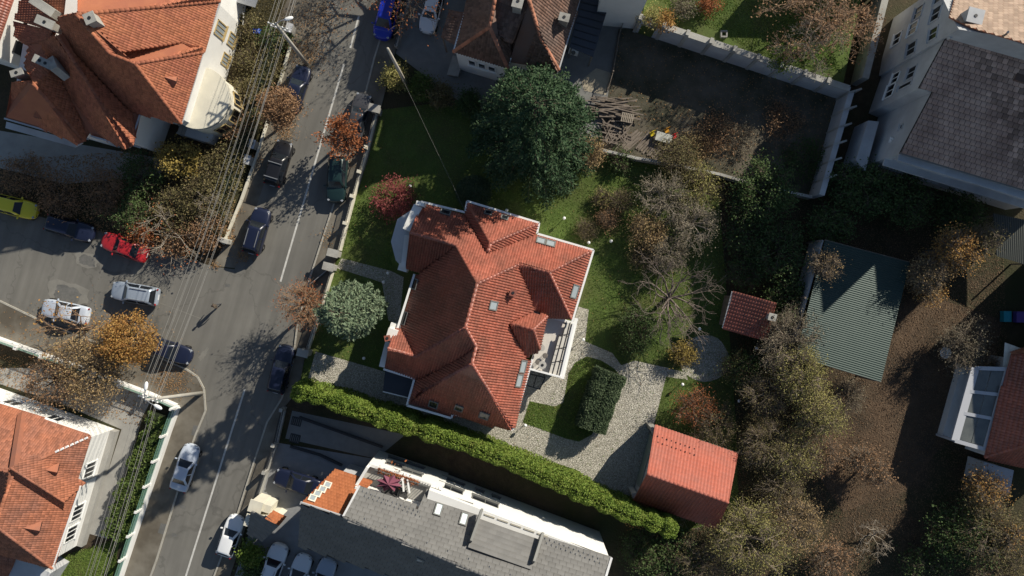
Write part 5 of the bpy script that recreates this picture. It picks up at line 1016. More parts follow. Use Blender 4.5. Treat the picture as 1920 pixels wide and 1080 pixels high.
# ---------------------------------------------------------------- scrap wood, toy table, tubs, clutter
wr = random.Random(5)
def plank(px, py, z, L, ang, w_=0.12, th=0.05, lab=None, tilt=0.0):
    o = MB().box((0, 0, 0), (L, w_, th)).build('plank', M_TIMBER); q = P(px, py, z); o.location = q; o.rotation_euler = (wr.uniform(-.05, .05), tilt, math.radians(ang))
    return tag(o, lab or 'weathered plank lying in the scrap wood pile beside the conifer', 'plank', 'planks in the scrap wood pile')
for k in range(70):
    r = k % 3; plank(wr.uniform(1122, 1180), wr.uniform(182, 222), 0.12 + (k // 12) * 0.09, wr.uniform(1.2, 3.2), wr.uniform(-18, 10), wr.uniform(.05, .13))
for k in range(60):
    plank(wr.uniform(1130, 1172), wr.uniform(224, 268), 0.12 + (k // 12) * 0.09, wr.uniform(0.8, 2.2), wr.choice((wr.uniform(-80, -50), wr.uniform(40, 70), wr.uniform(-25, 0))), wr.uniform(.05, .13))
for k in range(10): plank(1178 + wr.uniform(0, 14), 268 + wr.uniform(-14, 6), 0.06, wr.uniform(1.6, 2.6), wr.uniform(35, 50), .14, .05, 'loose plank on the ground between the wood pile and the toy table')
for k in range(12): plank(1205 + k * 3.5, 262 + k * 2.2 + wr.uniform(-2, 2), 0.06 + 0.02 * (k % 2), wr.uniform(1.6, 2.4), wr.uniform(42, 54), .16, .05, 'dark board laid in a row beside the toy table')
pl = thing('pallet', 'slatted wooden pallet on top of the scrap wood pile', 'pallet', P(1176, 221))
pc = P(1176, 221, 0.75)
for k in range(7): MB().box(pc + Matrix.Rotation(-.2, 3, 'Z') @ Vector((-.5 + k * .166, 0, 0.09)), (0.09, 0.85, 0.03), -.2).build('slat', M_PALEBARK, pl)
for y_ in (-.38, 0, .38): MB().box(pc + Matrix.Rotation(-.2, 3, 'Z') @ Vector((0, y_, 0.0)), (1.15, 0.09, 0.14), -.2).build('bearer', M_PALEBARK, pl)
tt = thing('toy_table', 'pale children\'s plastic table beside the scrap wood pile', 'table', P(1243, 259))
tc = P(1243, 260, 0); bevel(MB().box(tc + Vector((0, 0, .5)), (1.55, 0.85, 0.06), -.28).build('tabletop', mat('pale_plastic', (0.52, 0.52, 0.47), (0.42, 0.42, 0.38), 3, 0.5), tt), .02)
for sx in (-.65, .65):
    for sy in (-.32, .32): MB().box(tc + Matrix.Rotation(-.28, 3, 'Z') @ Vector((sx, sy, .235)), (.07, .07, .47), -.28).build('leg', MATS['pale_plastic'], tt)
for x, y, nm, c in ((1222, 252, 'yellow', (0.72, 0.55, 0.03)), (1249, 246, 'orange', (0.62, 0.30, 0.03)), (1263, 257, 'red', (0.70, 0.03, 0.04))):
    t = thing('toy_chair', nm + ' plastic children\'s chair at the toy table', 'chair', P(x, y), 'children\'s chairs at the toy table'); m_ = mat('plastic_' + nm, c, None, rough=0.4); c0 = P(x, y)
    bevel(MB().box(c0 + Vector((0, 0, .28)), (.42, .4, .05), .4).build('seat', m_, t), .02); bevel(MB().box(c0 + Vector((.05, .2, .5)), (.42, .05, .4), .4).build('backrest', m_, t), .02)
    for sx in (-.16, .16):
        for sy in (-.15, .15): MB().box(c0 + Matrix.Rotation(.4, 3, 'Z') @ Vector((sx, sy, .13)), (.05, .05, .26)).build('leg', m_, t)
def tub(x, y, c, nm, lb, sz):
    t = thing('plastic_tub', lb, 'tub', P(x, y)); c0 = P(x, y); m_ = mat('tub_' + nm, c, None, rough=0.4)
    for sx, sy, dx, dy in ((sz[0], .05, 0, sz[1] / 2 - .025), (sz[0], .05, 0, -sz[1] / 2 + .025), (.05, sz[1] - .1, sz[0] / 2 - .025, 0), (.05, sz[1] - .1, -sz[0] / 2 + .025, 0)): MB().box(c0 + Vector((dx, dy, .36)), (sx, sy, .6)).build('side', m_, t)
    MB().box(c0 + Vector((0, 0, .34)), (sz[0] - .1, sz[1] - .1, .56)).build('contents', m_, t)
tub(1881, 593, (0.02, 0.28, 0.36), 'teal', 'teal plastic tub in the shade at the right edge', (.7, 1.0)); tub(1908, 594, (0.12, 0.08, 0.32), 'purple', 'purple plastic tub in the shade at the right edge', (1.0, 1.0))
bt = thing('basin', 'white broken basin lying on the bare soil beside the grey bush', 'basin', P(1769, 661)); c0 = P(1769, 661)
MB().lathe(c0 + Vector((0, 0, .0)), [(0.35, 0), (0.5, .35), (0.56, .38), (0.56, .42), (0.46, .40), (0.30, .12), (0.02, .10)], 9).build('bowl', M_TRIM, bt)
tarp = thing('blue_tarp', 'crumpled blue plastic sheet on the grass beside the lit facade', 'tarp', P(481, 59)); V = []
for i in range(7):
    for j in range(5): V.append(P(475 + i * 2.6 + wr.uniform(-1, 1), 54 + j * 2.4 + wr.uniform(-1, 1), 0) + Vector((0, 0, .06 + wr.uniform(0, .28))))
MB().add(V, [[i * 5 + j, i * 5 + j + 1, (i + 1) * 5 + j + 1, (i + 1) * 5 + j] for i in range(6) for j in range(4)]).build('sheet', mat('blue_plastic', (0.03, 0.08, 0.40), None, rough=0.4), tarp)
sh2 = thing('tool_shed', 'flat pale shed roof cut off by the top edge above the blue sheet', 'shed', P(462, -12)); MB().prism(PS([(438, 0), (476, 12), (490, -30), (452, -42)]), -.05, 2.2).build('wall', M_GREYW, sh2); MB().prism(PS([(436, 2), (478, 14), (494, -32), (450, -46)], 2.3), 2.2, 2.32).build('roof', M_GALV, sh2)
for x, y, lb in ((556, 790, 'upper dark drain grate of the ramp drive'), (553, 822, 'lower dark drain grate of the ramp drive')):
    t = thing('drain_grate', lb, 'grate', P(x, y)); MB().box(P(x, y) + Vector((0, 0, .03)), (0.95, 0.8, 0.06), -.25).build('frame', M_DARK, t)
    for k in range(5): MB().box(P(x - 7 + k * 3.5, y + (k - 2) * .9) + Vector((0, 0, .08)), (0.05, 0.6, 0.04), -.25).build('bar', M_FRAME, t)
for pts, lb in ((((562, 782), (612, 800), (718, 838)), 'dark low kerb along the upper side of the ramp'), (((545, 836), (600, 852), (642, 872)), 'dark low kerb along the lower side of the ramp')):
    t = thing('ramp_kerb', lb, 'kerb', P(*pts[0]))
    for p, q in zip(pts[:-1], pts[1:]): MB().beam(P(*p) + Vector((0, 0, .12)), P(*q) + Vector((0, 0, .12)), .22, .26).build('kerb_block', M_DARK, t)
pf = thing('panel_frame', 'small square grey frame standing on the raised garden lawn', 'frame', P(1357, 64, 2.2)); 
for s, (dx, dy, sx, sy) in enumerate(((0, .25, .6, .12), (0, -.25, .6, .12), (.25, 0, .12, .4), (-.25, 0, .12, .4))): MB().box(P(1357, 64, 2.35) + Vector((dx, dy, 0)), (sx, sy, .3)).build('edge', M_CONC, pf)

# ---------------------------------------------------------------- the pedestrian
def person(px, py, ang):
    q = P(px, py, 0); root = thing('person', 'person in a dark brown jacket and grey trousers walking across the junction', 'person', (q.x, q.y, 0.014), None, math.radians(ang))
    J = {'pel': (0, 0, .95), 'wai': (0, 0, 1.10), 'che': (.02, 0, 1.32), 'nek': (.02, 0, 1.48), 'hd0': (.03, 0, 1.56), 'hd1': (.04, 0, 1.64), 'hd2': (.035, 0, 1.72)}
    Rr = {'pel': .15, 'wai': .135, 'che': .155, 'nek': .062, 'hd0': .075, 'hd1': .098, 'hd2': .085}
    E = [('pel', 'wai'), ('wai', 'che'), ('che', 'nek'), ('nek', 'hd0'), ('hd0', 'hd1'), ('hd1', 'hd2')]
    for s, sg in (('l', 1), ('r', -1)):
        st = sg * .20
        J.update({s + 'hip': (.0, sg * .09, .90), s + 'kne': (st * .9 + .05, sg * .10, .50), s + 'ank': (st * 1.2 - .04, sg * .10, .09), s + 'toe': (st * 1.2 + .13, sg * .11, .04),
                  s + 'sho': (.01, sg * .19, 1.42), s + 'elb': (-st * .5 - .03, sg * .25, 1.15), s + 'wri': (-st * .7 + .08, sg * .25, .92), s + 'pal': (-st * .7 + .12, sg * .25, .84)})
        Rr.update({s + 'hip': .10, s + 'kne': .068, s + 'ank': .05, s + 'toe': .04, s + 'sho': .075, s + 'elb': .055, s + 'wri': .036, s + 'pal': .036})
        E += [('pel', s + 'hip'), (s + 'hip', s + 'kne'), (s + 'kne', s + 'ank'), (s + 'ank', s + 'toe'), ('che', s + 'sho'), (s + 'sho', s + 'elb'), (s + 'elb', s + 'wri'), (s + 'wri', s + 'pal')]
        pa = Vector(J[s + 'pal'])
        for k in range(4):
            J[f'{s}f{k}'] = tuple(pa + Vector((-.03 + k * .02, 0, -.05))); J[f'{s}g{k}'] = tuple(pa + Vector((-.02 + k * .02, -sg * .012, -.09 + .008 * abs(k - 2)))); Rr[f'{s}f{k}'] = .010; Rr[f'{s}g{k}'] = .008
            E += [(s + 'pal', f'{s}f{k}'), (f'{s}f{k}', f'{s}g{k}')]
        J[s + 't'] = tuple(pa + Vector((.045, 0, -.01))); Rr[s + 't'] = .011; E.append((s + 'pal', s + 't'))
    ks = list(J); me = bpy.data.meshes.new('body'); me.from_pydata([J[k] for k in ks], [(ks.index(a_), ks.index(b_)) for a_, b_ in E], [])
    ob = bpy.data.objects.new('tmp_body', me); COL.objects.link(ob); sm = ob.modifiers.new('s', 'SKIN'); sm.use_smooth_shade = True
    for i, k in enumerate(ks): v = me.skin_vertices[0].data[i]; v.radius = (Rr[k], Rr[k]); v.use_root = (k == 'pel')
    ob.modifiers.new('u', 'SUBSURF').levels = 1
    dg = bpy.context.evaluated_depsgraph_get(); m2 = bpy.data.meshes.new_from_object(ob.evaluated_get(dg)); bpy.data.objects.remove(ob)
    mts = [mat('skin', (0.5, 0.3, 0.22), None, rough=.6), mat('jacket', (0.075, 0.06, 0.045), None, rough=.9), mat('trousers', (0.06, 0.06, 0.065), None, rough=.9), mat('shoes', (0.02, 0.02, 0.02), None, rough=.6)]
    m2.materials.clear()
    for m_ in mts: m2.materials.append(m_)
    for p in m2.polygons:
        c = p.center; p.material_index = 0 if c.z > 1.50 or (abs(c.y) > .19 and c.z < .90) else 3 if c.z < .11 else 2 if c.z < .93 else 1
    body = link('body', m2, None, root, False)
    hv = []; 
    MB().lathe((.02, 0, 1.66), [(.098, 0), (.108, .04), (.10, .09), (.06, .13), (.01, .145)], 14).build('hair', mat('hair', (0.03, 0.02, 0.015), None, rough=.7), root, True, False)
    MB().add([(.125, 0, 1.66), (.10, -.016, 1.635), (.10, .016, 1.635), (.10, 0, 1.69), (.13, 0, 1.64)], [[0, 1, 4], [0, 4, 2], [0, 3, 1], [0, 2, 3], [1, 2, 4]]).build('nose', mts[0], root, False, False)
    for s in (-1, 1): MB().lathe((.118, s * .035, 1.68), [(.004, -.008), (.012, 0), (.004, .008)], 8).build('eye', M_DARK, root, False, False); MB().lathe((.03, s * .10, 1.64), [(.008, -.03), (.02, 0), (.008, .03)], 8).build('ear', mts[0], root, False, False)
    MB().box((.118, 0, 1.605), (.012, .045, .01)).build('mouth', mat('lips', (.35, .14, .12), None), root, False, False)
person(412, 573, 200)
# ---------------------------------------------------------------- vegetation
def leaf_quads(C, size, rng, up=0.35, aspect=0.6, sj=0.35, dirs=None):
    """small pointed leaf faces (two triangles' worth each) at centres C -> V, F"""
    n = len(C); nrm = rng.normal(size=(n, 3)); nrm[:, 2] = np.abs(nrm[:, 2]) + up; nrm /= np.linalg.norm(nrm, axis=1)[:, None]
    t = dirs if dirs is not None else rng.normal(size=(n, 3)); t = t - nrm * (t * nrm).sum(1)[:, None]; t /= np.linalg.norm(t, axis=1)[:, None] + 1e-9
    b = np.cross(nrm, t); s = size * (1 + sj * rng.uniform(-1, 1, n))[:, None]
    V = np.empty((n, 4, 3)); V[:, 0] = C - t * s * 0.5; V[:, 1] = C + b * s * 0.5 * aspect + nrm * s * 0.08; V[:, 2] = C + t * s * 0.5; V[:, 3] = C - b * s * 0.5 * aspect + nrm * s * 0.08
    return V.reshape(-1, 3), np.arange(4 * n).reshape(n, 4)
def seg_tubes(A, B, ra, rb, k=4):
    """many tapered branch segments at once"""
    A = np.asarray(A); B = np.asarray(B); n = len(A); d = B - A; d /= np.linalg.norm(d, axis=1)[:, None] + 1e-9
    h = np.where(np.abs(d[:, 2:3]) < 0.9, np.array([[0, 0, 1.0]]), np.array([[1.0, 0, 0]])); s = np.cross(d, h); s /= np.linalg.norm(s, axis=1)[:, None] + 1e-9; u = np.cross(d, s)
    V = np.empty((n, 2, k, 3)); ra = np.asarray(ra)[:, None]; rb = np.asarray(rb)[:, None]
    for j in range(k):
        an = 2 * math.pi * j / k; o = s * math.cos(an) + u * math.sin(an); V[:, 0, j] = A + o * ra; V[:, 1, j] = B + o * rb
    base = (np.arange(n) * 2 * k)[:, None]; F = []
    for j in range(k): F.append(base + np.array([[j, (j + 1) % k, k + (j + 1) % k, k + j]]))
    return V.reshape(-1, 3), np.concatenate(F)
def crown_points(rng, n, R, hz, lump=0.35, shell=0.55, nl=9):
    """points through an uneven ellipsoid crown (centre at origin)"""
    d = rng.normal(size=(n, 3)); d /= np.linalg.norm(d, axis=1)[:, None]
    L = rng.normal(size=(nl, 3)); L /= np.linalg.norm(L, axis=1)[:, None]; am = rng.uniform(0.4, 1, nl)
    f = 1 - lump + lump * np.max(np.clip((d @ L.T - 0.55) / 0.45, 0, 1) * am, axis=1) * 1.25
    r = (shell + (1 - shell) * rng.uniform(0, 1, n)) * f
    return d * r[:, None] * np.array([R, R, hz])
def tree(name, label, px, py, R, h, mtl, leaves, cz=None, hz=None, lsize=0.28, bark=None, tips=70, clump=0.5, seed=0, trunk_r=None, group=None, cat='tree', twigs=3, lump=0.4, shell=0.5, inner=None, off=(0, 0), twig_len=0.5, ground=0.0, aspect=0.6, z_lo=-0.55):
    """broad-leaved tree or shrub: trunk, limbs to scattered tips, leaf clumps (or bare twigs) round the tips. px, py: middle of the crown as seen; R in metres"""
    rng = np.random.default_rng(1000 + seed); hz = hz or h * 0.42; cz = cz or (h - hz)
    c = P(px, py, cz + ground); bx, by = c.x + off[0], c.y + off[1]
    root = thing(name, label, cat, (bx, by, ground), group); bark = bark or M_BARK
    cen = np.array([c.x, c.y, cz + ground]); T = crown_points(rng, tips, R * 0.92, hz * 0.92, lump, shell); T = T[T[:, 2] > hz * z_lo] + cen
    T[:, 2] = np.maximum(T[:, 2], ground + 0.12)
    nl = max(4, min(9, tips // 9)); tr = trunk_r or 0.028 * h + 0.03
    top = np.array([c.x, c.y, cz + ground - hz * 0.25]); A = []; B = []; ra = []; rb = []
    b0 = np.array([bx, by, ground - 0.05]); m0 = (b0 + top) / 2 + rng.normal(size=3) * [0.12, 0.12, 0]
    for p, q, r0, r1 in ((b0, m0, tr, tr * .85), (m0, top, tr * .85, tr * .65)): A.append(p); B.append(q); ra.append(r0); rb.append(r1)
    ang = rng.uniform(0, 6.28); nodes = []
    for i in range(nl):
        an = ang + i * 2 * math.pi / nl + rng.uniform(-.3, .3); st = m0 + (top - m0) * rng.uniform(.1, 1)
        e = cen + np.array([math.cos(an) * R * .55, math.sin(an) * R * .55, hz * rng.uniform(-.1, .5)]); mid = (st + e) / 2 + np.array([0, 0, hz * .12]) + rng.normal(size=3) * R * .05
        A += [st, mid]; B += [mid, e]; ra += [tr * .5, tr * .36]; rb += [tr * .36, tr * .2]; nodes += [st, mid, e, (mid + e) / 2]
    nodes += [top, top + (cen - top) * .8]; A.append(top); B.append(top + (cen - top) * 1.4); ra.append(tr * .6); rb.append(tr * .2); nodes.append(top + (cen - top) * 1.4)
    ND = np.array(nodes); tA, tB, tra, trb = [], [], [], []
    for t in T:
        k = int(np.argmin(((ND - t) ** 2).sum(1) + rng.uniform(0, .3) * R * R * .2)); s = ND[k]; mid = s * .5 + t * .5 + rng.normal(size=3) * R * .06
        A += [s, mid]; B += [mid, t]; r = max(.010, tr * .16); ra += [r, r * .7]; rb += [r * .7, r * .4]
        for j in range(twigs):
            dv = (t - cen); dv = dv / (np.linalg.norm(dv) + 1e-6) + rng.normal(size=3) * .75; st = mid + (t - mid) * rng.uniform(.3, 1); e = st + dv * twig_len * rng.uniform(.5, 1.2) * (0.5 + R * .12)
            e[2] = max(e[2], ground + 0.08); tA.append(st); tB.append(e); tra.append(r * .45); trb.append(r * .2)
    V, F = seg_tubes(A, B, ra, rb, 6); link('trunk', mesh_np('trunk', V, F, True), bark, root)
    CV = []; CF = []; MI = []; o = 0
    if tA:
        V, F = seg_tubes(tA, tB, np.maximum(tra, .009), np.maximum(trb, .006), 3); CV.append(V); CF.append(F); MI.append(np.ones(len(F), int)); o += len(V)
    if leaves:
        src = np.array(list(T) + tB) if tB else T; k = rng.integers(0, len(src), leaves); C = src[k] + rng.normal(size=(leaves, 3)) * clump * np.array([1, 1, .7])
        if inner:
            nI = int(leaves * inner); C[:nI] = crown_points(rng, nI, R, hz, lump, 0.75) + cen
        C[:, 2] = np.maximum(C[:, 2], ground + 0.04)
        V, F = leaf_quads(C, lsize, rng, aspect=aspect); CV.append(V); CF.append(F + o); MI.append(np.zeros(len(F), int))
    if CV: tag(link('crown', mesh_np('crown', np.concatenate(CV), np.concatenate(CF), False, np.concatenate(MI)), [mtl or bark, bark], root), kind='stuff')
    return root
def bare_tree(name, label, px, py, R, h, bark, seed=0, depth=4, ground=0.0, spread=1.0, group=None, leaves=0, mtl=None, lsize=.2, off=(0, 0), rmul=1.0, nb=6):
    """branching skeleton grown from the trunk, every fork thinner"""
    rng = np.random.default_rng(2000 + seed); c = P(px, py, h * .6 + ground); bx, by = c.x + off[0], c.y + off[1]
    root = thing(name, label, 'tree', (bx, by, ground), group); A, B, ra, rb, tips = [], [], [], [], []
    def grow(p, d, L, r, dep):
        n = 3; q = p
        for i in range(n):
            d = d + rng.normal(size=3) * .16; d /= np.linalg.norm(d); e = q + d * L / n; r2 = r * (1 - .42 * (i + 1) / n); A.append(q); B.append(e); ra.append(r * (1 - .42 * i / n)); rb.append(r2); q = e
            if dep > 0 and i > 0 and rng.uniform() < .8:
                s = d + rng.normal(size=3) * .8 * spread; s[2] += .12; s /= np.linalg.norm(s); grow(q, s, L * rng.uniform(.5, .8), r2 * .62, dep - 1)
        if dep > 0:
            for k in range(2):
                s = d + rng.normal(size=3) * .55 * spread; s[2] += .1; s /= np.linalg.norm(s); grow(q, s, L * rng.uniform(.6, .85), r2 * .75, dep - 1)
        else: tips.append(q)
    tr = (.03 * h + .02) * rmul; st = np.array([bx, by, ground - .05]); tp = np.array([c.x, c.y, ground + h * .28]); A.append(st); B.append(tp); ra.append(tr); rb.append(tr * .8)
    for i in range(nb):
        an = i * 6.283 / nb + rng.uniform(-.4, .4); el = rng.uniform(.25, .9); dv = np.array([math.cos(an) * math.cos(el), math.sin(an) * math.cos(el), math.sin(el)]); grow(tp - np.array([0, 0, rng.uniform(0, .1) * h]), dv, R * .48, tr * .55, depth - 1)
    A_, B_ = np.array(A), np.array(B); B_[:, 2] = np.maximum(B_[:, 2], ground + .1); A_[1:, 2] = np.maximum(A_[1:, 2], ground + .1)
    V, F = seg_tubes(A_[:1], B_[:1], ra[:1], rb[:1], 8); link('trunk', mesh_np('trunk', V, F, True), bark, root)
    V, F = seg_tubes(A_[1:], B_[1:], np.maximum(ra[1:], .012), np.maximum(rb[1:], .010), 4); mi = np.zeros(len(F), int)
    if leaves:
        T = np.array(tips); C = T[rng.integers(0, len(T), leaves)] + rng.normal(size=(leaves, 3)) * .3; C[:, 2] = np.maximum(C[:, 2], ground + .05); V2, F2 = leaf_quads(C, lsize, rng); F = np.concatenate([F, F2 + len(V)]); V = np.concatenate([V, V2]); mi = np.concatenate([mi, np.ones(len(F2), int)])
    tag(link('crown', mesh_np('crown', V, F, False, mi), [bark, mtl or bark], root), kind='stuff')
    return root
def conifer(name, label, px, py, R, h, mtl, seed=0, whorls=16, per=13, lsize=.42, top_px=None, round_=0.0, dens=34, lz=1.0, core=None, pw=.8, jit=.14, side=.17):
    """needle tree: boughs in whorls, each clothed in sprays. px, py: middle of the crown seen from above"""
    rng = np.random.default_rng(3000 + seed); z_mid = h * .35; c = P(px, py, z_mid); root = thing(name, label, 'tree', (c.x, c.y, 0))
    A, B, ra, rb, C, D = [], [], [], [], [], []
    for wv in range(whorls):
        t = wv / (whorls - 1); z = lz + (h - lz) * (t ** 0.95); rad = R * ((1 - t) ** pw if not round_ else (1 - t ** round_) ** .5 * (1 if t > .25 else .75 + t)) + .18
        for k in range(max(5, int(per * (.35 + .65 * rad / R)))):
            an = rng.uniform(0, 6.283); L = rad * rng.uniform(.94 - jit, .94 + jit); dv = np.array([math.cos(an), math.sin(an), 0]); p = np.array([c.x, c.y, z]); dz = rng.uniform(-.05, .22) * L
            e = p + dv * L + np.array([0, 0, dz - .06 * L]); m = p + dv * L * .55 + np.array([0, 0, dz * .55 + .05 * L]); A += [p, m]; B += [m, e]; ra += [.05 + .012 * L, .03]; rb += [.03, .012]
            n = max(6, int(dens * L / R)); f = rng.uniform(.25, 1.03, n) ** .7; q = np.where(f[:, None] < .55, p + (m - p) * (f / .55)[:, None], m + (e - m) * ((f - .55) / .45)[:, None]); sd_ = np.array([-dv[1], dv[0], 0]); off = rng.normal(size=n) * side * L * (1.1 - f * .75)
            q = q + sd_ * off[:, None] + rng.normal(size=(n, 3)) * .10; C.append(q); D.append(dv + sd_ * np.sign(off)[:, None] * .8 + rng.normal(size=(n, 3)) * .3)
    V, F = seg_tubes([np.array([c.x, c.y, -.05])], [np.array([c.x, c.y, h])], [.02 * h + .05], [.02], 8); link('trunk', mesh_np('trunk', V, F, True), M_BARK, root)
    V, F = seg_tubes(A, B, ra, rb, 4); tag(link('boughs', mesh_np('boughs', V, F), M_BARK, root), kind='stuff')
    C = np.concatenate(C); D = np.concatenate(D); C[:, 2] = np.maximum(C[:, 2], .1); V, F = leaf_quads(C, lsize, rng, up=.8, aspect=.42, dirs=D)
    tag(link('crown', mesh_np('crown', V, F), mtl, root), kind='stuff'); return root
def hedge(name, label, pts, wd, ht, mtl, n, seed=0, lsize=.2, core_mat=None, bulge=.25, taper=1.0):
    rng = np.random.default_rng(4000 + seed); W = [P(*p) for p in pts]; root = thing(name, label, 'hedge', W[0])
    Ls = [(b - a).length for a, b in zip(W[:-1], W[1:])]; tot = sum(Ls); m = MB()
    for a, b in zip(W[:-1], W[1:]): m.beam(a + Vector((0, 0, ht * .42)), b + Vector((0, 0, ht * .42)), wd * .62, ht * .84)
    m.build('stems', core_mat or mat('hedge_core', (0.02, 0.028, 0.012), None), root)
    s = rng.uniform(0, tot, n); cum = np.cumsum([0] + Ls); i = np.clip(np.searchsorted(cum, s) - 1, 0, len(Ls) - 1); f = (s - cum[i]) / np.array(Ls)[i]
    Wn = np.array([tuple(p) for p in W]); p = Wn[i] + (Wn[i + 1] - Wn[i]) * f[:, None]; d = (Wn[i + 1] - Wn[i]); d /= np.linalg.norm(d, axis=1)[:, None]; sd_ = np.stack([-d[:, 1], d[:, 0], 0 * s], 1)
    ph = rng.uniform(0, 6.28, 6); lob = 1 + bulge * (np.abs(np.sin(s * 1.7 + ph[0] + 1.3 * np.sin(s * .37))) * .7 + .6 * np.sin(s * .53 + ph[1]) * np.sin(s * .91 + ph[3]) + .4 * np.sin(s * 3.7 + ph[2] + 2 * np.sin(s * .7)) - .4)
    an = rng.uniform(-.35, math.pi + .35, n); ex = .62; cx = np.sign(np.cos(an)) * np.abs(np.cos(an)) ** ex; cz_ = np.maximum(np.sin(an), -.1); cz_ = np.sign(cz_) * np.abs(cz_) ** ex
    dep = rng.uniform(.84, 1.04, n); low = rng.uniform(0, 1, n) < .3; zz = np.where(low & (np.abs(cx) > .8), rng.uniform(.05, 1, n) * .5, .5 + .5 * np.clip(cz_, 0, 1)) * ht * (1 + (lob - 1) * .35)
    C = p + sd_ * (cx * wd * .5 * dep * lob)[:, None]; C[:, 2] = np.maximum(.04, zz * (dep ** .6)) + rng.normal(size=n) * .05
    V, F = leaf_quads(C, lsize, rng, up=.5); tag(link('foliage', mesh_np('foliage', V, F), mtl, root), kind='stuff'); return root

LF_ORANGE = leafmat('orange_leaves', [(0.24, 0.11, 0.035), (0.40, 0.20, 0.06), (0.46, 0.29, 0.09), (0.33, 0.16, 0.055)])
LF_RUST = leafmat('rust_leaves', [(0.20, 0.07, 0.03), (0.36, 0.13, 0.05), (0.28, 0.09, 0.035)])
LF_BROWN = leafmat('brown_leaves', [(0.20, 0.12, 0.06), (0.34, 0.20, 0.11), (0.26, 0.16, 0.09)])
LF_TAN = leafmat('tan_leaves', [(0.28, 0.20, 0.10), (0.42, 0.30, 0.15), (0.24, 0.15, 0.07)])
LF_YELLOW = leafmat('yellow_leaves', [(0.26, 0.19, 0.05), (0.38, 0.28, 0.075), (0.18, 0.155, 0.05)])
LF_OLIVE = leafmat('olive_leaves', [(0.085, 0.085, 0.035), (0.15, 0.135, 0.055), (0.21, 0.17, 0.08), (0.12, 0.09, 0.05)])
LF_YGREEN = leafmat('yellowgreen_leaves', [(0.16, 0.16, 0.055), (0.28, 0.265, 0.085), (0.34, 0.30, 0.11), (0.21, 0.17, 0.085)])
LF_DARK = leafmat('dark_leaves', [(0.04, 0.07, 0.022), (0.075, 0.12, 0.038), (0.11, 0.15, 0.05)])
LF_GREEN = leafmat('green_leaves', [(0.05, 0.085, 0.02), (0.10, 0.15, 0.035), (0.15, 0.18, 0.05)])
LF_HEDGE = leafmat('thuja', [(0.065, 0.11, 0.018), (0.13, 0.20, 0.03), (0.20, 0.265, 0.045), (0.18, 0.18, 0.05)])
LF_RED = leafmat('red_leaves', [(0.19, 0.04, 0.045), (0.29, 0.08, 0.075), (0.16, 0.03, 0.035)])
LF_SPRUCE = leafmat('spruce_needles', [(0.020, 0.048, 0.020), (0.040, 0.080, 0.034), (0.075, 0.12, 0.055)], .1)
LF_BLUE = leafmat('blue_needles', [(0.09, 0.13, 0.075), (0.15, 0.20, 0.12), (0.21, 0.25, 0.15)], .1)
LF_GREY = leafmat('grey_leaves', [(0.15, 0.125, 0.08), (0.24, 0.21, 0.145), (0.12, 0.095, 0.06)])
LF_SHEARED = leafmat('box_leaves', [(0.035, 0.058, 0.028), (0.065, 0.095, 0.045), (0.11, 0.14, 0.075)], .1)

conifer('spruce_tree', 'large dark green spruce with star-shaped crown above the villa', 1003, 236, 5.7, 15.5, LF_SPRUCE, 1, 22, 19, .27, dens=210, pw=.6, jit=.2, side=.12)
conifer('pine_tree', 'tall round blue-green pine beside the villa gate', 672, 580, 2.1, 15.5, LF_BLUE, 2, 26, 11, .27, round_=2.2, dens=90, lz=2.5, jit=.24, side=.12)
tree('red_shrub', 'dense wine red shrub left of the villa', 738, 372, 2.2, 2.9, LF_RED, 2600, cz=1.5, hz=1.4, lsize=.16, bark=mat('red_bark', (0.22, 0.07, 0.06), (0.30, 0.10, 0.08), 5), tips=130, clump=.2, seed=3, cat='shrub', twigs=5, lump=.25)
tree('box_bush', 'round clipped dark green bush behind the villa north wing', 889, 362, 1.75, 2.2, LF_SHEARED, 9000, cz=1.0, hz=1.1, lsize=.13, tips=60, clump=.1, seed=4, cat='bush', inner=.9, lump=.05, twigs=0)
# street trees
tree('street_tree', 'small street tree with rust red leaves between two dark cars', 645, 256, 2.2, 4.8, LF_RUST, 1900, cz=3.6, hz=1.2, lsize=.2, tips=70, clump=.22, seed=5, off=(.3, -.9))
tree('street_tree', 'brown leaved street tree between two dark cars on the upper left pavement', 522, 200, 2.2, 4.6, LF_BROWN, 5600, cz=3.3, hz=1.3, lsize=.16, tips=110, clump=.25, seed=6, off=(-.1, -.8))
tree('street_tree', 'nearly bare orange twigged tree on the pavement beside the round pine', 568, 570, 2.5, 5.8, LF_RUST, 900, cz=3.9, hz=1.7, lsize=.15, bark=mat('tan_bark', (0.24, 0.15, 0.09), (0.32, 0.21, 0.13), 5), tips=150, clump=.25, seed=7, twigs=6, off=(.9, -.2), twig_len=.7)
tree('street_tree', 'bright orange leaved tree beside the navy sedan at the junction', 237, 632, 2.7, 5.6, LF_ORANGE, 9500, cz=4.0, hz=1.6, lsize=.17, tips=120, clump=.3, seed=8, off=(.6, .3))
tree('street_tree', 'broad brown and gold tree overhanging the white wall at the junction', 170, 695, 4.0, 5.2, LF_TAN, 6500, cz=3.4, hz=1.5, lsize=.15, tips=170, clump=.35, seed=9, twigs=5)
tree('street_tree', 'rust coloured thin tree over the corner of the side street lower wall', 98, 712, 3.0, 5.0, LF_BROWN, 1600, cz=3.3, hz=1.4, lsize=.18, tips=150, clump=.3, seed=10, twigs=6)
bare_tree('street_tree', 'bare thorny tree reaching over the pale silver sedan', 135, 618, 3.4, 4.8, mat('tan_bark', (0.24, 0.15, 0.09)), 11, 4, leaves=250, mtl=LF_ORANGE)
bare_tree('street_tree', 'leafless pale tree with orange leaves at its foot beside the red sedan', 305, 430, 3.4, 4.5, M_PALEBARK, 12, 4, leaves=160, mtl=LF_RUST)
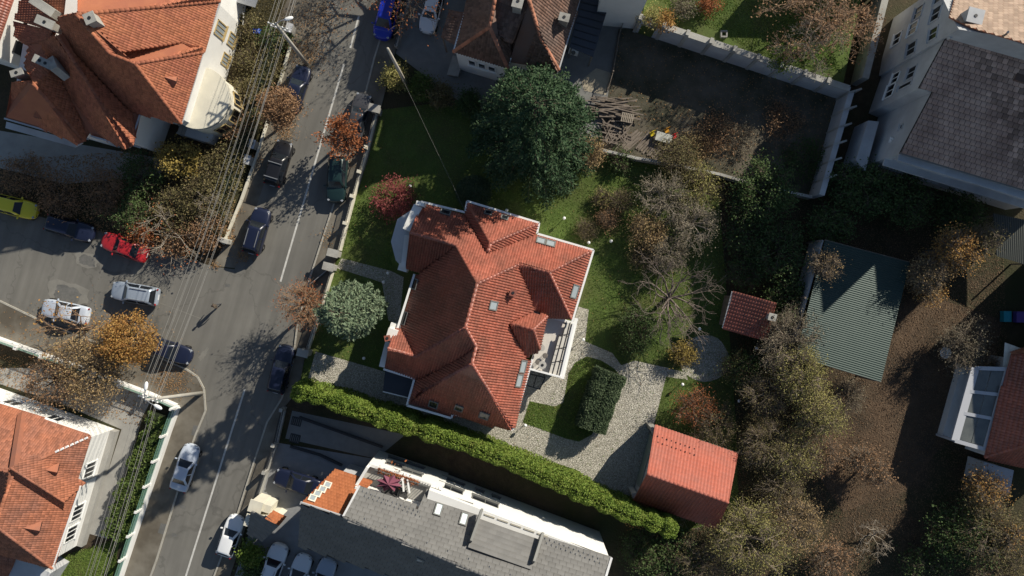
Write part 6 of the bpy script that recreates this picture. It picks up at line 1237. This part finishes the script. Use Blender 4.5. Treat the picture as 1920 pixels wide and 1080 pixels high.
tree('street_shrub', 'orange leaved shrub next to the rear of the red sedan', 262, 440, 1.2, 1.9, LF_RUST, 1100, lsize=.18, tips=50, clump=.2, seed=13, cat='shrub')
bare_tree('street_tree', 'tall thin tree on the right pavement beyond the top edge', 745, -75, 5.5, 9.5, M_BARK, 26, 5, leaves=1600, mtl=LF_RUST)
# upper left garden
tree('yellow_shrub', 'golden yellow shrub at the corner of the tall-roofed house', 338, 296, 1.9, 3.2, LF_YELLOW, 2600, lsize=.2, tips=80, clump=.25, seed=14, cat='shrub')
G = 'tangled shrubs of the upper left garden'
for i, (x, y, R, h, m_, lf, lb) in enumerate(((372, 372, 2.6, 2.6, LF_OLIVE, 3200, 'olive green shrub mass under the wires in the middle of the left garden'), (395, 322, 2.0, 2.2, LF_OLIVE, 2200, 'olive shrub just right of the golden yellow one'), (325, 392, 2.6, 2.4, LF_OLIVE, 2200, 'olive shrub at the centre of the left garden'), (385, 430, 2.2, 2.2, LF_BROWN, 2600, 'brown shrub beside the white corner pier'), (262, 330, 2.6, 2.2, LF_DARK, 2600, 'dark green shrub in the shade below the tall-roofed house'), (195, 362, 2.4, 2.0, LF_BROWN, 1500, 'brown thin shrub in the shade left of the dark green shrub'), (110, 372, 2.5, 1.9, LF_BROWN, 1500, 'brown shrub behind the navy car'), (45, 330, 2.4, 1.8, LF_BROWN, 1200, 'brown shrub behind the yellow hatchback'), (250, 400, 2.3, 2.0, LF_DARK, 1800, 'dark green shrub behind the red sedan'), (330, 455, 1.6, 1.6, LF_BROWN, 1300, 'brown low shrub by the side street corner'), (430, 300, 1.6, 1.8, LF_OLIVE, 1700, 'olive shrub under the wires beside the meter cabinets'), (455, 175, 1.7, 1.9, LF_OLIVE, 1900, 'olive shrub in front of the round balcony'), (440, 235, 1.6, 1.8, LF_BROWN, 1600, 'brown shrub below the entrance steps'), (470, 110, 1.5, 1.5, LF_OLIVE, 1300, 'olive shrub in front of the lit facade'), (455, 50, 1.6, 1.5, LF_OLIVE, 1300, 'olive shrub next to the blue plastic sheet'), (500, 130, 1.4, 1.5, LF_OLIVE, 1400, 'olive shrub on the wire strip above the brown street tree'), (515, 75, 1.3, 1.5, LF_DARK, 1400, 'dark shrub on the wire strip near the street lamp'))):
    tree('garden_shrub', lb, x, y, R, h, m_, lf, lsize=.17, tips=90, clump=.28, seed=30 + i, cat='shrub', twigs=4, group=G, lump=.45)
for i, (x, y, lb) in enumerate(((190, 350, 'bare pink twigged bush in the shade behind the navy car'), (395, 395, 'bare branching bush beneath the wires'))):
    bare_tree('bare_bush', lb, x, y, 2.2, 2.6, M_PALEBARK if i else mat('tan_bark', (0.24, .15, .09)), 60 + i, 4)
hedge('ivy_hedge', 'ivy strip hedge under the overhead wires along the upper pavement', [(533, 60), (505, 140), (470, 250), (440, 340), (408, 440)], 1.5, 1.5, LF_OLIVE, 5200, 1, .18, bulge=.4)
hedge('ivy_hedge', 'green ivy hedge inside the white and green fence, lower left', [(305, 775), (284, 832), (248, 930), (218, 1003)], 2.1, 1.1, LF_GREEN, 8500, 2, .19, bulge=.4)
# thuja hedge of the villa
hedge('thuja_hedge', 'long bright yellow-green thuja hedge between villa drive and long white building', [(572, 722), (623, 733), (717, 766), (810, 794), (904, 826), (997, 864), (1082, 901), (1138, 928), (1184, 947), (1250, 970)], 1.6, 4.9, LF_HEDGE, 70000, 3, .17, bulge=.2)
hedge('clipped_hedge', 'rounded dark green hedge block between the lawn island and the cobbled drive', [(1143, 694), (1122, 745), (1104, 800)], 2.9, 2.3, LF_SHEARED, 30000, 4, .14, bulge=.05)
tree('street_shrub', 'green and red shrub beside the gatehouse and white hatchback', 472, 1042, 1.3, 1.6, LF_HEDGE, 2600, lsize=.2, tips=70, clump=.25, seed=15, cat='shrub', inner=.4)
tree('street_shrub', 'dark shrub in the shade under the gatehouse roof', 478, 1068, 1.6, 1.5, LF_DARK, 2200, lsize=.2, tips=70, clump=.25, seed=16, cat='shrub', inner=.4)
# bushes along the forecourt
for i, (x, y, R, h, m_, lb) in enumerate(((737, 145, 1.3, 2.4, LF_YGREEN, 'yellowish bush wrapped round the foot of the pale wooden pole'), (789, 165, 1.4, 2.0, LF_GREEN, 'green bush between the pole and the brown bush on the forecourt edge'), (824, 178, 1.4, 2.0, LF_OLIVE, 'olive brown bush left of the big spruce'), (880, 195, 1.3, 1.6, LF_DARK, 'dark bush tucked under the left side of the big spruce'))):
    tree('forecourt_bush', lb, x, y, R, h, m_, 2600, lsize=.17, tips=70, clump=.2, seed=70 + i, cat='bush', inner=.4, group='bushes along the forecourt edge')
# villa garden right side
M_TWIG = mat('twig_bark', (0.17, 0.135, 0.10), (0.24, 0.195, 0.15), 4, 0.95)
VG = 'shrubs and trees of the villa garden'
for i, (x, y, R, h, m_, lf, ls, lb) in enumerate((
    (1105, 285, 1.6, 2.6, LF_TAN, 1700, .18, 'tan leaved shrub at the foot of the big spruce'), (1163, 300, 1.0, 1.3, LF_DARK, 700, .2, 'small green conifer-like bush below the crumbling wall'),
    (1268, 295, 2.2, 3.4, LF_OLIVE, 2600, .18, 'olive shrub in front of the toy table'), (1315, 350, 2.3, 3.0, LF_YGREEN, 2200, .17, 'yellow green shrub along the low crumbling wall'),
    (1245, 375, 2.9, 4.0, LF_GREY, 2000, .17, 'large grey brown shrub in the middle of the villa garden'), (1300, 420, 2.8, 3.8, LF_GREY, 1800, .17, 'grey leaved shrub right of the large grey brown one'), (1215, 435, 2.0, 2.8, LF_TAN, 2600, .17, 'tan shrub on the lawn edge right of the villa'), (1255, 470, 2.2, 2.8, LF_GREY, 1900, .17, 'grey twiggy shrub above the bare tree'), (1205, 480, 1.4, 1.6, LF_OLIVE, 1000, .15, 'low olive shrub on the dark striped lawn'),
    (1140, 410, .9, 1.2, LF_BROWN, 800, .15, 'small brown shrub on the lawn behind the villa'), (1098, 432, .9, 1.1, LF_OLIVE, 800, .15, 'small olive shrub beside the villa north-east eaves'), (1128, 372, .8, 1.0, LF_YGREEN, 600, .14, 'low yellow green shrub on the sunlit lawn'),
    (1192, 612, 1.7, 2.8, LF_DARK, 3600, .18, 'glossy dark evergreen bush beside the path right of the villa'), (1190, 640, 1.3, 2.2, LF_DARK, 2400, .18, 'dark evergreen bush where the path meets the drive'),
    (1283, 663, 1.0, 1.6, LF_YELLOW, 2200, .15, 'small rounded yellow bush at the rim of the paved circle'), (1300, 762, 2.4, 3.2, LF_RUST, 1900, .15, 'reddish brown twiggy tree behind the garage'), (1345, 800, 2.6, 3.2, LF_OLIVE, 1500, .16, 'thin olive tree behind the right end of the garage'),
    (1372, 690, 1.2, 1.6, LF_YGREEN, 900, .15, 'yellowish shrub at the right rim of the paved circle'), (1400, 700, 2.0, 2.4, LF_DARK, 2400, .18, 'dark green shrub below the small shed'), (1195, 962, 1.1, 2.8, LF_ORANGE, 1300, .17, 'small orange leaved bush growing out of the thuja hedge end'), (1165, 380, 1.3, 1.3, LF_OLIVE, 900, .15, 'low olive shrub between lawn and grey shrubs'))):
    tree('garden_shrub', lb, x, y, R, h, m_, int(lf * 1.3), lsize=ls * .78, tips=120, clump=.25, seed=100 + i, cat='shrub', twigs=8, group=VG, lump=.45, bark=M_PALEBARK if m_ is LF_GREY else M_BARK)
bare_tree('bare_tree', 'bare spreading tree with pale branches left of the small shed', 1262, 560, 4.2, 5.0, mat('grey_bark', (0.15, 0.12, 0.10), (0.21, 0.17, 0.145), 5), 21, 4, rmul=1.2, nb=13, spread=.8)
# right-hand gardens
RG = 'trees of the right-hand gardens'
for i, (x, y, R, h, m_, lf, ls, lb) in enumerate((
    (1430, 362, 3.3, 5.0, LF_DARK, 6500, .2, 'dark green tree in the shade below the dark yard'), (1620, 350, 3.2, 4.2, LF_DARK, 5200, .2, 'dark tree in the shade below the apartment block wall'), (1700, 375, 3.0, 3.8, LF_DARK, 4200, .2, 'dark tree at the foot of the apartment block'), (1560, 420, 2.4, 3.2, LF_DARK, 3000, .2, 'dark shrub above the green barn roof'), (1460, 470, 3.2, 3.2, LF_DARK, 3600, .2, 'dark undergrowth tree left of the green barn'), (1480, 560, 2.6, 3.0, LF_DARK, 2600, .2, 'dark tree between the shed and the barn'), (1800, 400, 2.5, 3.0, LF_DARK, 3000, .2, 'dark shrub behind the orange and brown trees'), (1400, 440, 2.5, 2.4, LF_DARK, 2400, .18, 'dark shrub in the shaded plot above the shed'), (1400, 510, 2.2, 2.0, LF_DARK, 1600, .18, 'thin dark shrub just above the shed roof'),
    (1545, 498, 1.5, 6.4, LF_TAN, 1300, .16, 'tan twiggy tree overhanging the top left of the green roof'),
    (1475, 640, 3.2, 6.0, LF_GREY, 6000, .17, 'grey green tree beside the small shed chimney'), (1500, 705, 3.3, 7.0, LF_YGREEN, 7500, .18, 'yellow green tree left of the green barn roof'), (1440, 740, 2.8, 5.0, LF_OLIVE, 4500, .17, 'olive tree behind the paved circle'), (1535, 775, 2.6, 6.0, LF_YGREEN, 5500, .18, 'yellow green tree at the lower corner of the green barn'), (1430, 830, 3.0, 4.6, LF_OLIVE, 4200, .17, 'olive tree right of the garage'), (1490, 850, 2.8, 4.6, LF_YGREEN, 4200, .17, 'yellowish tree in the middle of the lower right garden'), (1540, 850, 2.4, 3.6, LF_BROWN, 2400, .17, 'brown shrub on the edge of the bare soil'), (1590, 745, 2.2, 3.0, LF_GREY, 1800, .16, 'grey twiggy shrub below the green barn'),
    (1615, 860, 1.5, 3.6, LF_BROWN, 1500, .2, 'thin brown tree on the bare soil'), (1640, 885, 1.3, 3.8, LF_BROWN, 1100, .22, 'small orange brown tree at the shadow edge on the bare soil'),
    (1400, 1010, 4.6, 6.0, LF_YGREEN, 9500, .17, 'wide yellowish tree at the bottom edge right of the hedge'), (1490, 985, 3.2, 4.6, LF_TAN, 4800, .17, 'tan brown tree at the bottom of the right garden'), (1470, 920, 2.6, 4.0, LF_OLIVE, 3400, .17, 'olive tree above the wide yellowish tree'), (1560, 1050, 2.6, 3.6, LF_BROWN, 2600, .2, 'brown leaved shrub at the bottom edge'), (1320, 1060, 3.0, 3.6, LF_OLIVE, 3600, .17, 'olive shrub at the bottom edge below the hedge end'), (1250, 1050, 3.2, 2.6, LF_DARK, 3600, .2, 'dark shrub in the shade right of the long building'), (1200, 1030, 2.2, 2.0, LF_DARK, 1900, .18, 'dark shrub behind the corner of the long building'),
    (1735, 510, 2.0, 6.6, LF_TAN, 2600, .18, 'tan brown tree at the right side of the green roof'), (1790, 470, 2.3, 8.4, LF_ORANGE, 4200, .2, 'orange leaved tree right of the green roof'), (1830, 450, 1.8, 7.8, LF_OLIVE, 2600, .18, 'olive tree beside the orange leaved one'), (1745, 545, 1.4, 3.2, LF_ORANGE, 1300, .2, 'small orange bush at the corner of the green roof'),
    (1808, 645, 2.5, 4.0, LF_GREY, 3400, .17, 'grey leaved bush beside the white basin'), (1850, 690, 1.5, 2.6, LF_TAN, 1000, .16, 'tan bush at the corner of the glass sunroom'),
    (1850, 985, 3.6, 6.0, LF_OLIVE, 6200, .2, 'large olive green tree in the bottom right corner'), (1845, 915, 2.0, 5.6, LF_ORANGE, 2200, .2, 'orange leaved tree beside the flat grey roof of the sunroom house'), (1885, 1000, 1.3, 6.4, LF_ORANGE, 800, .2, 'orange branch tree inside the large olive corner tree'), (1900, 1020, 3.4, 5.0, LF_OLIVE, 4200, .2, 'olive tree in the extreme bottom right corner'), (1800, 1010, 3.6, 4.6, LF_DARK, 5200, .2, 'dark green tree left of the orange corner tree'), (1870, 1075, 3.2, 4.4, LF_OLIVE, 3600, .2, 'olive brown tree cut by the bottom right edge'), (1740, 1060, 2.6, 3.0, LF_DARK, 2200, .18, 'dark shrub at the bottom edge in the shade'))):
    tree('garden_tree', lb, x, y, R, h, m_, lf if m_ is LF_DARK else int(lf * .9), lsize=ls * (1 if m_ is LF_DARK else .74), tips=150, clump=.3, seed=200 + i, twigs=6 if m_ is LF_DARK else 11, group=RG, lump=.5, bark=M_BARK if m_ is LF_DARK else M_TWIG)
bare_tree('bare_bush', 'bare silvery bush in the shade at the bottom right', 1645, 1010, 2.0, 2.6, M_PALEBARK, 22, 4); bare_tree('bare_bush', 'bare silvery bush beside the lower corner of the garage', 1300, 960, 1.8, 3.0, M_PALEBARK, 23, 4)
# raised garden at the top
bare_tree('bare_tree', 'dense brown twiggy tree in the raised garden at the top edge', 1540, 20, 4.6, 5.0, mat('brown_twig', (0.30, 0.20, 0.13), (0.38, 0.26, 0.18), 5), 24, 5, 2.2, leaves=2500, mtl=LF_BROWN); bare_tree('bare_tree', 'bare pale tree leaning over the retaining wall', 1525, 75, 3.0, 3.6, M_PALEBARK, 25, 5, 2.2)
for i, (x, y, R, m_, lb) in enumerate(((1222, 32, 1.1, LF_YGREEN, 'yellow green bush at the left end of the raised garden'), (1245, 40, 0.9, LF_ORANGE, 'orange bush beside the yellow green one on the raised garden'), (1285, 12, 1.2, LF_GREY, 'grey bush at the top edge of the raised garden'), (1330, 8, 0.9, LF_RUST, 'rust bush at the top edge of the raised garden'), (1465, 115, 0.9, LF_HEDGE, 'bright green tuft behind the retaining wall coping'))):
    tree('garden_shrub', lb, x, y, R, 1.5, m_, 1300, lsize=.15, tips=50, clump=.2, seed=300 + i, cat='shrub', group='bushes of the raised garden', ground=2.2)
for i, (x, y, R, m_, lf, lb) in enumerate(((1345, 250, 2.6, LF_BROWN, 1400, 'low rusty weeds beside the toy table'), (1300, 275, 1.8, LF_TAN, 1200, 'tan weeds in front of the toy table'), (1470, 225, 2.2, LF_BROWN, 1200, 'brown thin weeds in the dark yard'), (1390, 260, 2.0, LF_GREY, 500, 'grey sparse weeds in the dark yard'), (1510, 300, 2.6, LF_DARK, 2000, 'dark bramble along the ribbed yard wall'))):
    tree('yard_weeds', lb, x, y, R, 1.0, m_, lf, lsize=.16, tips=90, clump=.3, seed=320 + i, cat='weeds', group='weeds in the dark yard', trunk_r=.02)
tree('flower_plant', 'dried red flowers in the terrace trough of the long building', 745, 881, 0.35, .5, LF_RUST, 10, seed=340, tips=8, ground=5.1, cat='plant', trunk_r=.01)
fl_r = np.random.default_rng(9); s_ = fl_r.uniform(.13, .68, 700); aa = np.array(tq[0]); bb = np.array(tq[1]); C = aa + (bb - aa) * s_[:, None] + fl_r.normal(size=(700, 3)) * .12; C[:, 2] = 6.15 + fl_r.normal(size=700) * .08
V, F = leaf_quads(C, .14, fl_r); tag(link('flowers', mesh_np('flowers', V, F), LF_RUST, fbx), kind='stuff')

# ---------------------------------------------------------------- grass, fallen leaves, weeds: nobody could count them
def in_poly(px, py, poly):
    ins = np.zeros(len(px), bool); j = len(poly) - 1
    for i in range(len(poly)):
        xi, yi = poly[i]; xj, yj = poly[j]; c = ((yi > py) != (yj > py)) & (px < (xj - xi) * (py - yi) / (yj - yi + 1e-9) + xi); ins ^= c; j = i
    return ins
def scatter(poly, n, rng, holes=()):
    xs = [p[0] for p in poly]; ys = [p[1] for p in poly]; x = rng.uniform(min(xs), max(xs), n); y = rng.uniform(min(ys), max(ys), n); k = in_poly(x, y, poly)
    for h_ in holes: k &= ~in_poly(x, y, h_)
    return x[k], y[k]
def grass(poly, n, mtl, label, holes=(), z0=0.0, hgt=.07, name='grass'):
    rng = np.random.default_rng(len(poly) * 7 + n); x, y = scatter(poly, n, rng, holes); m = len(x); B = np.stack([(x - 960) / PPM, (540 - y) / PPM, np.full(m, z0)], 1)
    a = rng.uniform(0, 6.283, m); d = np.stack([np.cos(a), np.sin(a), 0 * a], 1); w_ = rng.uniform(.03, .06, m)[:, None]; h_ = rng.uniform(.5, 1.2, m) * hgt; ln = rng.normal(size=(m, 2)) * .6
    V = np.empty((m, 3, 3)); V[:, 0] = B - d * w_; V[:, 1] = B + d * w_; V[:, 2] = B + np.stack([ln[:, 0] * h_, ln[:, 1] * h_, h_], 1)
    tag(link(name, mesh_np(name, V.reshape(-1, 3), np.arange(3 * m).reshape(m, 3)), mtl), label, 'grass', None, 'stuff')
LF_GRASS = leafmat('grass_blades', [(0.10, 0.17, 0.03), (0.16, 0.245, 0.045), (0.20, 0.27, 0.06), (0.17, 0.19, 0.06)], .3)
VILLA_PX = [(745, 380), (795, 375), (1115, 465), (1060, 710), (965, 810), (712, 692), (745, 610), (733, 455)]
grass(LOT, 190000, LF_GRASS, 'green lawn grass round the villa', (VILLA_PX, COB))
grass([(993, 752), (1040, 762), (1056, 755), (1066, 700), (1078, 680), (1100, 668), (1128, 676), (1150, 690), (1110, 815), (1085, 828), (1060, 822), (980, 792)], 14000, LF_GRASS, 'green grass of the lawn island between the terrace and the drive', (), .018, .08)
grass([(1205, 5), (1250, -40), (1420, -40), (1500, 0), (1560, 150), (1400, 110)], 26000, LF_GRASS, 'grass of the raised garden behind the retaining wall', (), 2.2)
grass([(100, 1060), (110, 1045), (215, 1010), (225, 1085), (100, 1085)], 9000, LF_GRASS, 'grass patch at the bottom left between house and fence', (), .01)
grass([(430, 40), (520, -20), (545, 60), (480, 280), (430, 330), (415, 250)], 16000, leafmat('dry_grass', [(0.10, 0.09, 0.03), (0.16, 0.13, 0.05), (0.20, 0.15, 0.07)]), 'dry grass strip between the tall-roofed house and the pavement', (), .0)
def litter(poly, n, mtl, label, z=.03, size=.11, spots=None, name='fallen_leaves'):
    rng = np.random.default_rng(n + 3); 
    if spots:
        xs, ys = [], []
        for x0, y0, s, k in spots: xs.append(rng.normal(x0, s, k)); ys.append(rng.normal(y0, s * .8, k))
        x = np.concatenate(xs); y = np.concatenate(ys)
    else: x, y = scatter(poly, n, rng)
    C = np.stack([(x - 960) / PPM, (540 - y) / PPM, np.full(len(x), z) + rng.uniform(0, .02, len(x))], 1); V, F = leaf_quads(C, size, rng, up=1.6, aspect=.75)
    tag(link(name, mesh_np(name, V, F), mtl), label, 'leaves', None, 'stuff')
LF_FLOOR = leafmat('floor_leaves', [(0.07, 0.045, 0.028), (0.13, 0.08, 0.045), (0.19, 0.12, 0.07), (0.09, 0.06, 0.04)], .05)
LF_LITTER = leafmat('litter_leaves', [(0.14, 0.08, 0.04), (0.26, 0.14, 0.06), (0.36, 0.22, 0.10), (0.20, 0.13, 0.08)], .05)
litter(None, 0, LF_LITTER, 'fallen leaves gathered along the kerbs and under the street trees', .135, .10, [(535, 250, 12, 260), (575, 100, 25, 900), (600, 40, 25, 700), (455, 480, 9, 260), (405, 500, 5, 60), (215, 640, 45, 900), (320, 712, 22, 900), (650, 300, 16, 200), (580, 590, 14, 300), (60, 640, 40, 300), (440, 400, 8, 80), (480, 300, 8, 120), (620, 440, 15, 90)])
litter([(1350, 340), (1880, 420), (1900, 1080), (1200, 1080), (1290, 990), (1385, 960), (1380, 620)], 90000, LF_FLOOR, 'brown fallen leaves over the floor of the right-hand gardens', .03, .09)
litter([(150, 290), (440, 260), (440, 460), (300, 470), (0, 380), (0, 300)], 12000, LF_LITTER, 'brown fallen leaves between the shrubs of the upper left garden', .03, .13)
litter([(0, 660), (280, 745), (260, 800), (100, 755), (0, 720)], 2500, LF_LITTER, 'fallen leaves in the yard behind the white wall', .03, .12)
litter(LOT, 2200, LF_LITTER, 'a few pale leaves strewn over the villa lawn', .08, .08)
litter([(1160, 60), (1570, 180), (1515, 370), (1130, 285)], 2600, LF_LITTER, 'leaves and rubbish strewn over the dark yard', .03, .12)
grass(COB, 9000, LF_GRASS, 'small weeds and moss in the joints of the cobbled drive', (VILLA_PX,), .012, .05, 'joint_weeds')
